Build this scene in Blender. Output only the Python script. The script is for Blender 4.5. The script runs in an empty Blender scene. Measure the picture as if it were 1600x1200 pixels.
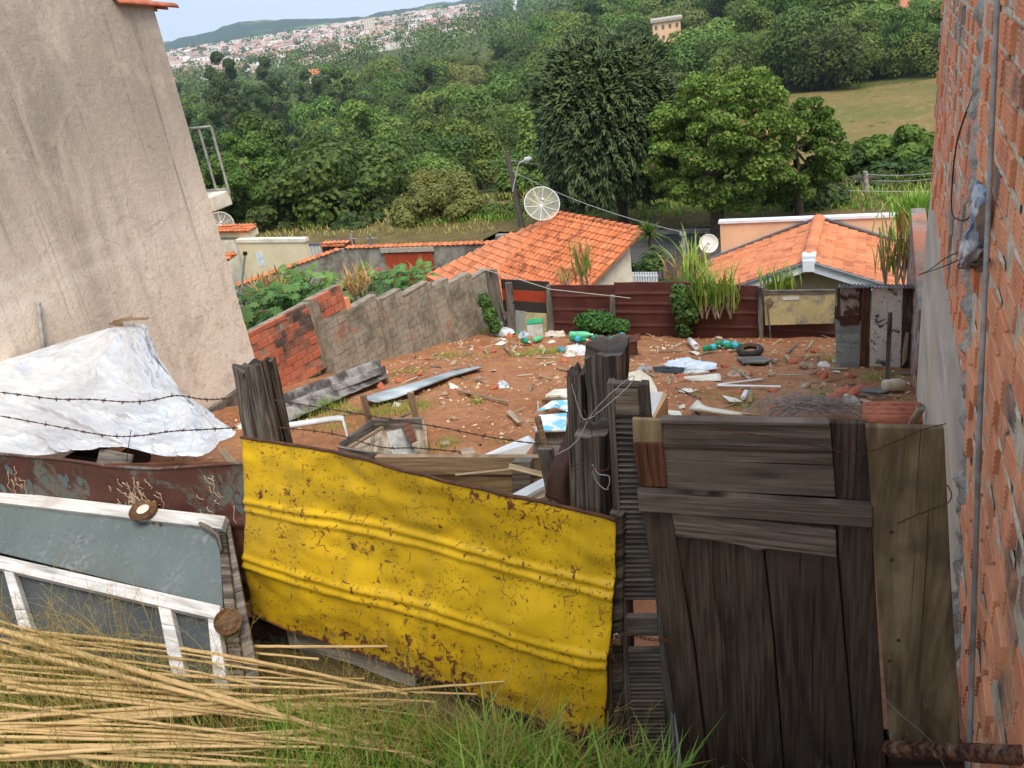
EXPO=1.85
HAZE=.00016
import bpy, math, random
from math import sin, cos, tan, pi, radians, atan, atan2, sqrt, exp, hypot
from mathutils import Vector as V, noise as mnoise
R = random.Random(7)
SC = bpy.context.scene
COL = SC.collection
# ------------------------------------------------------------------ camera
FL, HD, AA = 1330., 600., .1555
PITCH, ROLL, YAW, CZ = atan(HD/FL), atan(AA), radians(25.3), 3.0
FW = V((-sin(YAW)*cos(PITCH), cos(YAW)*cos(PITCH), -sin(PITCH)))
LV = V((cos(YAW), sin(YAW), 0))
UP0 = LV.cross(FW)
CR = cos(ROLL)*LV-sin(ROLL)*UP0
CU = sin(ROLL)*LV+cos(ROLL)*UP0
CC = V((0, 0, CZ))
cam = bpy.data.cameras.new('camera'); co = bpy.data.objects.new('camera', cam); COL.objects.link(co)
cam.sensor_width = 36; cam.lens = 36*FL/1600; cam.clip_end = 12000; cam.clip_start = .05
from mathutils import Matrix
mm = Matrix((CR, CU, -FW)).transposed().to_4x4(); mm.translation = CC
co.matrix_world = mm; SC.camera = co
# a line of sight of the photograph, cut by a real plane of the place
def ray(u, v): return FW+CR*((u-800)/FL)+CU*((600-v)/FL)
def gnd(u, v, up=0): 
    d = ray(u, v); s = .25; t = -(CZ-s*3.-up)/(d.z+s*d.y); return CC+d*t
def atY(u, v, Y): d = ray(u, v); return CC+d*(Y/d.y)
def atX(u, v, X): d = ray(u, v); return CC+d*(X/d.x)
def atZ(u, v, Z): d = ray(u, v); return CC+d*((Z-CZ)/d.z)
def onP(u, v, P, N): d = ray(u, v); return CC+d*(((P-CC).dot(N))/d.dot(N))
def onV(u, v, A, B, off=0):
    n = V((-(B[1]-A[1]), B[0]-A[0], 0)).normalized()
    return onP(u, v, V((A[0], A[1], 0))+n*off, n)
def yz(y): return -(y-3)*.25
# ------------------------------------------------------------------ objects
def tag(o, label=None, cat=None, group=None, kind=None):
    if label: o['label'] = label
    if cat: o['category'] = cat
    if group: o['group'] = group
    if kind: o['kind'] = kind
    return o
def thing(name, loc, label, cat, group=None):
    o = bpy.data.objects.new(name, None); COL.objects.link(o); o.location = loc
    o.empty_display_size = .1
    return tag(o, label, cat, group)
def copytree(o, parent=None):
    c = o.copy(); COL.objects.link(c)
    if parent: c.parent = parent
    for k in KIDS.get(o.name, []):
        KIDS.setdefault(c.name, []).append(copytree(k, c))
    return c
KIDS = {}
class MB:
    def __init__(s): s.v = []; s.f = []; s.uv = []; s.sm = []
    def add(s, pts, faces, uvs=None, smooth=False):
        b = len(s.v); s.v += [tuple(p) for p in pts]
        for i, f in enumerate(faces):
            s.f.append([b+k for k in f]); s.sm.append(smooth)
            if uvs: s.uv += [uvs[k] for k in f] if not isinstance(uvs[0], list) else uvs[i]
            else: s.uv += [(0, 0)]*len(f)
    # box from centre and three half axes; UV in metres, long axis along U
    def box(s, c, a, b, d, seed=None):
        c = V(c); a = V(a); b = V(b); d = V(d)
        ax = [a, b, d]; L = [x.length for x in ax]; o = (R.random()*9, R.random()*9)
        order = sorted(range(3), key=lambda i: -L[i])
        P = [];
        for sx in (-1, 1):
            for sy in (-1, 1):
                for sz in (-1, 1): P.append((c+a*sx+b*sy+d*sz, (sx, sy, sz)))
        F = [(0, 1, 3, 2), (4, 6, 7, 5), (0, 4, 5, 1), (2, 3, 7, 6), (0, 2, 6, 4), (1, 5, 7, 3)]
        fl = a.cross(b).dot(d) < 0
        for i, f in enumerate(F):
            n = i//2; r = [k for k in order if k != n]
            if fl: f = f[::-1]
            uv = [(P[k][1][r[0]]*L[r[0]]+o[0], P[k][1][r[1]]*L[r[1]]+o[1]) for k in f]
            s.add([P[k][0] for k in f], [(0, 1, 2, 3)], [uv])
    def bx(s, x0, x1, y0, y1, z0, z1): s.box(((x0+x1)/2, (y0+y1)/2, (z0+z1)/2), ((x1-x0)/2, 0, 0), (0, (y1-y0)/2, 0), (0, 0, (z1-z0)/2))
    # board between two points
    def board(s, p, q, w, t, n=(0, 0, 1), jag=0):
        p = V(p); q = V(q); d = (q-p); n = V(n); side = d.cross(n).normalized(); nn = side.cross(d).normalized()
        s.box((p+q)/2, d/2, side*w/2, nn*t/2)
    # outline in space -> slab of thickness th away from nrm
    def slab(s, pts, th, nrm=None, U=None, off=(0, 0)):
        pts = [V(p) for p in pts]; n = len(pts)
        nn = V((0, 0, 0))
        for i in range(n):
            a = pts[i]; b = pts[(i+1) % n]; nn += V(((a.y-b.y)*(a.z+b.z), (a.z-b.z)*(a.x+b.x), (a.x-b.x)*(a.y+b.y)))
        nn.normalize()
        if nrm is not None and nn.dot(V(nrm)) < 0: pts = pts[::-1]; nn = -nn
        if U is None: U = pts[1]-pts[0]
        U = V(U); U = (U-nn*U.dot(nn)).normalized(); W = nn.cross(U)
        if W.z < 0: W = -W
        o = pts[0]
        f2 = lambda p: ((p-o).dot(U)+off[0], (p-o).dot(W)+off[1])
        bk = [p-nn*th for p in pts]
        s.add(pts, [tuple(range(n))], [f2(p) for p in pts])
        s.add(bk, [tuple(range(n))[::-1]], [f2(p) for p in bk])
        for i in range(n):
            j = (i+1) % n
            s.add([pts[j], pts[i], bk[i], bk[j]], [(0, 1, 2, 3)], [f2(pts[j]), f2(pts[i]), f2(bk[i]), f2(bk[j])])
    def tube(s, pts, r, n=6, cap=True, smooth=True):
        pts = [V(p) for p in pts]; m = len(pts); rr = r if isinstance(r, (list, tuple)) else [r]*m
        P = []; uv = []; L = 0; ref = None; o = R.random()*7
        for i, p in enumerate(pts):
            d = (pts[min(i+1, m-1)]-pts[max(i-1, 0)])
            if d.length < 1e-9: d = V((0, 0, 1))
            d.normalize()
            if ref is None: ref = d.orthogonal().normalized()
            ref = (ref-d*ref.dot(d)).normalized(); w = d.cross(ref)
            if i: L += (p-pts[i-1]).length
            for k in range(n+1):
                a = 2*pi*k/n; P.append(p+(ref*cos(a)+w*sin(a))*rr[i]); uv.append((L+o, k/n*2*pi*max(rr)))
        F = []
        for i in range(m-1):
            for k in range(n): q = i*(n+1)+k; F.append((q, q+1, q+n+2, q+n+1))
        s.add(P, F, uv, smooth)
        if cap:
            for i0, rev in ((0, 1), (m-1, 0)):
                c = P[i0*(n+1):i0*(n+1)+n]
                f = tuple(range(n)); s.add(c, [f[::-1] if rev else f], [(V(x)-c[0]).to_tuple()[:2] for x in c])
    def grid(s, fn, nu, nv, uvs=(1, 1), smooth=True, flip=False):
        P = []; uv = []
        for j in range(nv+1):
            for i in range(nu+1):
                a = i/nu; b = j/nv; P.append(fn(a, b)); uv.append((a*uvs[0], b*uvs[1]))
        F = []
        for j in range(nv):
            for i in range(nu):
                q = j*(nu+1)+i; f = (q, q+1, q+nu+2, q+nu+1); F.append(f[::-1] if flip else f)
        s.add(P, F, uv, smooth)
    def lathe(s, p, d, prof, n=14, smooth=True):  # prof: list (dist along d, radius)
        p = V(p); d = V(d).normalized()
        ref = d.orthogonal().normalized(); w = d.cross(ref); P = []; uv = []
        for a, r in prof:
            for k in range(n+1): t = 2*pi*k/n; P.append(p+d*a+(ref*cos(t)+w*sin(t))*max(r, 1e-4)); uv.append((a+r, k/n))
        F = []
        for i in range(len(prof)-1):
            for k in range(n): q = i*(n+1)+k; F.append((q, q+1, q+n+2, q+n+1))
        s.add(P, F, uv, smooth)
        for i0 in (0, len(prof)-1): c = P[i0*(n+1):i0*(n+1)+n]; s.add(c, [tuple(range(n))[::-1] if i0 == 0 else tuple(range(n))], [(V(x)-c[0]).to_tuple()[:2] for x in c])
    def build(s, name, m=None, parent=None, loc=None, solid=0, bevel=0, wm=False):
        base = V(parent_loc(parent)) if parent is not None else (V(loc) if loc is not None else V((0, 0, 0)))
        me = bpy.data.meshes.new(name)
        me.from_pydata([(x-base.x, y-base.y, z-base.z) for x, y, z in s.v], [], s.f)
        uvl = me.uv_layers.new(name='UVMap')
        flat = [c for t in s.uv for c in t]
        uvl.data.foreach_set('uv', flat)
        me.polygons.foreach_set('use_smooth', s.sm)
        if m: me.materials.append(m)
        o = bpy.data.objects.new(name, me); COL.objects.link(o)
        if parent is not None:
            o.parent = parent; KIDS.setdefault(parent.name, []).append(o)
        else: o.location = base
        if wm:
            import bmesh
            bm = bmesh.new(); bm.from_mesh(me); bmesh.ops.remove_doubles(bm, verts=bm.verts, dist=1e-5); bm.to_mesh(me); bm.free()
        if solid:
            k = o.modifiers.new('s', 'SOLIDIFY'); k.thickness = solid; k.offset = 0
        if bevel:
            k = o.modifiers.new('w', 'WELD'); k.merge_threshold = .0005
            k = o.modifiers.new('b', 'BEVEL'); k.width = bevel; k.segments = 2; k.limit_method = 'ANGLE'
        return o
def parent_loc(p):
    l = V(p.location)
    while p.parent: p = p.parent; l = l+V(p.location)
    return l
# ------------------------------------------------------------------ materials
class N:
    def __init__(s, name, rough=.85, metal=0., spec=.3):
        s.m = bpy.data.materials.new(name); s.m.use_nodes = True; s.t = s.m.node_tree; s.b = s.t.nodes['Principled BSDF']
        s.b.inputs['Roughness'].default_value = rough; s.b.inputs['Metallic'].default_value = metal
        s.b.inputs['Specular IOR Level'].default_value = spec; s.c = {}
    def n(s, ty, **k):
        o = s.t.nodes.new(ty)
        for a, b in k.items(): setattr(o, a, b)
        return o
    def put(s, sock, x):
        if isinstance(x, (int, float)): sock.default_value = x
        elif isinstance(x, (tuple, list)): sock.default_value = tuple(x)+((1,) if len(x) == 3 and sock.type == 'RGBA' else ())
        else: s.t.links.new(x, sock)
    def co(s, kind='Object', sc=(1, 1, 1), rot=(0, 0, 0), rnd=True):
        key = (kind, sc, rot, rnd)
        if key in s.c: return s.c[key]
        if 'tc' not in s.c: s.c['tc'] = s.n('ShaderNodeTexCoord'); s.c['oi'] = s.n('ShaderNodeObjectInfo')
        mp = s.n('ShaderNodeMapping'); s.t.links.new(s.c['tc'].outputs[kind], mp.inputs[0])
        mp.inputs['Scale'].default_value = sc; mp.inputs['Rotation'].default_value = rot
        if rnd:
            r = s.math('MULTIPLY', s.c['oi'].outputs['Random'], 17.)
            s.t.links.new(r, mp.inputs['Location'])
        s.c[key] = mp.outputs[0]; return mp.outputs[0]
    def math(s, op, a, b=0., clamp=False):
        o = s.n('ShaderNodeMath', operation=op, use_clamp=clamp); s.put(o.inputs[0], a); s.put(o.inputs[1], b); return o.outputs[0]
    def noise(s, sc, det=4, ro=.6, dist=0, vec=None):
        o = s.n('ShaderNodeTexNoise'); o.inputs['Scale'].default_value = sc; o.inputs['Detail'].default_value = det
        o.inputs['Roughness'].default_value = ro; o.inputs['Distortion'].default_value = dist
        s.put(o.inputs['Vector'], vec or s.co()); return o.outputs[0]
    def vor(s, sc, vec=None, feat='F1', out=0, rand=1):
        o = s.n('ShaderNodeTexVoronoi', feature=feat); o.inputs['Scale'].default_value = sc; o.inputs['Randomness'].default_value = rand
        s.put(o.inputs['Vector'], vec or s.co()); return o.outputs[out]
    def ramp(s, f, lo, hi, a=(0, 0, 0), b=(1, 1, 1)):
        o = s.n('ShaderNodeMapRange'); o.interpolation_type = 'SMOOTHSTEP'; s.put(o.inputs[0], f); o.inputs[1].default_value = lo; o.inputs[2].default_value = hi
        return o.outputs[0]
    def mix(s, f, a, b, mode='MIX'):
        o = s.n('ShaderNodeMix', data_type='RGBA', blend_type=mode); s.put(o.inputs[0], f); s.put(o.inputs[6], a); s.put(o.inputs[7], b); return o.outputs[2]
    def sep(s, vec, i):
        o = s.n('ShaderNodeSeparateXYZ'); s.t.links.new(vec, o.inputs[0]); return o.outputs[i]
    def bump(s, h, st=.5, d=.01):
        o = s.n('ShaderNodeBump'); o.inputs['Strength'].default_value = st; o.inputs['Distance'].default_value = d; s.put(o.inputs['Height'], h)
        s.t.links.new(o.outputs[0], s.b.inputs['Normal']); return s
    def base(s, c): s.put(s.b.inputs['Base Color'], c); return s
    def rough(s, c): s.put(s.b.inputs['Roughness'], c); return s
    def hsv(s, c, h=.5, sa=1., v=1.):
        o = s.n('ShaderNodeHueSaturation'); s.put(o.inputs['Color'], c); s.put(o.inputs['Hue'], h); s.put(o.inputs['Saturation'], sa); s.put(o.inputs['Value'], v); return o.outputs[0]
    def rnd(s): s.co(); return s.c['oi'].outputs['Random']
def lin(r, g, b):
    f = lambda c: (c/255/12.92) if c/255 <= .04045 else ((c/255+.055)/1.055)**2.4
    return (f(r), f(g), f(b))
MT = {}
def wood(name, dark, light, rough=.85, gs=1., stain=None, bump=.5, fiber=60):
    k = N(name, rough); uv = k.co('UV', (3*gs, fiber*gs, 1)); uv2 = k.co('UV', (1.2*gs, 9*gs, 1))
    f = k.noise(1, 5, .65, .3, uv); g = k.noise(1, 4, .6, 1.2, uv2)
    c = k.mix(k.ramp(f, .3, .72), dark, light); c = k.mix(k.ramp(g, .4, .75), c, tuple(x*.45 for x in dark))
    if stain: c = k.mix(k.ramp(k.noise(2.2, 4, .6), .5, .72), c, stain)
    crack = k.ramp(k.noise(1, 3, .5, .2, k.co('UV', (1.3*gs, 110*gs, 1))), .36, .3)
    c = k.mix(crack, c, tuple(x*.25 for x in dark))
    k.base(c); h = k.math('SUBTRACT', f, crack); k.bump(h, bump, .006); MT[name] = k.m; return k.m
def flat(name, a, b=None, sc=6, rough=.8, metal=0, bump=.3, bd=.005, lo=.35, hi=.7, c3=None, det=5):
    k = N(name, rough, metal); f = k.noise(sc, det, .62)
    c = k.mix(k.ramp(f, lo, hi), a, b or tuple(x*.7 for x in a))
    if c3: c = k.mix(k.ramp(k.noise(sc*.37, 5, .65, .4), .52, .68), c, c3)
    k.base(c).bump(f, bump, bd); MT[name] = k.m; return k.m
# woods
wood('char_wood', (.022, .015, .011), (.22, .18, .145), fiber=45, bump=.9)
wood('grey_wood', (.09, .075, .062), (.27, .235, .2))
wood('gate_wood', (.042, .027, .018), (.125, .087, .06), stain=(.078, .053, .036), fiber=70, bump=.35)
wood('gate_grey', (.085, .062, .044), (.27, .215, .165), fiber=75, bump=.35, stain=(.14, .105, .078))
wood('red_wood', (.07, .025, .012), (.19, .07, .035))
wood('shutter_wood', (.05, .039, .03), (.19, .155, .125))
wood('olive_wood', (.18, .122, .06), (.37, .28, .16), fiber=22, gs=.8, stain=(.08, .058, .036))
wood('pale_wood', (.3, .22, .14), (.5, .4, .28))
wood('bare_wood', (.2, .13, .075), (.38, .27, .17))
wood('white_wood', (.5, .47, .44), (.72, .69, .66), stain=(.4, .34, .29))
# concrete / render
def plaster():
    k = N('old_plaster', .9); co = k.co('Object', (1, 1, 1), rnd=False)
    big = k.noise(.55, 6, .6, .4, co); st = k.noise(1, 5, .6, .3, k.co('Object', (1.8, 1.8, .22), rnd=False)); fine = k.noise(14, 6, .7, 0, co)
    c = k.mix(k.ramp(big, .36, .62), lin(232, 214, 194), lin(220, 202, 182))
    c = k.mix(k.math('MULTIPLY', k.ramp(st, .5, .72), .32), c, lin(128, 118, 108))
    z = k.sep(co, 2); zn = k.math('ADD', z, k.math('MULTIPLY', k.math('SUBTRACT', k.noise(.5, 2, .5, 0, co), .5), .5))
    for z0 in (-1.05, .55, 2.3, 2.55):   # lift joints of the render
        d = k.math('ABSOLUTE', k.math('SUBTRACT', zn, z0))
        c = k.mix(k.math('MULTIPLY', k.ramp(d, .13, .0), .6), c, lin(238, 222, 204))
    up = k.math('MULTIPLY', k.ramp(k.math('ADD', z, k.math('MULTIPLY', st, 2.4)), 2.4, 5.4), .62)
    c = k.mix(up, c, lin(120, 110, 100))
    drip = k.math('MULTIPLY', k.ramp(k.noise(1, 4, .7, .2, k.co('Object', (9, 9, .2), rnd=False)), .56, .72), k.ramp(z, .6, 3.2))
    c = k.mix(k.math('MULTIPLY', drip, .6), c, lin(92, 85, 78))
    cr = k.vor(1.1, k.n_warp(co, 1.7, .35), 'DISTANCE_TO_EDGE'); c = k.mix(k.math('MULTIPLY', k.ramp(cr, .006, .001), .3), c, lin(110, 98, 88))
    c = k.mix(k.math('MULTIPLY', k.ramp(k.noise(30, 3, .7, 0, co), .55, .72), .45), c, lin(120, 108, 98)); c = k.mix(k.math('MULTIPLY', k.ramp(k.noise(3.2, 7, .72, .6, co), .5, .64), .6), c, lin(180, 163, 147)); c = k.mix(k.math('MULTIPLY', k.ramp(k.noise(1.9, 5, .7, .8, k.co('Object', (1, 1, .45), rnd=False)), .5, .7), .4), c, lin(224, 206, 184))
    k.base(c); k.bump(k.math('ADD', fine, k.math('MULTIPLY', big, 2)), .55, .02); MT['old_plaster'] = k.m
def n_warp(s, vec, sc, amt):
    o = s.n('ShaderNodeTexNoise'); o.inputs['Scale'].default_value = sc; o.inputs['Detail'].default_value = 4; s.put(o.inputs[0], vec)
    a = s.n('ShaderNodeVectorMath', operation='SCALE'); s.t.links.new(o.outputs['Color'], a.inputs[0]); a.inputs['Scale'].default_value = amt
    b = s.n('ShaderNodeVectorMath', operation='ADD'); s.t.links.new(vec, b.inputs[0]); s.t.links.new(a.outputs[0], b.inputs[1]); return b.outputs[0]
N.n_warp = n_warp
plaster()
flat('plinth_grey', lin(120, 108, 98), lin(70, 62, 56), 5)
flat('concrete', lin(158, 150, 140), lin(110, 104, 98), 9, bump=.6, bd=.01)
flat('rough_mortar', lin(184, 174, 160), lin(130, 122, 110), 22, bump=1, bd=.02)
def smooth_render():
    k = N('smooth_render', .9); co = k.co('Object', (.5, .5, 2.2), rnd=False)
    c = k.mix(k.ramp(k.noise(1, 4, .6, .8, co), .35, .7), lin(206, 194, 176), lin(168, 158, 146))
    c = k.mix(k.ramp(k.noise(1.1, 3, .6), .5, .75), c, lin(196, 176, 146)); k.base(c); k.bump(k.noise(40, 4, .7), .25, .01); MT['smooth_render'] = k.m
smooth_render()
# hollow clay bricks, colour varies brick by brick
def brick(name, a, b, old=0, grey=(.2, .18, .15), sat=1):
    k = N(name, .9); g = k.n('ShaderNodeNewGeometry'); r = g.outputs['Random Per Island']
    co = k.co('Object', rnd=False)
    c = k.mix(r, a, b); c = k.mix(k.math('MULTIPLY', k.ramp(k.noise(9, 5, .7), .5, .75), .5), c, tuple(x*.5 for x in a))
    c = k.mix(k.ramp(k.noise(55, 3, .7), .62, .75), c, (.45, .4, .34))
    if old:
        f = k.ramp(k.math('ADD', k.noise(1.1, 5, .65, .4, co), k.math('MULTIPLY', r, .22)), .40-old*.12, .60-old*.12)
        gg = k.mix(k.ramp(k.noise(2.3, 5, .7, .3, co), .4, .65), grey, tuple(x*.5 for x in grey))
        c = k.mix(f, c, gg)
    k.base(c); k.bump(k.noise(45, 4, .7), .5, .006); MT[name] = k.m
brick('brick_new', lin(218, 134, 94), lin(232, 164, 118), -2.3, (.12, .11, .11))
brick('brick_far', lin(216, 130, 88), lin(230, 156, 112), -1.7, (.4, .34, .28))
brick('brick_red', lin(180, 98, 70), lin(202, 120, 88), -1.7, (.13, .09, .07))
brick('brick_old', lin(176, 104, 74), lin(180, 110, 80), .8, (.36, .3, .22))
brick('brick_pillar', lin(168, 104, 76), lin(190, 126, 96), -.6, (.3, .26, .22))
flat('mortar_old', lin(152, 138, 118), lin(112, 102, 88), 7, bump=.8, bd=.02)
flat('mortar_pale', lin(216, 198, 172), lin(184, 164, 140), 16, bump=1, bd=.02)
# metals
flat('gap_dark', (.012, .009, .007), None, 5)
def rusty(name, paint, rust=(.2, .062, .024), lo=.6, hi=.66, sc=9, rough=.5, dent=.5, rust2=(.06, .025, .015), metal=0, uvrust=None, streak=None, patch=None):
    k = N(name, rough, metal, .4); co = k.co('UV', (1, 1, 1), rnd=False)
    var = k.noise(2.2, 4, .6, .3, co)
    c = k.mix(k.ramp(var, .3, .7), paint, tuple(x*.78 for x in paint))
    if streak: c = k.mix(k.ramp(k.noise(1, 4, .6, .2, k.co('UV', (7, .8, 1))), .45, .7), c, streak)
    if patch: c = k.mix(k.ramp(k.noise(2.6, 5, .7, .6, co), .53, .6), c, patch)
    f = k.noise(sc, 8, .75, .6, co)
    f = k.math('ADD', f, k.math('MULTIPLY', k.math('SUBTRACT', k.noise(1.3, 3, .5, 0, co), .5), .35))
    if uvrust:
        y = k.sep(co, 1); x = k.sep(co, 0)
        e = k.ramp(y, uvrust[1], uvrust[0]); f = k.math('ADD', f, k.math('MULTIPLY', e, uvrust[2]))
    m = k.ramp(f, lo, hi)
    # scratches: thin warped lines
    wv = k.n_warp(co, 3., .35); mk = k.ramp(k.noise(7., 3, .6, 0, co), .52, .62)
    e1 = k.vor(5.5, wv, 'DISTANCE_TO_EDGE'); s1 = k.math('MULTIPLY', k.ramp(e1, .016, .006), mk)
    sp = k.math('MULTIPLY', k.ramp(k.noise(48, 5, .75, .5, co), .58, .605), k.ramp(k.noise(5, 2, .5, 0, co), .36, .56))
    m = k.math('MAXIMUM', m, k.math('MAXIMUM', s1, sp))
    rc = k.mix(k.ramp(k.noise(28, 5, .7, 0, co), .4, .65), rust, rust2)
    k.base(k.mix(m, c, rc)); k.rough(k.math('ADD', k.math('MULTIPLY', m, .4), rough))
    h = k.math('SUBTRACT', k.math('MULTIPLY', k.noise(3.1, 3, .5, 0, co), dent*3), k.math('MULTIPLY', m, .12))
    k.bump(h, .5, .02); MT[name] = k.m
rusty('yellow_paint', lin(232, 186, 36), lo=.602, hi=.618, sc=17, uvrust=(0., .28, .085), rough=.33, streak=lin(206, 166, 40))
rusty('rust_brown', lin(92, 55, 46), (.14, .055, .03), .45, .7, 5, .6, rust2=(.045, .02, .014), streak=(.06, .028, .02), patch=lin(100, 100, 92))
rusty('maroon_paint', lin(90, 46, 40), (.07, .025, .02), .6, .75, 4, .55, streak=(.07, .027, .021))
rusty('orange_red', lin(170, 66, 42), (.12, .04, .02), .66, .75, 5, .55)
rusty('black_sheet', lin(52, 50, 48), (.08, .05, .03), .66, .75, 5, .6)
rusty('grey_zinc', lin(160, 166, 164), (.16, .15, .13), .62, .75, 6, .45, streak=lin(112, 118, 118))
rusty('yellow_grey', lin(210, 194, 142), lin(132, 134, 128), .42, .62, 3, .6, rust2=lin(150, 142, 120))
rusty('chipped_white', lin(232, 224, 214), lin(90, 84, 82), .6, .63, 4.5, .6, rust2=lin(60, 54, 54))
rusty('brown_white', lin(176, 160, 150), (.1, .05, .035), .5, .56, 6, .7)
rusty('board_grey', lin(98, 108, 106), lin(82, 90, 88), .5, .7, 4, .45, dent=.2, rust2=lin(130, 134, 132))
rusty('rust_dark', (.06, .028, .018), (.13, .05, .025), .4, .6, 8, .8)
rusty('rust_lid', lin(112, 78, 44), (.09, .05, .022), .4, .6, 14, .5)
flat('rust_pipe', (.22, .09, .05), (.05, .022, .015), 30, bump=1, bd=.02, c3=(.32, .2, .13), lo=.4, hi=.6)
flat('white_paint', (.78, .78, .8), (.62, .63, .66), 3, .35, bump=.1)
flat('black_plastic', (.02, .02, .022), None, 4, .5)
flat('galv', lin(164, 162, 156), lin(128, 126, 120), 12, .6, .1)
flat('wire_dark', (.05, .032, .022), (.09, .045, .028), 40, .7)
flat('cable', (.02, .018, .018), None, 5, .6)
flat('wire_pale', (.4, .38, .36), None, 8, .5)
flat('grey_wire', lin(168, 160, 154), lin(120, 112, 106), 20, .6)
flat('pole_wood', lin(104, 94, 84), lin(76, 68, 60), 8)
flat('dish_white', (.72, .7, .66), (.6, .58, .54), 3, .5)
def mesh_dish():
    k = N('dish_mesh', .6); co = k.co('Object', rnd=False); b = k.b
    k.base(lin(190, 188, 170)); b.inputs['Alpha'].default_value = .38; MT['dish_mesh'] = k.m
mesh_dish()
flat('peach', lin(228, 186, 150), lin(216, 172, 138), 1.5, bump=.1)
flat('cream', lin(222, 206, 172), lin(208, 190, 156), 1.2, bump=.15, c3=lin(214, 190, 150))
flat('house_white', lin(226, 216, 196), lin(196, 184, 164), 2, bump=.2)
flat('taupe', lin(160, 142, 120), lin(140, 124, 106), 2)
flat('white_trim', (.74, .76, .82), (.6, .62, .68), 3, .45)
flat('grey_flash', lin(110, 112, 120), None, 3, .4)
flat('block_grey', lin(150, 144, 134), lin(104, 98, 90), 2.2, bump=.5, c3=lin(88, 82, 74))
flat('asphalt', (.085, .078, .07), (.055, .05, .045), 3)
flat('fibro', lin(150, 142, 134), lin(72, 66, 62), 3.2, .9, bump=.7, bd=.01, c3=lin(60, 54, 50), lo=.38, hi=.62)
flat('white_sheet', (.6, .61, .61), (.42, .44, .45), 3, .4)
flat('card', lin(190, 156, 118), lin(160, 128, 96), 4)
flat('foam', (.7, .66, .55), (.55, .5, .4), 8)
flat('blue_paper', lin(120, 190, 216), (.75, .76, .76), 7, .6, lo=.42, hi=.56)
flat('bag_white', (.72, .74, .75), (.5, .58, .64), 9, .45, lo=.4, hi=.6)
flat('bag_blue', (.68, .68, .66), (.24, .32, .42), 9, .6, lo=.4, hi=.6)
flat('pet_green', lin(110, 200, 150), lin(70, 160, 110), 6, .15)
flat('pet_dark', lin(30, 120, 80), lin(40, 150, 110), 12, .15)
flat('label_blue', lin(80, 180, 210), None, 6, .3)
flat('green_box', lin(60, 170, 120), None, 5, .5)
flat('pale_box', (.62, .66, .62), (.45, .42, .36), 6, .6)
flat('dark_glass', (.03, .04, .06), None, 5, .1)
flat('clay', lin(192, 112, 82), lin(160, 88, 64), 12, .85)
flat('tyre', (.02, .02, .02), (.05, .045, .04), 8, .8)
flat('beige_pot', lin(206, 190, 160), lin(180, 160, 130), 6, .7)
flat('stone', lin(176, 156, 132), lin(130, 108, 88), 12)
flat('chip', lin(206, 178, 140), lin(150, 110, 80), 1.1, lo=.45, hi=.55)
flat('litter_pale', lin(214, 206, 190), lin(180, 168, 150), 4)
flat('winpane', (.03, .035, .04), None, 5, .15)
def wrinkle():
    k = N('silver_tarp', .4, .35, .5); co = k.co('UV', (1, 1, 1), rnd=False)
    c = k.mix(k.ramp(k.noise(1.6, 4, .6, .4, co), .35, .7), (.76, .76, .76), (.58, .58, .6))
    c = k.mix(k.math('MULTIPLY', k.ramp(k.noise(3, 4, .6, .5, co), .64, .72), .5), c, lin(225, 200, 150)); k.base(c)
    e = k.vor(2.6, k.n_warp(co, 1.6, .6), 'F1'); e2 = k.vor(8, k.n_warp(co, 4, .3), 'F1')
    k.bump(k.math('ADD', e, k.math('MULTIPLY', e2, .45)), .8, .06); MT['silver_tarp'] = k.m
wrinkle()
def soil(name, a, b, c3, pale=.66):
    k = N(name, .97, spec=.1); co = k.co('Object', rnd=False)
    f = k.noise(1.1, 6, .62, .3, co); g = k.noise(9, 6, .7, 0, co); p = k.noise(38, 4, .7, 0, co)
    c = k.mix(k.ramp(f, .32, .68), a, b); c = k.mix(k.math('MULTIPLY', k.ramp(g, .45, .7), .6), c, c3)
    c = k.mix(k.ramp(p, pale, pale+.05), c, lin(196, 150, 112)); c = k.mix(k.math('MULTIPLY', k.ramp(p, .42, .34), .6), c, tuple(x*.45 for x in a))
    k.base(c); k.bump(k.math('ADD', k.math('MULTIPLY', g, 1.2), k.math('MULTIPLY', p, .5)), .85, .05); MT[name] = k.m
soil('red_soil', lin(160, 106, 74), lin(180, 130, 94), lin(128, 82, 56))
soil('verge_soil', lin(96, 84, 54), lin(120, 104, 66), lin(66, 66, 34), .72)
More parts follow.
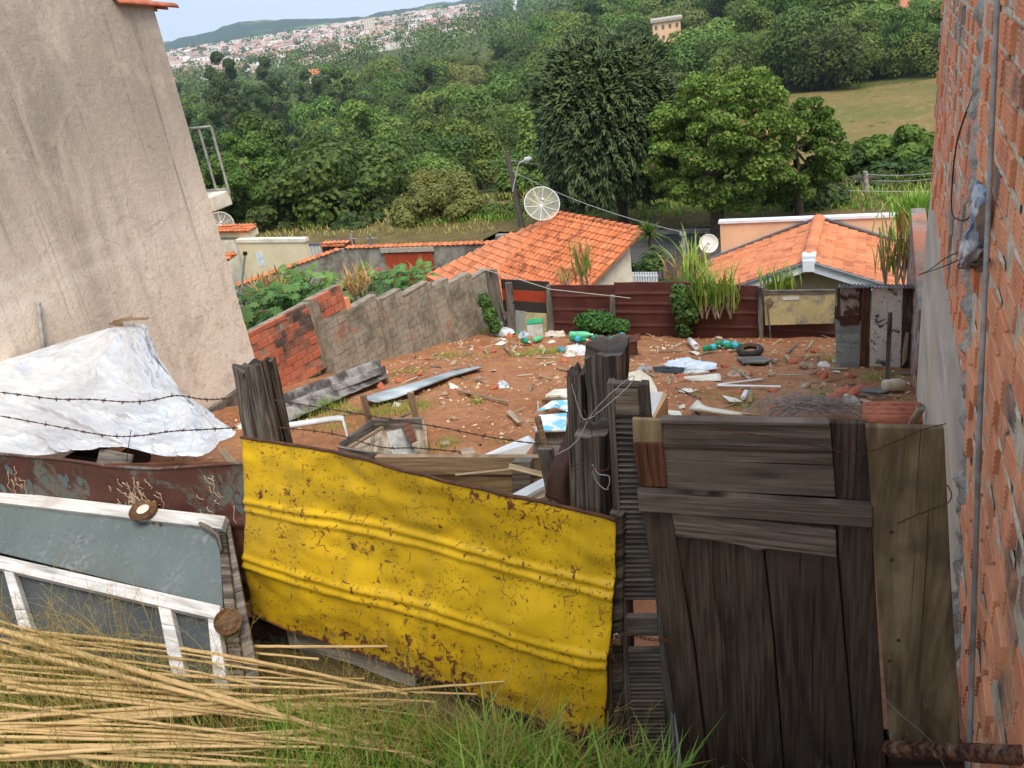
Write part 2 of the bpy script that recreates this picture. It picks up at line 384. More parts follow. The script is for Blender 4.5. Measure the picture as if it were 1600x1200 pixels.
def terrain():
    k = N('valley_soil', .97, spec=.1); co = k.co('Object', rnd=False)
    c = k.mix(k.ramp(k.noise(.05, 6, .6, .3, co), .4, .6), lin(62, 74, 34), lin(86, 92, 48)); c = k.mix(k.ramp(k.noise(1.3, 5, .7, 0, co), .5, .7), c, lin(118, 110, 62))
    k.base(c); k.bump(k.noise(2, 5, .7, 0, co), .8, .2); MT['valley_soil'] = k.m
    k = N('pasture', .97, spec=.1); co = k.co('Object', rnd=False)
    c = k.mix(k.ramp(k.noise(.11, 6, .65, .5, co), .38, .62), lin(126, 106, 66), lin(104, 100, 56)); c = k.mix(k.ramp(k.noise(.9, 5, .75, 0, co), .5, .72), c, lin(146, 124, 82))
    c = k.mix(k.ramp(k.noise(.6, 3, .7, .3, co), .6, .68), c, lin(78, 84, 40))
    k.base(c); k.bump(k.noise(1.2, 5, .7, 0, co), .8, .3); MT['pasture'] = k.m
    k = N('mountain_green', .97, spec=.05); co = k.co('Object', rnd=False)
    c = k.mix(k.ramp(k.noise(.03, 5, .7, 0, co), .4, .6), lin(38, 62, 40), lin(58, 82, 46)); m = k.ramp(k.noise(.0035, 3, .5, .3, co), .56, .6)
    c = k.mix(m, c, lin(120, 148, 70)); k.base(c); k.bump(k.noise(.04, 5, .8, 0, co), 1, 20); MT['mountain_green'] = k.m
terrain()
def tiles(name, a, b, dirt):
    k = N(name, .85); g = k.n('ShaderNodeNewGeometry'); r = g.outputs['Random Per Island']
    c = k.mix(r, a, b); c = k.mix(k.math('MULTIPLY', k.ramp(k.math('FRACT', k.math('MULTIPLY', r, 9.7)), .72, 1.), .6), c, lin(150, 84, 58)); c = k.mix(k.math('MULTIPLY', k.ramp(k.noise(2.5, 6, .7, 0), .5, .66), dirt), c, lin(80, 48, 36))
    c = k.mix(k.ramp(k.noise(40, 3, .7), .6, .75), c, tuple(x*.7 for x in a)); k.base(c); k.bump(k.noise(30, 3, .6), .3, .01); MT[name] = k.m
tiles('roof_tile', lin(192, 106, 64), lin(208, 126, 82), .8)
tiles('roof_tile_pale', lin(194, 116, 78), lin(206, 132, 92), .4)
def leaf(name, a, b, var=.25, tr=.25, rough=.55, third=None, tint=True):
    k = N(name, rough, spec=.25); g = k.n('ShaderNodeNewGeometry'); r = g.outputs['Random Per Island']
    c = k.mix(r, a, b)
    if third: c = k.mix(k.ramp(r, .982, .985), c, third)
    if tint:
        o = k.rnd(); v = k.math('ADD', k.math('MULTIPLY', o, var*2), 1-var); h = k.math('ADD', k.math('MULTIPLY', k.math('FRACT', k.math('MULTIPLY', o, 7.3)), .045), .458)
        c = k.hsv(c, h, 1., v)
    k.base(c)
    t = k.n('ShaderNodeBsdfTranslucent'); k.put(t.inputs[0], k.hsv(c, .49, 1.1, 1.4)); mx = k.n('ShaderNodeMixShader'); mx.inputs[0].default_value = tr
    k.t.links.new(k.b.outputs[0], mx.inputs[1]); k.t.links.new(t.outputs[0], mx.inputs[2])
    k.t.links.new(mx.outputs[0], k.t.nodes['Material Output'].inputs[0]); MT[name] = k.m
leaf('leaf_mid', lin(56, 84, 34), lin(104, 130, 56), .45)
leaf('leaf_mango', lin(50, 80, 30), lin(96, 130, 54), .1)
leaf('leaf_olive', lin(84, 100, 46), lin(132, 138, 74), .15)
leaf('leaf_bright', lin(66, 94, 34), lin(128, 148, 66), .1, third=lin(200, 140, 124))
leaf('leaf_dark', lin(44, 66, 32), lin(82, 104, 50), .1)
leaf('leaf_pine', lin(42, 58, 34), lin(96, 112, 66), .05, .05, .6)
leaf('leaf_vine', lin(46, 84, 38), lin(84, 124, 58), .1)
leaf('leaf_papaya', lin(60, 108, 52), lin(110, 152, 80), .15, third=lin(190, 110, 70))
leaf('cane_leaf', lin(90, 140, 50), lin(150, 180, 84), .2)
leaf('dry_leaf', lin(170, 130, 76), lin(200, 170, 110), .1)
leaf('grass_green', lin(72, 122, 40), lin(136, 172, 72), .1, .3)
leaf('grass_straw', lin(150, 146, 74), lin(196, 182, 110), .1, .3)
flat('bark', lin(92, 76, 62), lin(60, 48, 40), 8, bump=.8, bd=.02)
def bamboo():
    k = N('bamboo', .5, spec=.35); g = k.n('ShaderNodeNewGeometry'); r = g.outputs['Random Per Island']; co = k.co('UV', rnd=False)
    c = k.mix(r, lin(226, 194, 138), lin(170, 138, 90)); c = k.mix(k.ramp(k.noise(1, 4, .6, 0, k.co('UV', (3, 60, 1))), .45, .75), c, lin(150, 118, 70))
    c = k.mix(k.ramp(k.noise(5, 4, .6, .3), .6, .72), c, lin(124, 104, 76)); k.base(c); MT['bamboo'] = k.m
bamboo()
# ================================================================== SETTING
def T(x, y):      # lie of the land beyond the lot
    r = hypot(x, y); az = atan2(-x, max(y, .01)) if y > 0 else 0   # az: left of the lot axis
    P = [(0, -1.2), (4, -2.2), (15, -5.6), (26, -6.3), (40, -6.9), (60, -10), (100, -17), (180, -24), (300, -28), (600, -26), (900, -27), (1400, -16), (2000, -5), (2600, -30), (4200, -60)]
    for (a, za), (b, zb) in zip(P, P[1:]):
        if r <= b: break
    t = min(1, (r-a)/(b-a)); z = za+(zb-za)*t
    w = 1/(1+exp((az-radians(19))*14))   # towards the right the far bank is nearer
    if r > 110:
        z2 = -18.3+min(7, (r-110)*.05) if r < 600 else -12+max(0, 0)
        z = z*(1-w)+min(z2, 2)*w if z2 > z else z
    z += (mnoise.noise(V((x*.03, y*.03, 0)))*min(1.5, max(0, r-20)*.04))
    return z
def polar(name, m, kind='structure', az0=-180, az1=180, rs=None, off=0, na=120, f=None):
    mb = MB(); rs = rs
    def fn(a, b):
        i = b*(len(rs)-1); k = int(round(i)); r = rs[k]; az = radians(az0+(az1-az0)*a)
        x = -sin(az)*r; y = cos(az)*r
        return (x, y, (f or T)(x, y)+off)
    mb.grid(fn, na, len(rs)-1, flip=False)
    o = mb.build(name, m); tag(o, kind=kind); return o
rs = [0.01, 2, 4, 7, 10]+[15*1.07**i for i in range(84)]
polar('valley_ground', MT['valley_soil'], rs=rs)
# pasture on the right bank and bare patch left of the big conifer
def patch(name, m, pix, dz=.3, n=60, zest=-17):
    Q = []
    for u, v in pix:      # march down the line of sight to the terrain
        d = ray(u, v).normalized(); t = 20
        while t < 900 and CC.z+d.z*t > T(d.x*t, d.y*t): t += .4
        Q.append(CC+d*t)
    a, b, c, d = Q
    mb = MB()
    def fn(s, t):
        p = (a*(1-s)+b*s)*(1-t)+(d*(1-s)+c*s)*t; wx = mnoise.noise(V((p.x*.1, p.y*.1, 3)))*1.5
        return (p.x+wx, p.y+wx, T(p.x+wx, p.y+wx)+dz)
    mb.grid(fn, n, n); o = mb.build(name, m); tag(o, kind='structure')
    bm_fix(o); return Q
def bm_fix(o):
    import bmesh
    bm = bmesh.new(); bm.from_mesh(o.data); bmesh.ops.recalc_face_normals(bm, faces=bm.faces)
    s = sum((f.normal.z for f in bm.faces))
    if s < 0: bmesh.ops.reverse_faces(bm, faces=bm.faces)
    bm.to_mesh(o.data); bm.free()
FIELD = patch('pasture_field', MT['pasture'], [(1150, 160), (1560, 108), (1560, 290), (1180, 300)])
PATCH = patch('dirt_patch', MT['red_soil'], [(752, 262), (860, 232), (868, 262), (760, 292)])
PATCH2 = patch('grass_clearing', MT['pasture'], [(590, 105), (665, 88), (672, 98), (600, 116)])
# street behind the houses
mb = MB(); mb.grid(lambda a, b: (-15+29*a, 27.5+4.6*b-.04*(-15+29*a), -6.0-.25*b), 12, 3); tag(mb.build('street', MT['asphalt']), kind='structure')
mb = MB(); mb.box((-.5, 31.9, -6.22), (14.5, -.58, 0), (0, .12, 0), (0, 0, .12)); tag(mb.build('kerb', MT['concrete']), kind='structure')
mb = MB(); mb.grid(lambda a, b: (-44+60*a, (27.6 if -44+60*a < -15.5 else 32.2)+(14.1 if -44+60*a < -15.5 else 9.5)*b-.04*(-44+60*a), -6.1-.9*b*b+.12*mnoise.noise(V((a*30, b*5, 0)))), 60, 6); tag(mb.build('grass_strip', MT['verge_soil']), kind='structure')
# yard
def yn(x, y): return .035*mnoise.noise(V((x*1.3, y*1.3, 0)))+.018*mnoise.noise(V((x*5, y*5, 2)))+.008*mnoise.noise(V((x*14, y*14, 4)))
def yh(x, y): 
    e = min(1, max(0, (y-3.2)/.5)); return yz(y)+yn(x, y)*1.3*e-.03
X0, X1 = -7.48, .5
mb = MB(); mb.grid(lambda a, b: (X0+(X1-X0)*a, 2.9+10.75*b, yh(X0+(X1-X0)*a, 2.9+10.75*b)), 200, 270)
mb.slab([(X0, 13.6, -2.72), (X1, 13.6, -2.72), (X1, 13.6, -6.4), (X0, 13.6, -6.4)], .3, (0, 1, 0))
tag(mb.build('yard_ground', MT['red_soil']), kind='structure')
def vh(x, y):
    fy_ = 2.93-(x+3.22)*.176 if x < -.95 else 2.5+(x+.95)*.09
    dd_ = fy_-.02-y
    return yz(y)+.03*mnoise.noise(V((x*2, y*2, 7)))-.24*max(0, min(1, (x+3.9)/.5))*max(0, 1-max(0, dd_)/.5)
mb = MB(); mb.grid(lambda a, b: (-8.5+10*a, -1.5+4.4*b, vh(-8.5+10*a, -1.5+4.4*b)), 100, 50)
tag(mb.build('grass_verge', MT['verge_soil']), kind='structure')
mb = MB(); mb.grid(lambda a, b: (-60+120*a, -30+28.5*b, .96+.2*(1-b)), 10, 4); tag(mb.build('road', MT['asphalt']), kind='structure')
# distant mountain
mb = MB()
RID = [(-60, 40), (150, 62), (250, 66), (300, 56), (330, 50), (352, 40), (375, 34), (400, 32), (440, 30), (520, 29), (560, 26), (620, 15), (700, 3), (760, -6), (900, -30), (1100, -60), (1400, -90), (1800, -140)]
def ridge(u):
    for (a, va), (b, vb) in zip(RID, RID[1:]):
        if u <= b: break
    t = (u-a)/(b-a); t = t*t*(3-2*t) if 0 < t < 1 else t; return va+(vb-va)*t
def fm(a, b):
    u = -60+1860*a; hz = 7-.1555*(u-708); v = ridge(u)-2.0*mnoise.noise(V((u*.05, 0, 1)))-1.2*mnoise.noise(V((u*.2, 0, 1)))
    d = ray(u, v); d = V((d.x, d.y, d.z)); L = hypot(d.x, d.y); zt = d.z/L*3600+CZ
    r = 3600-1300*(1-b); dx = d.x/L*r; dy = d.y/L*r
    e = b**1.2; z = (zt+40)*e-40+14*mnoise.noise(V((dx*.004, dy*.004, 5)))*sin(pi*b)
    return (dx, dy, z)
mb.grid(fm, 420, 24); tag(mb.build('distant_mountain', MT['mountain_green']), kind='structure')
# ================================================================== LEFT HOUSE
HX, HY = -7.45, 8.1
h = thing('plastered_house', (HX, HY, -1.3), 'tall house with a weathered grey-beige rendered side wall filling the left edge', 'house')
mb = MB()
def hw(a, b):
    y = HY-11*(1-a); z = -2.6+7.4*b; return (HX+.012*mnoise.noise(V((y*.8, z*.8, 0))), y, z)
mb.grid(hw, 60, 50, flip=False)
mb.add([(HX, HY, -4), (HX, HY, 4.8), (HX-9, HY, 4.8), (HX-9, HY, -4)], [(0, 1, 2, 3)])
mb.add([(HX, HY-11, -4), (HX, HY-11, 4.8), (HX-9, HY-11, 4.8), (HX-9, HY-11, -4)], [(3, 2, 1, 0)])
mb.add([(HX, HY-11, 4.8), (HX, HY, 4.8), (HX-9, HY, 4.8), (HX-9, HY-11, 4.8)], [(0, 1, 2, 3)])
wall_o = mb.build('wall', MT['old_plaster'], h)
mb = MB(); mb.bx(HX-.02, HX+.05, HY-11, HY+.03, -2.6, -1.02); mb.build('plinth', MT['plinth_grey'], h, bevel=.01)
# eaves tiles at the far top corner
mb = MB(); E = atX(238, 6, HX)
for i in range(3):
    c = V((HX-.28+i*.14, HY-.05, E.z+.03-.0*i))
    mb.grid(lambda a, b, c=c: (c.x+.085*cos(pi*a), HY-.6+b*.86+.02*i, c.z+.055*sin(pi*a)-.1*b), 8, 4)
rf = mb.build('eaves_tiles', MT['clay'], h, solid=.014)
# balcony slab and rail on the far face
b0 = atY(322, 308, HY+.15)
mb = MB(); mb.box((HX-.28, HY+.17, b0.z-.06), (.32, 0, 0), (0, .17, 0), (0, 0, .09)); mb.build('balcony_slab', MT['house_white'], h, bevel=.01)
mb = MB(); zt = atY(292, 203, HY+.2).z
for x in (HX+.07, HX-.12, HX-.6): mb.tube([(x, HY+.3, b0.z), (x, HY+.3, zt)], .016, 8)
mb.tube([(HX+.07, HY+.3, zt), (HX-.75, HY+.3, zt)], .016, 8); mb.tube([(HX+.07, HY+.3, b0.z+.05), (HX-.75, HY+.3, b0.z+.05)], .014, 8)
mb.build('balcony_rail', MT['galv'], h)
p = thing('conduit_pipe', atX(68, 545, HX+.04)-V((0, 0, .3)), 'short grey upright pipe against the rendered house wall above the silver tarp', 'pipe')
mb = MB(); a = atX(60, 474, HX+.04); b = atX(70, 560, HX+.04); mb.tube([b, a], .022, 10); mb.build('pipe', MT['galv'], p)
mb = MB(); mb.lathe(a, (a-b), [(-.01, .024), (.012, .026), (.014, .018)], 10); mb.build('pipe_cap', MT['galv'], p)
# ================================================================== BRICKS
def bricks(mb, mo, O, u, n, length, ztop, z0, bl, bh, dep=.09, gap=.012, ribs=5, jit=.004, skip=.0, cond=None):
    u = V(u).normalized(); n = V(n).normalized(); row = 0; z = z0
    while z < 50:
        x = -(row % 2)*bl/2+R.random()*.02; any_ = False
        while x < length:
            xa = max(x, 0)+gap/2; xb = min(x+bl, length)-gap/2
            zt = ztop((xa+xb)/2)
            if xb-xa > .03 and z+bh*.55 < zt:
                any_ = True
                if R.random() > skip and (cond is None or cond(O.y+u.y*(xa+xb)/2, z)):
                    za = z+gap/2+R.gauss(0, .0015); zb = min(z+bh, zt)-gap/2; pr = R.gauss(0, jit); tl = R.gauss(0, jit)
                    prof = []
                    for k in range(ribs):
                        a = k/ribs; w = 1/ribs
                        prof += [(a, 0), (a+w*.12, .005), (a+w*.72, .005), (a+w*.86, 0)]
                    prof.append((1, 0)); P = []; F = []; uv = []
                    prof = [(0, -.03)]+prof+[(1, -.03)]
                    for (t, e) in prof:
                        for s_, xx in ((0, xa), (1, xb)):
                            P.append(O+u*xx+V((0, 0, za+(zb-za)*t-O.z))+n*(e+pr+tl*(s_-.5))); uv.append((xx, z))
                    for k in range(len(prof)-1): F.append((2*k, 2*k+1, 2*k+3, 2*k+2))
                    m_ = len(prof); F.append(tuple(range(0, 2*m_, 2))[::-1]); F.append(tuple(range(1, 2*m_, 2)))
                    mb.add(P, F, uv)
                else: pass
            x += bl
        z += bh; row += 1
        if not any_ and row > 3: break
# left boundary wall, stepped
WA, WB = V((-7.5, 7.9, 0)), V((-6.62, 13.7, 0)); WD = (WB-WA).normalized(); WN = V((WD.y, -WD.x, 0))
def wy(Y): return (Y-WA.y)/WD.y
bw = thing('block_boundary_wall', (WA.x, WA.y, -1.3), 'old hollow-block boundary wall with a stepped top, red near end and mossy grey rest, left of the yard', 'wall')
STEPS = [(0, wy(9.3), -.46), (wy(9.3), wy(9.95), -.44), (wy(9.95), wy(10.64), -.87), (wy(10.64), wy(11.24), -.985), (wy(11.24), wy(11.95), -1.11), (wy(11.95), wy(12.49), -1.24), (wy(12.49), wy(13.13), -1.365), (wy(13.13), wy(13.75), -1.5)]
mbm = MB(); mr = MB(); mo_ = MB(); mc = MB()
for i, (a, b, zt) in enumerate(STEPS):
    O = WA+WD*a; gy = yz(O.y)-.25
    if i == 0: bricks(mr, None, O, WD, WN, b-a-.06, lambda x: zt, gy, .2, .105, ribs=5, jit=.006)
    elif i == 1:
        bricks(mr, None, V((O.x, O.y, 0)), WD, WN, b-a, lambda x: zt, -.80, .2, .12, ribs=5, jit=.006)
        bricks(mo_, None, O, WD, WN, b-a, lambda x: -.80, gy, .2, .105, ribs=5, jit=.003)
    else: bricks(mo_, None, O, WD, WN, b-a, lambda x: zt, gy, .2, .105, ribs=5, jit=.003)
    mbm.box(O+WD*(b-a)/2+V((0, 0, (zt+gy)/2-.01))-WN*.075, WD*(b-a)/2, WN*.07, (0, 0, (zt-gy)/2-.004))
mr.build('red_brickwork', MT['brick_red'], bw); mo_.build('grey_brickwork', MT['brick_old'], bw); mbm.build('mortar', MT['mortar_old'], bw)
for s, zt in ((wy(9.36), -.47), (wy(10.66), -.93), (wy(11.95), -1.13), (wy(13.1), -1.38)):
    O = WA+WD*s; mc = MB(); gy = yz(O.y)-.3
    mc.box(O+V((0, 0, (zt+gy)/2))-WN*.065, WD*.06, WN*.095, (0, 0, (zt-gy)/2)); mc.build('pillar', MT['mortar_old'], bw, bevel=.012)
mc = MB(); O = WA+WD*(wy(9.95)+.06); mc.box(O+V((0, 0, -.78))-WN*.07, WD*.05, WN*.07, (0, 0, .1)); mc.build('end_brick', MT['brick_new'], bw, bevel=.004)
mc = MB()
for i, (a, b, zt) in enumerate(STEPS[2:]): mc.box(WA+WD*(a+b)/2+V((0, 0, zt+.004))-WN*.07, WD*((b-a)/2-.01), WN*.075, (0, 0, .012))
mc.build('coping', MT['mortar_old'], bw)
# ================================================================== RIGHT BRICK BUILDING
RX = .47
rb = thing('brick_building', (RX, 9.3, -1.5), 'unfinished building side wall of hollow red bricks with messy mortar above smooth render, right edge', 'building')
u = V((0, -1, 0)); nrm = V((-1, 0, 0))
def rowall(name, xf, ya, yb, z0, z1, m, bl=.24, bh=.145, jit=.006, ribs=5, skip=.02, cond=None):
    mb = MB(); bricks(mb, None, V((xf, yb, 0)), u, nrm, yb-ya, lambda x: z1, z0, bl, bh, gap=.03, jit=jit, ribs=ribs, skip=skip, cond=cond); return mb.build(name, m, rb)
YB = lambda z: 3.55+.5*z
rowall('far_brickwork', RX, 3.2, 9.3, .66, 5.2, MT['brick_far'])
rowall('near_brickwork', .41, .3, 6.2, -.3, 5.2, MT['brick_new'], .22, .13, .007, cond=lambda y, z: y < YB(z)-.1)
mb = MB(); mb.bx(RX+.005, 5, 2.6, 9.29, -3.2, 5.2); mb.build('core_wall', MT['mortar_pale'], rb)
mb = MB(); mb.slab([(.4155, -2, -1.2), (.4155, YB(-1.2), -1.2), (.4155, YB(5.2), 5.2), (.4155, -2, 5.2)], .05, (-1, 0, 0)); mb.build('near_core_wall', MT['mortar_pale'], rb)
# smooth render below with a ragged upper edge
mb = MB()
def rd(a, b):
    y = 2.9+6.41*a; zt = .69+.05*mnoise.noise(V((y*3, 0, 0)))+.03*mnoise.noise(V((y*9, 0, 0))); return (RX-.022*(1-max(0, b*8-7)), y, -3+(zt+3)*b)
mb.grid(rd, 120, 24, flip=True); mb.build('render', MT['smooth_render'], rb)
mb = MB()   # squeezed mortar blobs smeared over joints
def blob(c, ry, rz, rx, seed):
    mb.grid(lambda a, b: (c[0]-rx*sin(pi*b)*max(0, sin(pi*a))*(1+.4*mnoise.noise(V((a*3, b*3, seed)))), c[1]+ry*(a-.5)*2*(1+.35*mnoise.noise(V((b*4, seed, 0)))), c[2]+rz*(b-.5)*2*(1+.5*mnoise.noise(V((a*5, seed, 2))))), 10, 6)
for i in range(230):
    y = R.uniform(4.3, 9.2); z = .72+R.randint(0, 28)*.145; blob((RX-.001, y, z), R.uniform(.05, .3), R.uniform(.008, .022), R.uniform(.004, .008), i)
for i in range(210):
    y = R.uniform(1.6, 4.6); z = -.3+R.randint(0, 34)*.13
    if y > YB(z)-.1: continue
    blob((.409, y, z), R.uniform(.04, .16), R.uniform(.006, .018), R.uniform(.004, .009), i+500)
tag(mb.build('mortar_smears', MT['mortar_pale'], rb), kind='stuff')
mb = MB()  # rough concrete joint between the two walls
def jn(a, b):
    z = -1+6*b; w = .11+.05*mnoise.noise(V((z*2, 1, 0)))+.1*max(0, .9-abs(z)); y = YB(z)+w*(a-.5)*2+.05*mnoise.noise(V((z*3, 5, 0)))
    return (RX+.012-.085*sin(pi*min(1, max(0, a)))**.5*(1+.5*mnoise.noise(V((y*12, z*12, 0)))+.3*mnoise.noise(V((y*40, z*40, 0)))), y, z)
mb.grid(jn, 14, 260, flip=True); mb.build('joint_mortar', MT['rough_mortar'], rb)
mb = MB(); c0 = atX(1561, -60, .365); c1 = atX(1514, 1200, .365)
mb.tube([c1+V((0, -.1, -.3)), c1, atX(1532, 620, .365), c0, c0+V((0, 0, .6))], .0095, 8); mb.build('conduit', MT['grey_flash'] if 0 else MT['galv'], rb)
# cables looped on the wall
def cable(name, pix, X, r, lab, cat='cable'):
    pts = [atX(a, b, X+(R.random()-.5)*.02) for a, b in pix]; mb = MB(); P = smooth(pts, 8); mb.tube(P, r, 6); return tag(mb.build(name, MT['cable'], loc=P[0]), lab, cat)
def smooth(p, k=6):
    p = [V(x) for x in p]; o = []
    for i in range(len(p)-1):
        a = p[max(i-1, 0)]; b = p[i]; c = p[i+1]; d = p[min(i+2, len(p)-1)]
        for j in range(k):
            t = j/k; o.append(.5*((2*b)+(c-a)*t+(2*a-5*b+4*c-d)*t*t+(3*b-a-3*c+d)*t**3))
    return o+[p[-1]]
cable('loose_cable', [(1560, 75), (1545, 95), (1520, 150), (1497, 215), (1489, 270), (1487, 330), (1498, 343), (1512, 342), (1528, 325), (1537, 312)], .42, .005, 'long thin black cable hanging in a curve down the brick wall')
cable('looped_cable', [(1533, 376), (1510, 390), (1480, 402), (1450, 423), (1434, 430), (1450, 425), (1485, 412), (1515, 396), (1535, 386)], .40, .004, 'thin black cable loop sticking out left over the smooth render')
cable('tied_cable', [(1546, 405), (1520, 410), (1500, 412), (1498, 418), (1515, 418), (1545, 409)], .385, .005, 'short black tie looped round the grey conduit')
# cloth rag stuck behind the conduit
mb = MB()
def rag(a, b):
    pt = [(1536, 300), (1532, 330), (1524, 365), (1518, 392), (1512, 410)]; i = b*4; k = min(3, int(i)); t = i-k
    uu = pt[k][0]*(1-t)+pt[k+1][0]*t; vv = pt[k][1]*(1-t)+pt[k+1][1]*t; p = atX(uu, vv, .37)
    return p+V((-.03*sin(a*9+b*7)+.015*mnoise.noise(V((a*6, b*9, 0))), (a-.5)*.26*(1-.5*b), .02*sin(a*20)))
mb.grid(rag, 24, 40); tag(mb.build('cloth_rag', MT['bag_blue'], loc=atX(1530, 340, .37), solid=.004), 'crumpled blue and white rag stuffed behind the conduit on the brick wall', 'rag')
# low boundary wall going on behind the building
lw = thing('low_brick_wall', (.45, 11.3, -2.2), 'narrow orange-brown rendered brick wall running back along the right side of the yard', 'wall')
mb = MB(); bricks(mb, None, V((.44, 13.4, 0)), u, nrm, 4.05, lambda x: -.72+.03*x, -3.2, .24, .13, jit=.004); mb.build('brickwork', MT['brick_pillar'], lw)
mb = MB(); mb.bx(.454, .6, 9.35, 13.39, -3.3, -.66); mb.build('mortar', MT['brick_pillar'], lw)
mb = MB(); mb.bx(.425, .62, 9.35, 13.42, -.655, -.6); mb.build('coping', MT['brick_pillar'], lw, bevel=.01)
# ================================================================== HOUSES BELOW
def inpoly(p, poly):
    c = False; n = len(poly)
    for i in range(n):
        (x1, y1), (x2, y2) = poly[i], poly[(i+1) % n]
        if (y1 > p[1]) != (y2 > p[1]) and p[0] < (x2-x1)*(p[1]-y1)/(y2-y1)+x1: c = not c
    return c
def tileroof(name, pts, down, parent, m, su=.2, sd=.25, under=None, lift=.0, arch=.045):
    pts = [V(p) for p in pts]; nn = (pts[1]-pts[0]).cross(pts[2]-pts[0]).normalized()
    if nn.z < 0: nn = -nn
    D = V(down); D = (D-nn*D.dot(nn)).normalized(); U = nn.cross(D).normalized(); o = pts[0]
    poly = [((p-o).dot(U), (p-o).dot(D)) for p in pts]
    u0 = min(p[0] for p in poly); u1 = max(p[0] for p in poly); d0 = min(p[1] for p in poly); d1 = max(p[1] for p in poly)
    mb = MB(); i = 0; x = u0+su/2
    while x < u1:
        y = d0+sd/2
        while y < d1+sd*.3:
            if inpoly((x, y), poly):
                w = su*.47; j = R.gauss(0, .004); ya = y-sd*.62; yb = y+sd*.5; tw = R.gauss(0, .008)
                def ft(a, b):
                    an = pi*a; ww = w*(.86+.14*b)
                    return o+U*(x+j+tw*(b-.5)-ww*cos(an))+D*(ya+(yb-ya)*b)+nn*(lift+.012+arch*sin(an)*(.8+.2*b)+.022*b)
                mb.grid(ft, 6, 1, smooth=False); 
                e = [ft(k/6, 1) for k in range(7)]; mb.add(e+[q-nn*.02 for q in e], [(k, k+1, k+8, k+7) for k in range(6)])
            y += sd
        x += su; i += 1
    ob = mb.build(name, m, parent)
    ub = MB(); ub.slab(pts, .06, nn); ub.build('roof_deck', MT['roof_tile'] if under is None else under, parent)
    return ob
def ridgecap(a, b, parent, m, r=.1, step=.33):
    a = V(a); b = V(b); L = (b-a).length; d = (b-a)/L; n = max(1, int(L/step)); mb = MB(); s = d.cross(V((0, 0, 1))).normalized(); up = s.cross(d)
    for i in range(n):
        p = a+d*(i*step); mb.grid(lambda t, q, p=p: p+d*q*step*1.12+s*r*cos(pi*t)*(1+.12*q)+up*(r*.75*sin(pi*t)*(1+.1*q)+.03*q), 7, 1, smooth=False)
    return mb.build('ridge_tiles', m, parent)
# central house
zr = -3.5; P1 = atZ(870, 333, zr); P2 = atZ(1005, 360, zr)
rd_ = (P2-P1).normalized(); dn = V((rd_.y, -rd_.x, 0)); 
if dn.y > 0: dn = -dn
sl = tan(radians(27)); Ld = 3.6
P3 = P2+dn*Ld-V((0, 0, sl*Ld)); P4 = P1+dn*Ld*1.0-V((0, 0, sl*Ld))
hA = thing('tiled_house', ((P1.x+P3.x)/2, (P1.y+P3.y)/2, -6.3), 'low cream house with a steep bright orange tiled hipped roof behind the yard fence', 'house')
rA = tileroof('roof', [P1, P2, P3, P4], dn, hA, MT['roof_tile'])
P5 = atZ(660, 432, P4.z); hl = (P5-P4); hd = V((-hl.y, hl.x, 0)).normalized()
if hd.dot(P4-P1) < 0: hd = -hd
tileroof('side_roof', [P1, P4+(P1-P4)*.0, P5], V((hd.x, hd.y, -.4)), hA, MT['roof_tile_pale'])
ridgecap(P4, P1, rA, MT['roof_tile']); ridgecap(P1, P2, rA, MT['roof_tile'])
mb = MB(); ins = .25
q = [P1+dn*ins+rd_*.3, P2-rd_*.35+dn*ins, P3-rd_*.35-dn*.1, P4+rd_*.3-dn*.1]
for i in range(4):
    a = q[i]; b = q[(i+1) % 4]
    mb.add([(a.x, a.y, -6.6), (b.x, b.y, -6.6), (b.x, b.y, b.z-.1), (a.x, a.y, a.z-.1)], [(0, 1, 2, 3)])
P2b = P2-dn*.2
mb.build('wall', MT['house_white'], hA)
# right house: gable with white barge boards
PF = V((-1.45, 19.97, -3.5)); PB = V((-1.45, 23.4, -3.5)); hwid = 2.95; dz = 1.06
hB = thing('gabled_house', (-1.5, 21.6, -6.3), 'house with shallow orange gabled roof and white barge boards right behind the fence', 'house')
tileroof('roof', [PF, PB, PB+V((-hwid, 0, -dz)), PF+V((-hwid, 0, -dz))], (-1, 0, -.36), hB, MT['roof_tile_pale'], .2, .25, arch=.028)
rB = tileroof('roof', [PF, PB, PB+V((hwid-.3, 0, -dz*.9)), PF+V((hwid-.3, 0, -dz*.9))], (1, 0, -.36), hB, MT['roof_tile_pale'], .2, .25, arch=.028)
ridgecap(PF+V((0, 0, .04)), PB+V((0, 0, .04)), rB, MT['roof_tile_pale'], .15)
for s in (-1, 1):
    mb = MB(); w = hwid if s < 0 else hwid-.3
    a = PF+V((0, -.06, -.02)); b = PF+V((s*w, -.06, -dz*w/hwid-.02)); mb.slab([a, b, b-V((0, 0, .2)), a-V((0, 0, .2))], .05, (0, -1, 0)); bb_ = mb.build('barge_board', MT['white_trim'], hB)
    mb = MB(); a2 = a+V((0, -.02, .035)); b2 = b+V((0, -.02, .035)); mb.board(a2, b2, .1, .03, (0, 0, 1)); mb.build('flashing', MT['grey_flash'], bb_)
mb = MB(); mb.box(PF+V((0, .05, .07)), (.15, 0, 0), (0, .16, 0), (0, 0, .09)); mb.box(PF+V((0, -.1, -.08)), (.13, 0, 0), (0, .04, 0), (0, 0, .14)); mb.build('ridge_end_cap', MT['white_trim'], hB, bevel=.01)
mb = MB(); f = .4
mb.add([PF+V((0, f, -.12)), PF+V((-hwid+.3, f, -dz+.02)), (PF.x-hwid+.3, PF.y+f, -6.6), (PF.x+hwid-.5, PF.y+f, -6.6), PF+V((hwid-.5, f, -dz*.8))], [(0, 1, 2, 3, 4)])
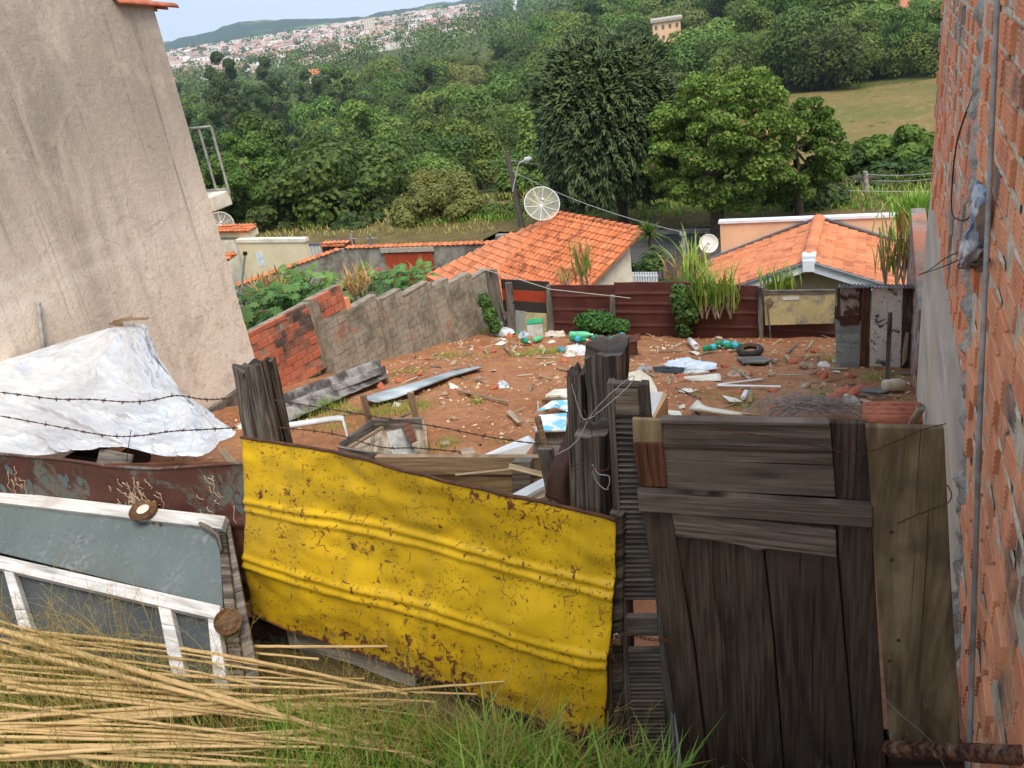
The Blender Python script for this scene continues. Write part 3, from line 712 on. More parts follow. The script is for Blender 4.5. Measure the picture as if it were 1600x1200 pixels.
mb.add([(PF.x-hwid+.3, PF.y+f, -6.6), (PF.x-hwid+.3, PF.y+f, -4.55), (PF.x-hwid+.3, PB.y, -4.55), (PF.x-hwid+.3, PB.y, -6.6)], [(0, 1, 2, 3)])
mb.build('wall', MT['taupe'], hB)
mb = MB(); Y = 23.52; a = atY(1125, 350, Y); b = atY(1417, 337, Y); b.z = a.z+.03
mb.slab([a, b, (b.x, Y, -6.6), (a.x, Y, -6.6)], .14, (0, -1, 0)); mb.build('parapet_wall', MT['peach'], hB)
mb = MB(); mb.box(((a.x+b.x)/2, Y+.07, a.z+.05), ((b.x-a.x)/2+.04, 0, 0), (0, .12, 0), (0, 0, .035)); mb.build('parapet_capping', MT['white_trim'], hB)
mb = MB(); mb.board(PB+V((-hwid, .06, -dz+.05)), PB+V((0, .06, .09)), .1, .04); mb.board(PB+V((0, .06, .09)), PB+V((hwid-.3, .06, -dz*.9+.05)), .1, .04); mb.build('wall_flashing', MT['grey_flash'], hB)
# grey wall with tile coping, maroon gate
zt = -4.5; A0 = atZ(372, 446, zt); A1 = atZ(538, 388, zt); A2 = atZ(790, 380, zt)
gw = thing('garden_wall', (A1.x, A1.y, -6.3), 'long grey block wall with a thin orange tile coping in front of the woods', 'wall')
for a, b in ((A0, A1), (A1, A2)):
    mb = MB(); d = (b-a).normalized(); nn = V((d.y, -d.x, 0)); mb.slab([a, b, (b.x, b.y, -6.7), (a.x, a.y, -6.7)], .14, nn); mb.build('wall_panel', MT['block_grey'], gw)
    mb = MB(); L = (b-a).length
    for i in range(int(L/.2)):
        c = a+d*(i*.2+.1)-nn*.07; mb.grid(lambda t, q, c=c: c+d*(.1*-cos(pi*t))+nn*((q-.5)*.26)+V((0, 0, .02+.05*sin(pi*t)-.04*q)), 5, 1, smooth=False)
    mb.build('tile_coping', MT['roof_tile'], gw)
g0 = V((A1.x, A1.y, 0)); d = (A2-A1).normalized(); nn = V((d.y, -d.x, 0))
ga = onV(601, 396, A1, A2, 0); gb = onV(676, 394, A1, A2, 0)
mb = MB(); s0 = (ga-A1).dot(d); s1 = (gb-A1).dot(d)
gt = thing('corrugated_gate', (ga.x, ga.y, -6.3), 'maroon ribbed metal gate set in the grey block wall', 'gate')
mb.grid(lambda a, b: A1+d*(s0+(s1-s0)*a)+nn*(.05+.015*sin(a*110))+V((0, 0, -.22-1.4*b)), 110, 1, uvs=(3, 1.4)); mb.build('gate_leaf', MT['orange_red'], gt)
mb = MB(); mb.board(A1+d*(s0-.1)+nn*.06+V((0, 0, -.1)), A1+d*(s1+.1)+nn*.06+V((0, 0, -.1)), .16, .1, nn); mb.build('lintel', MT['rough_mortar'], gt)
# cream building on the left
c0 = atZ(372, 375, -4.0); c1 = atZ(474, 374, -4.0)
cb = thing('cream_outbuilding', (c0.x, c0.y, -6.4), 'plain cream rendered building end with a flat top, left behind the garden wall', 'building')
d = (c1-c0); d.z = 0; L = d.length; d.normalize(); nn = V((d.y, -d.x, 0)); mb = MB()
mb.slab([c0-d*.1, c1, c1-V((0, 0, 3)), c0-V((0, 0, 3))-d*.1], .2, nn); mb.build('wall', MT['cream'], cb)
mb = MB(); mb.slab([c0+V((0, 0, .03))-d*.1+nn*.04, c1+d*.06+V((0, 0, .03))+nn*.04, c1+d*.06-V((0, 0, .1))+nn*.04, c0-V((0, 0, .1))-d*.1+nn*.04], .28, nn); mb.build('capping', MT['house_white'], cb)
e0 = atZ(322, 372, -4.1); e1 = atZ(376, 372, -4.1)
mb = MB(); mb.slab([e0+nn*.5, e1+nn*.35, e1+nn*.35-V((0, 0, 3)), e0+nn*.5-V((0, 0, 3))], 1.2, nn); mb.build('wing_wall', MT['house_white'], cb)
f0 = atZ(318, 362, -3.75); f1 = atZ(388, 362, -3.75)
mb = MB(); mb.slab([f0, f1, f1-V((0, 0, .22)), f0-V((0, 0, .22))], .5, nn); mb.build('eaves', MT['cream'], cb)
fd = (f1-f0); fd.z = 0; fd.normalize(); tileroof('roof', [f0+V((0, 0, .03))+nn*.1, f1+fd*.1+V((0, 0, .03))+nn*.1, f1-nn*.5+V((0, 0, .1)), f0-nn*.5+V((0, 0, .1))], nn*1.0-V((0, 0, .2)), cb, MT['roof_tile'])
l0 = atZ(318, 432, -4.8); l1 = atZ(371, 396, -4.5); l2 = atZ(318, 398, -4.3)
tileroof('lean_to_roof', [l0, l1, l2], (l0-l2), cb, MT['roof_tile'])
mb = MB(); s = atZ(395, 392, -4.4)+nn*.2; s = c0+d*((s-c0).dot(d))+nn*.01; s.z = -4.5
mb.slab([s, s+d*.38+V((0, 0, .04)), s+d*.34-V((0, 0, .5)), s-V((0, 0, .55))-d*.02], .012, nn)
tag(mb.build('paper_notice', MT['bag_white'], loc=s), 'pale bluish plastic sheet hanging on the cream building wall', 'sheet')
g0 = atZ(472, 384, -4.7); g1 = atZ(502, 384, -4.7)
mg = thing('slatted_gate', (g0.x, g0.y, -6.3), 'small white vertical-slat metal gate right of the cream building', 'gate')
d = (g1-g0).normalized()
mb = MB()
for i in range(9): mb.box(g0+d*(.17*i)-V((0, 0, .7)), d*.06, (0, .02, 0), (0, 0, .7))
mb.build('slats', MT['dish_white'], mg); mb = MB(); mb.board(g0+V((0, 0, .06)), g0+d*1.4+V((0, 0, .06)), .1, .06, (0, -1, 0)); mb.build('top_rail', MT['grey_flash'], mg)
k0 = atZ(502, 384, -4.65); k1 = atZ(536, 383, -4.65)
kk = thing('tiled_porch', (k0.x, k0.y, -6.3), 'tiny maroon-walled porch with a yellowish tile edge beside the white slatted gate', 'porch')
mb = MB(); mb.slab([k0, k1, k1-V((0, 0, 1.6)), k0-V((0, 0, 1.6))], .8, (0, -1, 0)); mb.build('wall', MT['maroon_paint'], kk)
tileroof('roof', [k0+V((0, -.1, .03)), k1+V((.1, -.1, .03)), k1+V((.1, .2, .08)), k0+V((0, .2, .08))], (0, -1, -.25), kk, MT['roof_tile_pale'])
# ------------------------------------------------------------------ poles, wires, dishes
def dish(loc, r, aim, lab, mesh=True, mast=.8, rr=None):
    t = thing('satellite_dish', V(loc)-V((0, 0, mast)), lab, 'satellite dish'); aim = V(aim).normalized(); loc = V(loc)
    a = aim.orthogonal().normalized(); b = aim.cross(a); dp = r*.28; mb = MB()
    mb.grid(lambda s, q: loc+(a*cos(2*pi*s)+b*sin(2*pi*s))*r*q+aim*dp*q*q, 40, 8); mb.build('reflector', MT['dish_mesh' if mesh else 'dish_white'], t)
    mb = MB()
    if mesh:
        for i in range(10):
            an = 2*pi*i/10; mb.tube([loc+(a*cos(an)+b*sin(an))*r*q+aim*(dp*q*q+.008) for q in (0, .25, .5, .75, 1)], .012 if mesh else .008, 5)
    mb.tube([loc+(a*cos(2*pi*i/32)+b*sin(2*pi*i/32))*r+aim*dp for i in range(33)], .014, 5, False); mb.build('rim_and_ribs', MT['dish_white'], t)
    mb = MB(); fp = loc+aim*r*.8
    for i in range(3 if mesh else 1):
        an = 2*pi*i/3+.4; mb.tube([loc+(a*cos(an)+b*sin(an))*r*.75+aim*dp*.56, fp], .007, 5)
    mb.lathe(fp-aim*.05, aim, [(0, .03), (.02, .05), (.1, .045), (.12, .02)], 10); mb.build('feed_horn', MT['dish_white'], t)
    mb = MB(); mb.tube([loc-V((0, 0, mast)), loc-V((0, 0, .08)), loc-aim*.04], .03, 8); mb.build('mast', MT['galv'], t)
    return t
view = lambda p: (CC-V(p))
dl = atZ(846, 321, -3.15); dish(dl, .56, view(dl)+V((6, 0, 14)), 'large round mesh satellite dish above the orange hipped roof')
dl = atZ(345, 352, -3.6); dish(dl, .5, view(dl)+V((6, 0, 11)), 'mesh satellite dish half hidden at the corner of the rendered house')
dl = atY(1107, 381, 22.6); dish(dl, .245, view(dl)+V((2, 0, 3)), 'small solid white satellite dish left of the gabled roof', False, .6)
def pole(name, base, top, r, m, lab, cat='pole', arms=()):
    t = thing(name, base, lab, cat); mb = MB(); base = V(base); top = V(top)
    mb.tube([base-V((0, 0, .3)), base*.5+top*.5, top], [r*1.25, r*1.1, r*.85], 10); mb.build('shaft', MT[m], t); return t
pb = atZ(818, 364, -6.4); ptp = atY(801, 236, pb.y); ptp.x = pb.x-.25
pl = pole('utility_pole', pb, ptp, .12, 'pole_wood', 'tall brown wooden utility pole left of the large dish')
mb = MB(); lt = pb*.25+ptp*.75+V((0, -.1, 0)); mb.tube(smooth([lt-V((0, 0, .8)), lt+V((.35, -.1, .05)), lt+V((.55, -.2, .4)), lt+V((.9, -.3, .55))], 5), .03, 6); la_ = mb.build('lamp_arm', MT['dish_white'], pl)
mb = MB(); mb.lathe(lt+V((.8, -.25, .55)), (1, -.2, .1), [(0, .03), (.08, .1), (.3, .11), (.4, .03)], 10); mb.build('lamp_head', MT['dish_white'], la_)
q0 = V((-.75, 38, -7)); qt = atY(1352, 268, 38); qt2 = atY(1354, 320, 38); p2_ = pole('utility_pole', (qt2.x, 38, -7), qt, .12, 'concrete', 'grey concrete utility pole carrying several wires above the peach parapet')
mb = MB(); mb.box(qt-V((0, 0, .25)), (.5, 0, 0), (0, .05, 0), (0, 0, .05)); mb.build('crossarm', MT['pole_wood'], p2_)
h1 = atY(1067, 363, 25); h0 = V((h1.x, 25, -6.3)); p3_ = pole('service_post', h0, h1, .06, 'galv', 'slim grey galvanised post right of the central tiled roof')
mb = MB(); mb.box(h1-V((0, 0, .05)), (.09, 0, 0), (0, .06, 0), (0, 0, .05)); mb.build('insulator_bracket', MT['galv'], p3_)
for (a, b, c, e, lab) in ((552, 366, 562, 440, 'thinner leaning metal antenna mast by the grey garden wall'), (571, 362, 585, 440, 'taller dark metal antenna mast by the grey garden wall')):
    pass
ba = atZ(556, 410, -5.4); tpa = atY(548, 366, ba.y); m1 = pole('antenna_mast', ba, tpa, .04, 'galv', 'shorter grey metal mast rising above the garden wall corner', 'mast'); mb = MB(); mb.tube([tpa+V((-.1, 0, -.15)), tpa+V((.25, 0, -.2))], .02, 6); mb.build('mast_bracket', MT['galv'], m1)
ba = atZ(589, 414, -5.2); tpa = atY(577, 368, ba.y); m1 = pole('antenna_mast', ba, tpa, .045, 'grey_flash', 'taller dark metal mast standing before the garden wall', 'mast'); mb = MB(); mb.tube([tpa+V((-.15, 0, -.1)), tpa+V((.3, 0, -.1))], .02, 6); mb.build('mast_bracket', MT['galv'], m1)
ba = atZ(374, 470, -4.2); tpa = atY(383, 396, ba.y); m1 = pole('garden_post', ba, tpa, .035, 'galv', 'thin grey post among the plants beside the rendered house', 'post'); mb = MB(); mb.box(tpa, (.05, 0, 0), (0, .04, 0), (0, 0, .05)); mb.build('post_cap', MT['cable'], m1)
def wire(a, b, sag, r, m, lab):
    a = V(a); b = V(b); mb = MB(); mb.tube([a*(1-t)+b*t-V((0, 0, sag*4*t*(1-t))) for t in [i/24 for i in range(25)]], r, 4, False); return tag(mb.build('overhead_wire', MT[m], loc=a), lab, 'wire')
wire(pb*.1+ptp*.9, atY(1480, 300, 36), .35, .016, 'wire_pale', 'long thin overhead wire crossing in front of the dark conifer and flowering tree')
wire(pb*.22+ptp*.78, h1, .25, .014, 'wire_pale', 'thin service wire dropping from the wooden pole to the slim grey post')
for i, lab in enumerate(('topmost of the wires leaving the concrete pole to the right', 'lower of the wires leaving the concrete pole to the right')): wire(qt-V((0, 0, .1+.25*i)), atY(1475, 268+9*i, 38), .1, .014, 'wire_pale', lab)
for i, lab in enumerate(('upper wire from the concrete pole into the trees on the left', 'lower wire from the concrete pole into the trees on the left')): wire(qt-V((0, 0, .1+.25*i)), atY(1230, 283+9*i, 42), .1, .014, 'wire_pale', lab)
# ================================================================== TREES
def leaffar():
    k = N('leaf_far', .6, spec=.2); co = k.co('Object', rnd=False); g = k.n('ShaderNodeNewGeometry'); o = k.n('ShaderNodeTexVoronoi'); o.inputs['Scale'].default_value = .09; k.put(o.inputs[0], k.n_warp(co, .2, 3.))
    c = k.mix(k.sep(o.outputs['Color'], 0), lin(40, 66, 34), lin(108, 130, 60)); c = k.mix(k.math('MULTIPLY', k.ramp(k.sep(o.outputs['Color'], 1), .6, .9), .6), c, lin(96, 92, 60)); c = k.hsv(c, .5, 1, k.math('ADD', k.math('MULTIPLY', g.outputs['Random Per Island'], .5), .75)); k.base(c); MT['leaf_far'] = k.m
def rdir():
    while 1:
        v = V((R.uniform(-1, 1), R.uniform(-1, 1), R.uniform(-1, 1)))
        if .05 < v.length < 1: return v.normalized()
def leafquad(mb, p, n, s, asp=1.6, tri=False):
    n = n.normalized(); a = n.orthogonal().normalized(); an = R.uniform(0, 2*pi); b = n.cross(a); u = a*cos(an)+b*sin(an); w = n.cross(u)
    u = u*s*asp*.5; w = w*s*.5; bend = n*s*.16
    mb.add([p-u, p-w*.9+bend, p+u, p+w*.9+bend], [(0, 1, 2), (0, 2, 3)] if 0 else [(0, 1, 2, 3)])
def crown(mb, c, rad, nb, nl, ls, br=.42, flatn=.75, low=-.55, asp=1.5, jit=.55):
    c = V(c); rad = V(rad); blobs = []
    for i in range(nb):
        d = rdir()
        if d.z < low: d.z = R.uniform(low, .4)
        q = .35+.5*R.random()**.5
        b = br*R.uniform(.65, 1.25)
        blobs.append((V((d.x*rad.x*q, d.y*rad.y*q, d.z*rad.z*q))+c, b))
    tot = sum(b*b for _, b in blobs)
    rm = (rad.x+rad.y)/2
    for bc, b in blobs:
        k = int(nl*b*b/tot)
        for j in range(k):
            d = rdir(); 
            if d.z < -.35 and R.random() < .6: d.z = -d.z
            q = (1-.35*R.random()**2)*(1+.22*mnoise.noise(d*2.5+bc))
            p = bc+V((d.x*b*rm, d.y*b*rm, d.z*b*rm*flatn))*q
            nn = (d+rdir()*jit+V((0, 0, .35)))
            leafquad(mb, p, nn, ls*R.uniform(.6, 1.35), asp)
    return blobs
def trunk(mb, base, top, r, blobs=(), nlimb=5, lean=.1):
    base = V(base); top = V(top); L = (top-base).length
    P = [base-V((0, 0, .4)), base+V((0, 0, .1))]
    for t in (.3, .6, .85, 1): P.append(base*(1-t)+top*t+V((R.gauss(0, lean), R.gauss(0, lean), 0))*L*.15)
    mb.tube(P, [r*1.5, r*1.15, r, r*.8, r*.6, r*.4], 8)
    for bc, b in sorted(blobs, key=lambda q: -q[1])[:nlimb]:
        s = P[R.choice((3, 4, 4, 5))]; m = s*.5+bc*.5+V((R.gauss(0, .1), R.gauss(0, .1), -.1*L*.1)); mb.tube([s, m, bc], [r*.45, r*.3, r*.1], 6)
def base_tree(name, lab, m, rad, ch, th, nb, nl, ls, **k):
    root = thing(name, (0, 0, 0), lab, 'tree'); mb = MB(); B = crown(mb, (0, 0, ch), rad, nb, nl, ls, **k); mb.build('crown', MT[m], root)
    tb = MB(); trunk(tb, (0, 0, 0), (0, 0, th), .035 if rad[0] <= 1 else .1, B); tb.build('trunk', MT['bark'], root); return root
# unit trees (crown radius about 1), planted at their real size below
KINDS = [
 ('round_tree', 'leaf_mid', (1, 1, .8), .95, .9, 13, 5600, .058, dict(br=.42)),
 ('dense_tree', 'leaf_mid', (.95, 1.05, .95), 1.05, .9, 17, 6400, .056, dict(br=.36)),
 ('spreading_tree', 'leaf_mid', (1.2, 1.15, .5), 1.05, 1.0, 16, 6000, .056, dict(br=.36, flatn=.55)),
 ('tall_tree', 'leaf_mid', (.7, .7, 1.25), 1.5, 1.6, 13, 5000, .056, dict(br=.36)),
 ('bushy_tree', 'leaf_olive', (1, 1, .75), .8, .7, 15, 6000, .052, dict(br=.38)),
 ('feathery_tree', 'leaf_dark', (.65, .65, 1.45), 1.7, 1.9, 18, 5000, .055, dict(br=.27))]
protos = []
for nm, m, rad, ch, th, nb, nl, ls, k in KINDS: protos.append([nm, base_tree(nm, nm, m, rad, ch, th, nb, nl, ls, **k), False])
def pal():
    root = thing('palm_tree', (0, 0, 0), 'palm', 'tree'); mb = MB()
    for i in range(16):
        an = R.random()*2*pi; el = R.uniform(-.3, .9); L = R.uniform(.8, 1.05)
        for j in range(14):
            t = (j+1)/14; p = V((cos(an)*t*L*cos(el), sin(an)*t*L*cos(el), 2.4+t*L*sin(el)-.7*t*t*L))
            for s in (-1, 1):
                q = V((-sin(an)*s, cos(an)*s, -.5)); q = q*.22*(1-t*.6); dd = V((cos(an), sin(an), 0))*.05; mb.add([p-dd, p+dd, p+q+dd*1.5], [(0, 1, 2)])
    mb.build('crown', MT['leaf_dark'], root); tb = MB(); tb.tube([(0, 0, -.2), (0, 0, 1.2), (0, 0, 2.42)], [.07, .05, .045], 8); tb.build('trunk', MT['bark'], root); return root
protos.append(['palm_tree', pal(), False])
def toscreen(p):
    q = V(p)-CC; z = q.dot(FW)
    return (800+FL*q.dot(CR)/z, 600-FL*q.dot(CU)/z, z) if z > .1 else (-999, -999, z)
def inquad(p, Q): return inpoly((p[0], p[1]), [(a.x, a.y) for a in Q])
def grow(Q, k):
    c = sum((V((a.x, a.y, 0)) for a in Q), V((0, 0, 0)))/4; return [c+(V((a.x, a.y, 0))-c)*k for a in Q]
FQ, PQ, PQ2 = grow(FIELD, 1.0), grow(PATCH, 1.05), grow(PATCH2, 1.1)
HEROES = []
def hero(name, lab, m, box, Y, base, nb, nl, ls, mtr=.16, depth=None, **k):
    u0, v0, u1, v1 = box; c = atY((u0+u1)/2, (v0+v1)/2, Y); zd = (c-CC).dot(FW); rx = (u1-u0)/2*zd/FL; rz = (v1-v0)/2*zd/FL
    b = V(base); t = thing(name, b, lab, 'tree'); mb = MB(); B = crown(mb, c, (rx*1.0, (depth or rx)*1.0, rz*.98), nb, nl, ls, **k); mb.build('crown', MT[m], t)
    tb = MB(); trunk(tb, b, c+V((0, 0, rz*.3)), mtr, B, 9, .05); tb.build('trunk', MT['bark'], t); HEROES.append((c, rx)); return t, c, rx, rz
def Tb(u, v, Y): p = atY(u, v, Y); return (p.x, p.y, T(p.x, p.y))
hero('broad_tree', 'broad bright green layered tree directly right of the balcony rail', 'leaf_mango', (296, 195, 475, 372), 38, Tb(392, 350, 38.3), 40, 34000, .125, br=.26, flatn=.6, low=-.95)
hero('olive_bush', 'wide yellowish olive-green bushy tree at the edge of the dry grass, mid picture', 'leaf_olive', (610, 262, 762, 378), 37, Tb(690, 370, 37), 30, 24000, .11, br=.28, low=-.95)
hero('leafy_tree', 'leafy green tree between the olive bush and the broad tree by the house', 'leaf_mango', (455, 285, 560, 375), 38.5, Tb(505, 370, 38.5), 16, 8500, .17, br=.36, low=-.95)
hero('leafy_tree', 'darker green low tree touching the left side of the olive bush', 'leaf_dark', (540, 282, 640, 375), 39.5, Tb(590, 372, 39.5), 14, 6500, .18, br=.36)
D_, dc, drx, drz = hero('flowering_tree', 'large airy green tree dotted with pink flowers right of the dark conifer', 'leaf_bright', (985, 92, 1262, 350), 31, Tb(1118, 360, 31), 260, 50000, .095, mtr=.24, br=.12, flatn=.6, jit=1.2, low=-.95)
hero('leafy_tree', 'darker tree behind the flowering tree, its right shoulder in front of the pasture', 'leaf_mango', (1150, 142, 1334, 335), 33.5, Tb(1250, 350, 33.5), 130, 32000, .10, br=.14, flatn=.7, jit=1.1, low=-.95)
hero('leafy_tree', 'small green tree under the left foot of the dark conifer', 'leaf_mango', (775, 262, 875, 330), 44, Tb(825, 340, 44), 10, 4000, .2, br=.4)
hero('leafy_tree', 'low dark tree filling the gap below the conifer crown', 'leaf_dark', (880, 262, 1010, 335), 38.5, Tb(945, 350, 38.5), 12, 5000, .18, br=.4)
hero('flat_topped_tree', 'flat topped green tree at the right edge of the pasture, beside the brick wall', 'leaf_mango', (1345, 196, 1475, 268), 42, Tb(1405, 260, 42), 16, 6500, .26, br=.32, flatn=.5)
hero('leafy_tree', 'rounded bush tree behind the concrete utility pole', 'leaf_dark', (1335, 255, 1470, 322), 40, Tb(1400, 310, 40), 12, 5000, .25, br=.4)
hero('leafy_tree', 'green bush tree below the pasture, left of the flat topped tree', 'leaf_dark', (1275, 225, 1365, 300), 41.5, Tb(1320, 290, 41.5), 14, 6000, .24, br=.34, low=-.95)
hero('leafy_tree', 'bright green bush tree low at the brick wall edge below the flat topped tree', 'leaf_mango', (1395, 262, 1485, 325), 39.2, Tb(1430, 320, 39.2), 14, 6000, .22, br=.34, low=-.95)
hero('leafy_tree', 'low dark bush in front of the pasture just left of the concrete pole', 'leaf_dark', (1285, 275, 1375, 335), 39.4, Tb(1330, 330, 39.4), 12, 5000, .2, br=.36, low=-.95)
hero('leafy_tree', 'low dark tree behind the left end of the peach parapet', 'leaf_dark', (1130, 290, 1330, 350), 36, Tb(1230, 350, 36), 18, 7500, .18, br=.32)
for i, (u0, u1, m, lb) in enumerate(((385, 470, 'leaf_dark', 'low dark bush at the grass edge, leftmost of the row below the woods'), (468, 530, 'leaf_mango', 'low green bush at the grass edge, second from the left in the row'), (525, 610, 'leaf_dark', 'low dark bush just left of the olive bush at the grass edge'), (755, 840, 'leaf_mango', 'low green bush behind the wooden utility pole'), (830, 930, 'leaf_dark', 'low dark bush behind the large mesh dish'), (925, 1010, 'leaf_dark', 'low dark bush round the foot of the conifer trunk'), (1010, 1100, 'leaf_dark', 'low dark bush between the conifer and flowering tree trunks'))):
    hero('low_bush', lb, m, (u0, 318, u1, 378 if u0 < 760 else 366), 36.2, Tb((u0+u1)/2, 372, 36.2), 12, 5000, .16, br=.4, low=-.95, mtr=.08)
# dark conifer: dense dome of drooping finger-like shoots
def conifer():
    Y = 33.; b = atZ(977, 358, -6.6); u0, v0, u1, v1 = 836, 66, 1056, 328
    c = atY(948, 195, Y); zd = (c-CC).dot(FW); rx = (u1-u0)/2*zd/FL; rz = (v1-v0)/2*zd/FL
    t = thing('conifer', (c.x+.3, Y, -6.7), 'huge dense dark conifer dome of drooping finger-like shoots, centre right', 'tree'); mb = MB()
    n = 6800
    for i in range(n):
        z = 1-2*(i+.5)/n; an = i*2.399963; 
        if z < -.86: continue
        q = (1-abs(z)**2.7)**.37; wid = 1.0 if z < 0 else 1.0
        lob = 1+.13*mnoise.noise(V((q*cos(an)*2.6, q*sin(an)*2.6, z*2.6)))+.1*mnoise.noise(V((q*cos(an)*6, q*sin(an)*6, z*6+9)))
        d = V((q*cos(an), q*sin(an), z)); z = z/d.length if z > 0 else z; prof = 1.0
        p = c+V((d.x*rx*prof*.93, d.y*rx*prof*.93, d.z*rz*.95))*lob*R.uniform(.86, 1.0)
        if i % 4: continue
        out = V((d.x, d.y, d.z*.9-.5*min(1, max(0, (.6-z)/.9)))).normalized(); out = (out+rdir()*.22).normalized()
        L = R.uniform(.2, .34); r = R.uniform(.038, .054); e = p+out*L; sag = V((0, 0, -.1*L))
        for j in range(9):
            o2 = (out+rdir()*.7).normalized(); L2 = L*R.uniform(.75, 1.15); q0 = p+out*.12+rdir()*.09; sg = V((0, 0, -.13*L2))
            mb.tube([q0-o2*.2, q0+o2*L2*.35, q0+o2*L2*.75+sg*.4, q0+o2*L2+sg], [r*.6, r*.95, r*.8, r*.15], 5, False, True)
    # inner mass of shorter shoots, so that the dome is closed
    mb2 = MB(); crown(mb2, c, (rx*.8, rx*.8, rz*.86), 30, 5000, .3, br=.4); mb2.build('inner_foliage', MT['leaf_pine'], t)
    mb.build('crown', MT['leaf_pine'], t)
    tb = MB(); tb.tube([(c.x+.35, Y, -7), (c.x+.33, Y, -5), (c.x+.2, Y, c.z)], [.24, .19, .14], 10); tb.build('trunk', MT['bark'], t)
conifer()
# the woods: nearest ones one by one, the far rest as one mass
PLACES = ['in the near woods', 'on the wooded slope', 'in the middle of the woods', 'on the far wooded bank']
ADJ = {'round_tree': 'rounded green tree', 'dense_tree': 'dense dark rounded tree', 'spreading_tree': 'wide spreading tree', 'tall_tree': 'tall narrow green tree', 'bushy_tree': 'olive-tinted bushy tree', 'feathery_tree': 'dark tall feathery tree', 'palm_tree': 'palm tree with drooping fronds'}
cand = []
r = 43.
while r < 1000:
    s = 4.8+.043*r
    for k in range(int((radians(50))*r/s)):
        az = radians(-4.5)+(k+R.random()*.8)*s/r; rr = r+R.uniform(-.4, .4)*s
        cand.append((rr, az))
    r += s*.85
FORCE = {}
for v_, st in ((126, 40), (112, 44), (98, 46)):
    u_ = 1120+R.random()*20
    while u_ < 1490:
        vv = v_+(1300-u_)*.06; d = ray(u_, vv).normalized(); t = 60
        while t < 400 and CC.z+d.z*t > T(d.x*t, d.y*t): t += .5
        x, y = d.x*t, d.y*t; rr = hypot(x, y)+1e-4*len(FORCE); cand.append((rr, atan2(-x, y))); FORCE[rr] = R.uniform(4.0, 5.2); u_ += st*R.uniform(.8, 1.2)
cand.sort()
far = MB(); cnt = 0
for rr, az in cand:
    x = -sin(az)*rr; y = cos(az)*rr; z = T(x, y)
    if y < 38.5: continue
    if (inquad((x, y), FQ) and rr not in FORCE) or inquad((x, y), PQ) or inquad((x, y), PQ2): continue
    sc = toscreen((x, y, z))
    if sc[0] > 1335 and sc[1] > 225: continue
    if sc[0] > 1150 and rr < 112: continue
    if 740 < sc[0] < 845 and rr < 92: continue
    if 1008 < sc[0] < 1078 and 125 < rr < 214: continue
    if 1380 < sc[0] < 1480 and rr > 140 and not (rr in FORCE and rr < 175): continue
    big = (2.75+.0175*min(rr, 420))*R.uniform(.72, 1.3)
    if 1000 < sc[0] and rr > 110: big *= 1.1
    dark_left = sc[0] < 520 and rr > 95
    if dark_left and R.random() < .6: ki = 5; big *= .9
    else: ki = R.choice((0, 0, 1, 1, 1, 2, 2, 3, 4, 5 if R.random() < .4 else 1))
    if R.random() < .02 and rr > 80: ki = 6; big = 3.2
    # does its top show above the houses, in the frame?
    if sc[0] < 225 or sc[0] > 1490: continue
    if any((V((x, y, 0))-V((c.x, c.y, 0))).length < rx*.7 for c, rx in HEROES): continue
    if rr in FORCE: big = FORCE[rr]; ki = R.choice((0, 1, 1, 2, 3))
    if cnt < 292:
        nm, pr, used = protos[ki]
        o = pr if not used else copytree(pr); protos[ki][2] = True
        o.location = (x, y, z-.35*big*(.3 if ki == 6 else 1)); o.rotation_euler = (0, 0, R.random()*6.28); o.scale = (big, big, big*R.uniform(.85, 1.15))
        side = int(sc[0]//60); lv = int((sc[1])//30)
        o['group'] = 'trees of the valley woods'; o['_k'] = (nm)
        o['label'] = ADJ[nm]; o['category'] = 'tree'; TREES = globals().setdefault('TREES', []); TREES.append((o, nm, sc, rr)); cnt += 1
    else:
        c = V((x, y, z+big*.7)); k = 620 if rr < 330 else 300 if rr < 600 else 150; sz = .62 if rr < 330 else .9 if rr < 600 else 1.3
        lobes = [(V((R.gauss(0, .35), R.gauss(0, .35), R.gauss(.1, .25)))*big, R.uniform(.45, .7)*big) for _ in range(5)]
        for j in range(k):
            lc, lr = R.choice(lobes); d = rdir(); d.z = abs(d.z)*1.0 if R.random() < .8 else d.z; leafquad(far, c+lc+V((d.x, d.y, d.z*.85))*lr*R.uniform(.85, 1.05), d+rdir()*.4, sz*R.uniform(.6, 1.2), 1.3)
for p in protos:
    if not p[2]:
        for k in KIDS[p[1].name]: bpy.data.objects.remove(k)
        bpy.data.objects.remove(p[1])
for o, nm, sc, rr in TREES:
    if '_k' in o: del o['_k']
    h = 'left' if sc[0] < 560 else 'middle' if sc[0] < 850 else 'centre right' if sc[0] < 1150 else 'right'
    d = 'just beyond the grass strip' if rr < 58 else 'on the near valley slope' if rr < 85 else 'in the valley bottom' if rr < 125 else 'on the far valley bank'
    o['label'] = f'{ADJ[nm]} {d}, {h} of the woods'
    o['group'] = f'{ADJ[nm]}s {d}, {h}'
leaffar(); far.build('distant_woods', MT['leaf_far']); tag(bpy.data.objects['distant_woods'], kind='stuff')
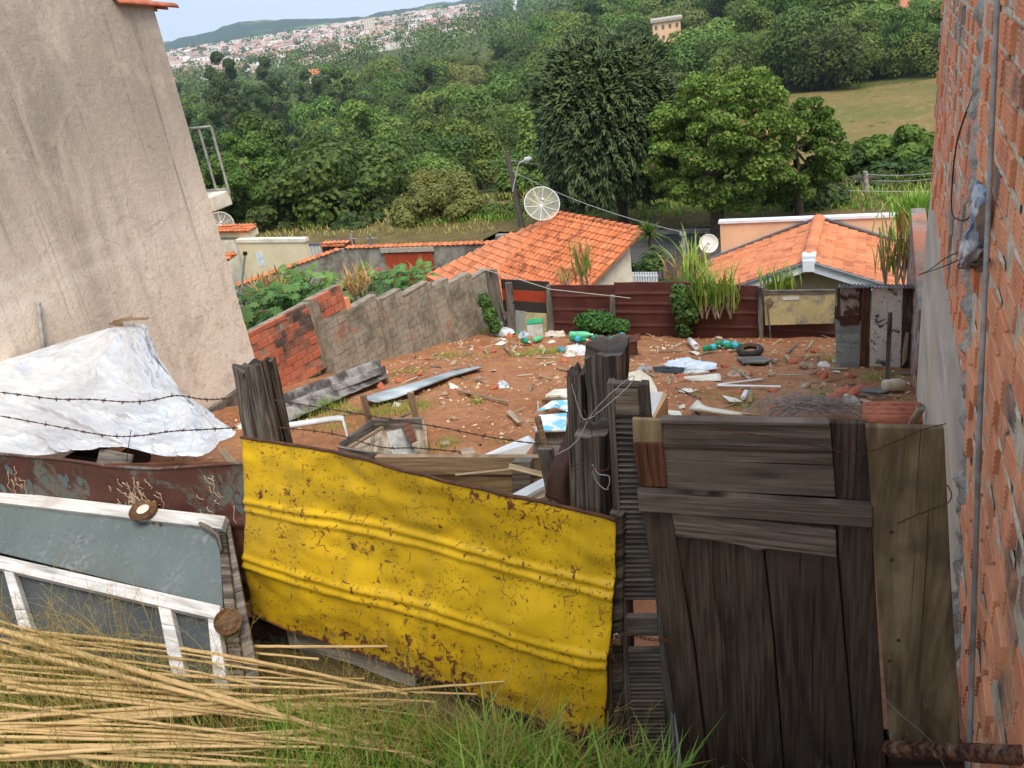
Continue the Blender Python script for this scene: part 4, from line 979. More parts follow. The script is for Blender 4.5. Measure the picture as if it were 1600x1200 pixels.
# ================================================================== FAR TOWN
def townmesh(kind):
    mb = MB(); w, d, h = ((9, 8, 4.2), (12, 7, 6.5), (8, 8, 3.6))[kind]
    mb.bx(-w/2, w/2, -d/2, d/2, -4, h)
    wm = MB()
    for i in range(3):
        x = -w/2+w*(i+.5)/3; wm.bx(x-.6, x+.6, -d/2-.06, -d/2+.05, 1, 2.4)
        if kind == 1: wm.bx(x-.6, x+.6, -d/2-.06, -d/2+.05, 4, 5.3)
    rm = MB(); e = .6
    if kind == 1: rm.bx(-w/2-.2, w/2+.2, -d/2-.2, d/2+.2, h+.01, h+.5)
    else:
        P = [(-w/2-e, -d/2-e, h), (w/2+e, -d/2-e, h), (w/2+e, d/2+e, h), (-w/2-e, d/2+e, h), (-w/2+(2 if kind == 0 else -e), 0, h+2), (w/2-(2 if kind == 0 else -e), 0, h+2)]
        rm.add(P, [(0, 1, 5, 4), (1, 2, 5), (2, 3, 4, 5), (3, 0, 4), (3, 2, 1, 0)])
    return mb, wm, rm
TP = []
def tmat(name, a, b, v=.3):
    k = N(name, .8); o = k.rnd(); k.base(k.mix(k.ramp(o, .2, .8), a, b)); MT[name] = k.m
tmat('town_wall', lin(240, 236, 230), lin(216, 196, 178)); tmat('town_roof', lin(180, 136, 118), lin(158, 126, 116)); tmat('town_flat', lin(196, 190, 186), lin(160, 142, 130))
for k in range(3):
    t = thing(('hipped_house', 'flat_roofed_house', 'gabled_townhouse')[k], (0, 0, 0), 'x', 'house'); a, b, c = townmesh(k)
    a.build('walls', MT['town_wall'], t); b.build('windows', MT['winpane'], t); c.build('roof', MT['town_roof' if k != 1 else 'town_flat'], t); TP.append([t, False])
n = 0; stuff = MB(); TT = MB(); 
tow = []
rr = 820.
while rr < 2000:
    s = 15+rr*.004
    for k in range(int(radians(43)*rr/s)):
        az = radians(1)+(k+R.random()*.6)*s/rr; q = rr+R.uniform(-.3, .3)*s
        x = -sin(az)*q; y = cos(az)*q; z = T(x, y); sc = toscreen((x, y, z+3))
        if 238 < sc[0] < 1150: tow.append((q, x, y, z, sc))
    rr += s*1.25
R2 = random.Random(3); lastw = []
for q, x, y, z, sc in tow:
    if R2.random() < .22 or sc[0] > 712+60*R2.random(): 
        for j in range(40):
            d = rdir(); leafquad(TT, V((x, y, z+4))+d*R2.uniform(3, 8), d, 3.0, 1.2)
        continue
    if R2.random() < .05: continue
    if q > 860 and n < 290 and R2.random() < .6:
        k = R2.choice((0, 0, 2, 2, 1)); t, used = TP[k]; o = t if not used else copytree(t); TP[k][1] = True
        o.location = (x, y, z); s = R2.uniform(1., 1.5); o.scale = (s, s, s); o.rotation_euler = (0, 0, R2.choice((.5, .5, 2.07, .8))+R2.gauss(0, .1)); n += 1
        o['category'] = 'house'; h = 'left end' if sc[0] < 380 else 'centre' if sc[0] < 560 else 'right end'; d = 'lower' if q < 1150 else 'middle' if q < 1500 else 'upper'
        w_ = ('tiny pale house with hipped roof', 'pale two-storey flat-roofed house', 'tiny pale house with gabled roof')[k]
        o['label'] = f'{w_} in {d} rows at {h} of far town'; o['group'] = f'{w_}s, {d} rows, {h} of the far town'
    else:
        c = V((x, y, z)); w = R2.uniform(4.5, 9); h = R2.uniform(3, 6); an = .5+R2.gauss(0, .2); a = V((cos(an), sin(an), 0)); b = V((-sin(an), cos(an), 0))
        stuff.box(c, a*w, b*w*.8, (0, 0, h))
        tp = c+V((0, 0, h+.01)); P = [tp-a*w-b*w*.8, tp+a*w-b*w*.8, tp+a*w+b*w*.8, tp-a*w+b*w*.8, tp-a*w*.6+V((0, 0, 2)), tp+a*w*.6+V((0, 0, 2))]
        roofs = globals().setdefault('RO', MB()); roofs.add(P, [(0, 1, 5, 4), (1, 2, 5), (2, 3, 4, 5), (3, 0, 4)])
def isl(name, a, b):
    k = N(name, .8); g = k.n('ShaderNodeNewGeometry'); k.base(k.mix(g.outputs['Random Per Island'], a, b)); MT[name] = k.m
isl('town_mass', lin(240, 236, 230), lin(210, 188, 172)); isl('town_roofs', lin(180, 136, 118), lin(196, 186, 180))
stuff.build('town_blocks', MT['town_mass']); tag(bpy.data.objects['town_blocks'], kind='stuff'); RO.build('town_roofs', MT['town_roofs']); tag(bpy.data.objects['town_roofs'], kind='stuff'); TT.build('town_trees', MT['leaf_far']); tag(bpy.data.objects['town_trees'], kind='stuff')
flat('far_glass', (.14, .15, .17), None, 5, .3)
def farblock(name, lab, box, r, m, rows, cols, roofm=None, dep=12, cat='building'):
    u0, v0, u1, v1 = box; d = ray((u0+u1)/2, v1); d = d/hypot(d.x, d.y); b = CC+d*r; px = r*1.0/1459*hypot(1, (u0-708)/1459)
    w = (u1-u0)*px; h = (v1-v0)*px; n = V((d.x, d.y, 0)).normalized(); a = V((n.y, -n.x, 0)); t = thing(name, b, lab, cat)
    mb = MB(); mb.box(b+n*dep/2+V((0, 0, h/2-1)), a*w/2, n*dep/2, (0, 0, h/2+1)); mb.build('walls', MT[m], t); wm = MB()
    for i in range(rows):
        for j in range(cols):
            c = b-a*w/2+a*w*(j+.5)/cols+V((0, 0, h*(i+.55)/rows)); wm = MB(); wm.box(c-n*.05, a*w/cols*.17, n*.1, (0, 0, h/rows*.17)); wm.build('window', MT['far_glass'], t)
    mb = MB()
    if roofm:
        e = [b-a*(w/2+.5)-n*.6, b+a*(w/2+.5)-n*.6, b+a*(w/2+.5)+n*(dep+.6), b-a*(w/2+.5)+n*(dep+.6)]; H_ = V((0, 0, h+.02)); e = [q+H_ for q in e]; e += [e[0]*.5+e[3]*.5+a*w*.18+V((0, 0, w*.14)), e[1]*.5+e[2]*.5-a*w*.18+V((0, 0, w*.14))]
        mb.add(e, [(0, 1, 5, 4), (1, 2, 5), (2, 3, 4, 5), (3, 0, 4), (3, 2, 1, 0)])
    else: mb.box(b+n*dep/2+V((0, 0, h+.3)), a*(w/2+.4), n*(dep/2+.4), (0, 0, .28))
    mb.build('roof', MT[roofm or 'rough_mortar'], t)
farblock('apartment_block', 'tall pale grey apartment block rising above the far town', (571, 30, 588, 54), 1250, 'house_white', 7, 4)
farblock('white_tower', 'slim white tower above the treetops at the top edge of the photo', (804, -40, 811, 28), 1000, 'white_trim', 1, 1, dep=8, cat='tower')
farblock('white_building', 'bright white building at the top edge right of the slim white tower', (858, 0, 888, 22), 1000, 'white_trim', 2, 3)
farblock('brick_building', 'pale pink two-storey building with brick infill above the conifer', (1022, 36, 1064, 66), 212, 'peach', 2, 4, dep=9)
farblock('farmhouse', 'low pale house with an orange roof amid the woods, left', (478, 116, 524, 130), 420, 'house_white', 1, 4, 'roof_tile', 14, 'house')
farblock('farmhouse', 'small orange-roofed house lower than its neighbour in the left woods', (494, 130, 516, 138), 400, 'house_white', 1, 3, 'roof_tile', 10, 'house')
farblock('farmhouse', 'small reddish-roofed house amid the middle woods', (786, 104, 806, 113), 250, 'brick_red', 1, 2, 'roof_tile', 10, 'house')
farblock('farmhouse', 'long rusty-orange roofed house on the right wooded bank', (1188, 28, 1236, 40), 240, 'peach', 1, 3, 'roof_tile', 12, 'house')
# pink row of terraced roofs far right, with a street and parked cars
def terr():
    for i in range(8):
        v0 = 46-7*i; b = atZ(1393+i*1.2, v0, -13.5+.3*i); d = V((.9, .25, 0)).normalized(); n = V((-d.y, d.x, 0)); w = (b-CC).length*56/1459; s = w*.09*1.6
        t = thing('terraced_house', b, ('nearest', 'second nearest', 'third nearest', 'fourth nearest', 'fifth nearest', 'sixth nearest', 'seventh nearest', 'farthest')[i]+' of the pink and orange terraced houses at the top right', 'house', 'terraced houses at the top right')
        mb = MB(); mb.slab([b, b+d*w, b+d*w+V((0, 0, 1.6)), b+d*w/2+V((0, 0, 3.)), b+V((0, 0, 1.6))], 4, -n); mb.build('walls', MT['peach'] if i % 2 else MT['pink'], t)
        mb = MB(); u = V((0, 0, .06)); mb.slab([b+V((0, 0, 1.6))+u, b+d*w/2+V((0, 0, 3))+u, b+d*w/2+V((0, 0, 3))+n*4+u, b+V((0, 0, 1.6))+n*4+u], .1, (0, 0, 1)); mb.slab([b+d*w+V((0, 0, 1.6))+u, b+d*w/2+V((0, 0, 3))+u, b+d*w/2+V((0, 0, 3))+n*4+u, b+d*w+V((0, 0, 1.6))+n*4+u], .1, (0, 0, 1)); mb.build('roof', MT['roof_tile_pale'], t)
flat('pink', lin(226, 140, 160), lin(214, 130, 150), 2)
terr()
mb = MB(); q = [atZ(1450, 60, -14.2), atZ(1468, 60, -14.2), atZ(1458, -20, -12.5), atZ(1436, -20, -12.5)]; mb.slab(q, .3, (0, 0, 1)); tag(mb.build('far_street', MT['asphalt']), kind='structure')
def car(loc, an, lab, m):
    t = thing('parked_car', loc, lab, 'car', 'cars parked by the terraced houses'); L = V(loc); a = V((cos(an), sin(an), 0)); b = V((-sin(an), cos(an), 0)); z = V((0, 0, 1))
    def prof(P, w, name, m):
        mb = MB(); mb.slab([L+a*x+z*h+b*w for x, h in P], 2*w, b); mb.build(name, m, t, bevel=.06)
    prof([(-2, .3), (2, .3), (2.1, .7), (1.1, .85), (-1.9, .9), (-2.05, .6)], .85, 'body', m); prof([(-1.7, .9), (1., .86), (.4, 1.35), (-1.2, 1.4)], .72, 'cabin', MT['dark_glass'])
    for x in (-1.3, 1.3):
        for s in (-1, 1): mb = MB(); mb.lathe(L+a*x+z*.3+b*(s*.72), b*s, [(0, .28), (.14, .3), (.16, .15)], 12); w_ = mb.build('wheel', MT['tyre'], t); mb = MB(); mb.lathe(L+a*x+z*.3+b*(s*.86), b*s, [(0, .17), (.03, .15), (.04, .05)], 10); mb.build('hub_cap', MT['galv'], w_)
car(atZ(1446, 46, -13.7), .8, 'white car parked at the near end of the terraced houses', MT['white_trim']); car(atZ(1444, 38, -13.5), .8, 'silver car parked one place up from the white car by the terraced houses', MT['galv'])
rusty('board_dark', lin(66, 70, 70), lin(54, 58, 58), .56, .72, 5, .5, dent=.2, rust2=lin(112, 116, 114))
# ================================================================== FRONT FENCE
YA, YB = (-3.22, 2.93), (-1.0, 2.54)
VA, VB = (-3.25, 3.05), (-4.25, 2.98)
GA, GB = (-.95, 2.5), (.15, 2.6)
def lerp_poly(P, t):
    i = t*(len(P)-1); k = min(len(P)-2, int(i)); f = i-k; return (P[k][0]*(1-f)+P[k+1][0]*f, P[k][1]*(1-f)+P[k+1][1]*f)
def arc(P, t):   # by x
    x = P[0][0]+(P[-1][0]-P[0][0])*t
    for (a, b), (c, d) in zip(P, P[1:]):
        if (x-a)*(x-c) <= 0: return (x, b+(d-b)*(x-a)/(c-a))
    return P[-1]
fyn = V((-(YB[1]-YA[1]), YB[0]-YA[0], 0)).normalized()  # points away from camera
ys = thing('yellow_metal_sheet', onV(700, 1050, YA, YB), 'big flattened bright yellow metal sheet with two pressed ribs and rust spots, front fence', 'metal sheet')
TOP = [(380, 684), (450, 692), (524, 702), (602, 716), (708, 742), (850, 776), (970, 804)]
BOT = [(397, 952), (442, 971), (515, 998), (600, 1022), (680, 1049), (808, 1095), (953, 1136)]
def ysf(a, b):   # b 0 bottom .. 1 top
    t = arc(TOP, a); q = arc(BOT, a); le = 1-a
    u = q[0]*(1-b)+t[0]*b; v = q[1]*(1-b)+t[1]*b
    u += (-5*sin(pi*b*2.2)+5*mnoise.noise(V((b*4, 0, 3))))*max(0, 1-a*12)+(4*mnoise.noise(V((b*5, 0, 8))))*max(0, 1-(1-a)*14)
    p = onV(u, v, YA, YB); B = 1-b; w = (.372-.03*a, .70-.045*a); d = 0
    for c in w:
        for k in (-.024, .024):
            e = (B-c-k)/.016; d += -.013*exp(-e*e)
    d += .05*mnoise.noise(V((a*3.1, b*2.4, 1)))+.016*mnoise.noise(V((a*8, b*6, 4)))+.006*mnoise.noise(V((a*19, b*14, 9)))
    d += .03*(B-.5)**2-.04*a*B
    ff = (a*.9+b*.5-.72); d += .018*exp(-(ff/.03)**2)*max(0, b-.45)
    return p+fyn*(d-.03)
mb = MB(); mb.grid(ysf, 170, 120, uvs=(2.3, 1.15)); mb.build('sheet', MT['yellow_paint'], ys, solid=.003)
mb = MB(); mb.tube([ysf(i/60, 1)+V((0, 0, .004)) for i in range(61)], .008, 6); mb.build('rolled_edge', MT['rust_dark'], ys)
mb = MB(); mb.tube([ysf(i/60, 0) for i in range(61)], .006, 6); mb.build('bottom_edge', MT['rust_dark'], ys)
# rusty brown sheet
bs = thing('rusty_metal_sheet', onV(200, 900, VA, VB), 'long rusty brown metal sheet with pale drips behind the grey framed panel, front fence left', 'metal sheet')
vn = V((.07, -1, 0)).normalized()  # towards camera
TOPB = [(-160, 692), (0, 710), (60, 717), (160, 727), (250, 731), (378, 727), (460, 735)]; BOTB = [(-160, 960), (0, 985), (100, 990), (200, 993), (300, 996), (400, 1000), (448, 1004)]
def bsf(a, b):
    t = arc(TOPB, a); q = arc(BOTB, a); u = q[0]*(1-b)+t[0]*b; v = q[1]*(1-b)+t[1]*b; p = onV(u, v, VA, VB)
    d = .03*mnoise.noise(V((a*4, b*2, 5)))+.008*mnoise.noise(V((a*14, b*7, 9)))
    for c in (.34, .66): e = (b-c)/.025; d += .02*exp(-e*e)
    return p+vn*d
mb = MB(); mb.grid(bsf, 110, 60, uvs=(3.0, 1.05)); mb.build('sheet', MT['rust_brown'], bs, solid=.003)
mb = MB(); mb.tube([bsf(i/50, 1)+V((0, 0, .003)) for i in range(51)], .010, 6); mb.build('rolled_edge', MT['rust_brown'], bs)
k = N('drip_paint', .8); k.base(lin(190, 165, 140)); MT['drip_paint'] = k.m
mb = MB()
for i in range(90):   # dried splashes and runs of pale mortar
    a0 = R.choice((.31, .6, .6, .62, .78, .9))+R.gauss(0, .022); b0 = R.uniform(.72, .95); L = R.uniform(.015, .16 if R.random() < .4 else .05)
    P = [bsf(min(.98, a0+.004*j*R.random()), b0-L*j/5)+vn*.004 for j in range(6)]
    mb.tube(P, [R.uniform(.002, .005)*(1-j*.12) for j in range(6)], 5)
tag(mb.build('pale_drips', MT['drip_paint'], bs), kind='stuff')
mb = MB(); 
for i in range(26):
    a0 = R.choice((.33, .42, .9, .86))+R.gauss(0, .03); b0 = R.uniform(.68, .93); c = bsf(a0, b0)+vn*.003; s = R.uniform(.015, .05)
    mb.add([c+V((cos(t)*s*R.uniform(.6, 1), .0, sin(t)*s*R.uniform(.5, 1.3))) for t in [j*pi/4 for j in range(8)]], [tuple(range(8))])
tag(mb.build('old_paint_flakes', MT['board_grey'], bs), kind='stuff')
# leaning grey panel in a white frame
pt = onV(350, 812, VA, VB, 0)+vn*.10; pb_ = gnd(358, 1076); dd = V((-1, -.07, 0)).normalized(); PNn = dd.cross(pt-pb_).normalized()
if PNn.dot(CC-pt) < 0: PNn = -PNn
def onF(u, v, off=0): return onP(u, v, pt+PNn*off, PNn)
fp = thing('framed_panel', pb_, 'large blue-grey board in a peeling white wooden frame leaning on the rusty sheet, left foreground', 'panel')
def fslab(name, px, off, th, m, bev=.004, U=None, par=None):
    mb = MB(); P = [onF(u, v, off) for u, v in px]; mb.slab(P, th, PNn, U); return mb.build(name, MT[m], par or fp, bevel=bev)
fslab('upper_board', [(-130, 766), (342, 824), (348, 948), (-130, 832)], 0, .012, 'board_grey')
fslab('lower_board', [(-130, 842), (345, 955), (350, 1085), (-130, 1000)], -.02, .012, 'board_dark')
fslab('frame_rail', [(-130, 752), (352, 806), (346, 826), (-130, 770)], .035, .05, 'white_wood')
fslab('frame_rail', [(-130, 838), (344, 946), (340, 968), (-130, 858)], .055, .06, 'white_wood')
fslab('frame_stile', [(0, 872), (14, 875), (50, 985), (30, 985)], .04, .055, 'white_wood')
fslab('frame_stile', [(243, 930), (262, 934), (292, 1062), (268, 1058)], .04, .055, 'white_wood')
fslab('frame_stile', [(322, 945), (337, 950), (357, 1085), (335, 1080)], .04, .055, 'white_wood')
fslab('side_board', [(347, 810), (357, 812), (408, 1080), (382, 1090)], -.03, .02, 'grey_wood')
fslab('side_board', [(340, 830), (352, 832), (384, 1090), (362, 1090)], .005, .025, 'char_wood')
mb = MB(); mb.tube([onF(u, v, .03) for u, v in ((312, 818), (326, 826), (340, 838), (346, 860))], [.012, .016, .014, .008], 7); mb.build('corner_damage', MT['char_wood'], fp)
for u_, v_ in ((22, 789), (34, 792), (240, 818), (251, 821)):
    c = onF(u_, v_, .006); mb = MB(); mb.box(c, dd*.008, PNn*.004, (0, 0, .014)); mb.build('hinge_stub', MT['rust_lid'], fp)
def lid(c, n, r, lab, hole):
    t = thing('tin_lid', c, lab, 'lid'); c = V(c); n = V(n).normalized(); mb = MB()
    mb.lathe(c, n, [(0, r*.3), (0, r*.86), (.006, r*.9), (.012, r*.97), (.008, r), (-.004, r)], 36); mb.build('disc', MT['rust_lid'], t)
    if hole: mb = MB(); mb.lathe(c+n*.004, n, [(0, r*.36), (.006, r*.42), (.004, r*.44)], 24); mb.build('label_spot', MT['foam'], t)
    else: mb = MB(); mb.lathe(c+n*.004, n, [(0, r*.6), (.003, r*.62), (.001, r*.65)], 24); mb.build('pressed_ring', MT['rust_lid'], t)
lid(onF(224, 797, .06), PNn*.35+V((.1, -.15, 1)), .082, 'rusty tin lid with a pale centre lying on the top rail of the white-framed panel', True)
lid(onF(356, 972, .08), PNn+V((.6, 0, .1)), .068, 'plain rusty round tin lid hanging at the right side of the white-framed panel', False)
# ---------------------------------------------------------------- posts
def burnt(name, px_l, px_r, A, B, off, dep, z0, lab, m='char_wood', cat='post', jag=.03, seed=0, cut=None):
    """px_l / px_r: left and right edges (top, bottom) read against the fence plane"""
    tl, bl = [onV(u, v, A, B, off) for u, v in px_l]; tr, br = [onV(u, v, A, B, off) for u, v in px_r]
    n = V((-(B[1]-A[1]), B[0]-A[0], 0)).normalized(); base = (bl+br)/2; base.z = z0
    if n.dot(V((0, 1, 0))) < 0: n = -n
    t = thing(name, base, lab, cat); mb = MB(); H = 40; K = 44
    def f(a, b):
        an = 2*pi*a; ca = cos(an); sa = sin(an); q = 1/max(abs(ca), abs(sa))**.75
        l = bl*(1-b)+tl*b; r = br*(1-b)+tr*b; c = (l+r)/2+n*dep/2; hw = (r-l)/2*.86
        gr = 1-.07*max(0, mnoise.noise(V((a*26, b*.8, seed))))*2-.07*abs(mnoise.noise(V((a*60, b*2, seed+3))))+.05*mnoise.noise(V((a*8, b*5, seed)))
        p = c+hw*ca*q*gr+n*dep/2*sa*q*gr
        if b > .97: p += V((0, 0, jag*mnoise.noise(V((a*9, 0, seed)))))
        if cut and b > cut: p += hw*ca*.08+n*dep*.06*sa
        return p
    mb.grid(f, K*2, H, uvs=(.8, 1.)); 
    # end grain
    top = [f(i/(K*2), 1) for i in range(K*2)]; c = sum(top, V((0, 0, 0)))/len(top)-V((0, 0, jag*.6)); P = top+[c]
    mb.add(P, [(i, (i+1) % (K*2), K*2) for i in range(K*2)], [((p-c).x*.3, (p-c).y*.3) for p in P])
    for k_ in range(len(mb.uv)-K*2*3): mb.uv[k_] = (mb.uv[k_][1], mb.uv[k_][0])
    o = mb.build('timber', MT[m], t); return t, f
burnt('burnt_post', [(358, 580), (385, 800)], [(406, 572), (458, 800)], YA, YB, .12, .14, -.3, 'thick charred split fence post leaning at the left end of the yellow sheet', seed=1, jag=.05)
burnt('fence_post', [(906, 556), (928, 1200)], [(976, 556), (992, 1200)], GA, GB, .16, .19, -.3, 'thickest tall weathered post with a cut notched head beside the louvred shutter', seed=5, jag=.03, cut=.93)
burnt('fence_post', [(890, 684), (905, 1200)], [(950, 684), (966, 1200)], GA, GB, .03, .14, -.2, 'shorter squared grey post tied with wire, in front of the thickest post', m='char_wood', seed=9, jag=.02)
burnt('fence_post', [(880, 590), (890, 900)], [(912, 588), (925, 900)], GA, GB, .2, .1, -.2, 'narrow dark rotten post hugging the left side of the thickest post', seed=13, jag=.05)
# rotten timber between ground and yellow sheet
burnt('rotten_stump', [(396, 985), (405, 1090)], [(448, 1000), (462, 1100)], YA, YB, .1, .1, -.1, 'rotten brown stump under the left corner of the yellow sheet', m='grey_wood', seed=21, jag=.05)
def vboard(name, px, off, th, m, lab, cat='board', A=YA, B=YB, grp=None):
    n = V((-(B[1]-A[1]), B[0]-A[0], 0)).normalized()
    P = [onV(u, v, A, B, off) for u, v in px]; mb = MB(); mb.slab(P, th, -n); o = mb.build(name, MT[m], loc=P[-1], bevel=.003); return tag(o, lab, cat, grp)
vboard('plank', [(446, 980), (560, 1012), (650, 1048), (648, 1078), (556, 1040), (452, 1008)], .05, .025, 'white_wood', 'pale plank showing directly under the lower left edge of the yellow sheet')
vboard('plank', [(452, 1010), (560, 1042), (690, 1092), (688, 1140), (560, 1088), (458, 1045)], .06, .03, 'grey_wood', 'grey weathered plank below the pale one under the yellow sheet')
vboard('plank', [(456, 1050), (560, 1092), (700, 1145), (700, 1200), (560, 1150), (462, 1100)], .10, .03, 'char_wood', 'darkest lowest plank under the left half of the yellow sheet')
vboard('plank', [(700, 1060), (940, 1140), (948, 1200), (705, 1115)], .06, .03, 'grey_wood', 'weathered plank under the right half of the yellow sheet')
vboard('plank', [(700, 1118), (948, 1204), (948, 1260), (705, 1190)], .10, .03, 'char_wood', 'dark lowest plank under the right half of the yellow sheet')
vboard('plank', [(952, 800), (972, 806), (972, 1220), (950, 1220)], .02, .05, 'char_wood', 'narrow dark upright batten closing the right edge of the yellow sheet')
# ---------------------------------------------------------------- shutter
gn = V((-(GB[1]-GA[1]), GB[0]-GA[0], 0)).normalized()
def q4(tl, tr, br, bl, A, B, off):
    P = [onV(u, v, A, B, off) for u, v in (tl, tr, br, bl)]
    return lambda a, b: (P[3]*(1-a)+P[2]*a)*(1-b)+(P[0]*(1-a)+P[1]*a)*b
sh = thing('louvred_shutter', onV(1020, 1190, GA, GB, .06), 'tall narrow weathered grey louvred shutter with some slats missing, between post and wooden gate', 'shutter')
sf = q4((948, 598), (1012, 601), (1062, 1210), (978, 1210), GA, GB, .05)
def seg(name, a0, a1, b0, b1, th, off, m, par, f=None, n_=None):
    f = f or sf; n_ = n_ or gn; mb = MB(); P = [f(a0, b1), f(a1, b1), f(a1, b0), f(a0, b0)]; P = [p-n_*off for p in P]; U = None if abs(b1-b0) < .2 and abs(a1-a0) > .3 else P[3]-P[0]
    mb.slab(P, th, -n_, U); return mb.build(name, MT[m], par, bevel=.003)
seg('stile', 0, .16, 0, 1, .04, .0, 'shutter_wood', sh); seg('stile', .8, 1, 0, 1, .04, .0, 'shutter_wood', sh)
seg('rail', .16, .8, .93, 1, .03, 0, 'shutter_wood', sh); seg('rail', .16, .8, .41, .46, .03, 0, 'shutter_wood', sh); seg('rail', .16, .8, 0, .04, .03, 0, 'shutter_wood', sh)
seg('top_panel', .2, .76, .935, .99, .01, .008, 'gate_grey', sh)
mb = MB(); i = 0; b = .06
while b < .925:
    if not (.405 < b < .465) and not (.37 < b < .405) and not (.468 < b < .50 and R.random() < .99) and R.random() > .02:
        l = sf(.16, b); r = sf(.8, b+R.gauss(0, .0006)); mb.box((l+r)/2+gn*.015, (r-l)/2, gn*.012+V((0, 0, .0052)), (gn.cross(V((1, 0, 0))).normalized()*0+V((0, 0, .0032))-gn*.002))
    b += .0118
mb.build('slats', MT['shutter_wood'], sh)
# ---------------------------------------------------------------- wooden gate of old doors
gt = thing('wooden_gate', onV(1220, 1215, GA, GB), 'large blackened wooden gate patched from old panelled doors, front right', 'gate')
def gs(name, px, off, th, m, U=None, bev=.004):
    mb = MB(); P = [onV(u, v, GA, GB, 0)-gn*off for u, v in px]; mb.slab(P, th, -gn, U); return mb.build(name, MT[m], gt, bevel=bev)
up = V((0, 0, 1))
gs('back_board', [(1010, 668), (1352, 668), (1385, 1260), (1072, 1260)], -.03, .02, 'gate_wood', up)
gs('corner_patch', [(988, 652), (1034, 654), (1036, 690), (990, 689)], .012, .02, 'olive_wood', up)
gs('corner_patch', [(989, 688), (1036, 690), (1043, 758), (1000, 757)], .016, .02, 'red_wood', up)
gs('upper_panel', [(1032, 655), (1297, 659), (1306, 776), (1042, 764)], .004, .022, 'gate_grey')
gs('panel_moulding', [(1032, 653), (1296, 658), (1297, 664), (1032, 660)], .014, .04, 'gate_grey'); gs('panel_moulding', [(1034, 693), (1299, 702), (1300, 707), (1034, 699)], .010, .012, 'gate_wood')
gs('right_stile', [(1298, 662), (1355, 663), (1361, 790), (1306, 788)], -.004, .03, 'gate_wood', up)
gs('cross_batten', [(998, 758), (1100, 764), (1230, 773), (1362, 781), (1362, 814), (1200, 803), (1100, 796), (1001, 790)], .04, .035, 'gate_grey')
gs('grey_rail', [(1050, 794), (1306, 822), (1307, 866), (1280, 862), (1200, 852), (1180, 856), (1165, 848), (1120, 840), (1057, 833)], .022, .03, 'gate_grey')
gs('left_stile', [(1003, 790), (1050, 794), (1084, 1010), (1112, 1260), (1076, 1260), (1040, 1010)], .012, .035, 'gate_wood', up)
gs('door_panel', [(1054, 838), (1192, 853), (1208, 1000), (1228, 1260), (1116, 1260), (1086, 1010)], -.006, .02, 'gate_wood', up)
gs('door_panel', [(1195, 854), (1308, 867), (1342, 1260), (1231, 1260), (1211, 1000)], -.004, .02, 'gate_wood', up)
gs('right_stile', [(1306, 800), (1362, 812), (1372, 1000), (1388, 1260), (1345, 1260), (1322, 1000)], .012, .035, 'gate_wood', up)
0 and gs('panel_groove', [(1122, 870), (1125, 870), (1161, 1260), (1158, 1260)], .0, .02, 'gap_dark', up)
0 and gs('panel_groove', [(1250, 870), (1253, 870), (1285, 1260), (1282, 1260)], .002, .02, 'gap_dark', up)
pk = thing('upright_plank', onV(1440, 1190, GA, GB), 'wide olive-brown upright plank between the wooden gate and the brick wall', 'plank')
mb = MB(); mb.slab([onV(u, v, GA, GB)-gn*.03 for u, v in ((1352, 660), (1473, 663), (1484, 900), (1500, 1172), (1390, 1158), (1368, 900))], .03, -gn, up); mb.build('board', MT['olive_wood'], pk, bevel=.004)
for uv_ in ((1391, 822), (1391, 865), (1402, 990), (1388, 1022)):
    c = onV(*uv_, GA, GB)-gn*.032; mb = MB(); mb.lathe(c, -gn, [(0, .004), (.004, .006), (.006, .003)], 8); mb.build('nail', MT['rust_dark'], pk)
vboard('plank', [(1386, 1150), (1505, 1165), (1515, 1290), (1392, 1290)], .01, .03, 'gate_wood', 'short blackened board under the olive-brown plank, bottom right', A=GA, B=GB)
vboard('plastic_strip', [(1047, 1112), (1058, 1116), (1068, 1215), (1052, 1215)], .05, .01, 'bag_white', 'white plastic strip showing in the gap at the foot of the wooden gate', 'strip', A=GA, B=GB)
# hasp, padlock and chain
ch = thing('padlock', onV(972, 985, GA, GB)-gn*.03, 'small old brass padlock hanging where the yellow sheet meets the shutter', 'padlock')
c = onV(968, 988, GA, GB)-gn*.05; mb = MB(); mb.box(c, (.016, 0, 0), (0, .008, 0), (0, 0, .014)); mb.build('lock_body', MT['rust_lid'], ch, bevel=.003)
mb = MB(); mb.tube([c+V((-.01, 0, .012)), c+V((-.01, 0, .03)), c+V((0, 0, .038)), c+V((.01, 0, .03)), c+V((.01, 0, .012))], .003, 6); mb.build('shackle', MT['galv'], ch)
def chain(pix, off, lab):
    P = smooth([onV(u, v, GA, GB)-gn*off for u, v in pix], 12); mb = MB(); L = 0; k = 0
    for a, b in zip(P, P[1:]):
        L += (b-a).length
        if L > .016:
            L = 0; k += 1; d = (b-a).normalized(); s = d.cross(gn if k % 2 else V((0, 0, 1))).normalized()
            mb.tube([a+d*.011*cos(t)+s*.006*sin(t) for t in [j*pi/4 for j in range(9)]], .0022, 5, False)
    return tag(mb.build('chain', MT['rust_dark'], loc=P[0]), lab, 'chain')
chain([(966, 982), (985, 975), (1010, 982), (1035, 985), (1052, 984)], .055, 'rusty chain running right from the padlock across the shutter to the wooden gate')
chain([(962, 985), (958, 1005), (966, 1030), (962, 1050)], .045, 'loose rusty chain end dangling below the padlock')
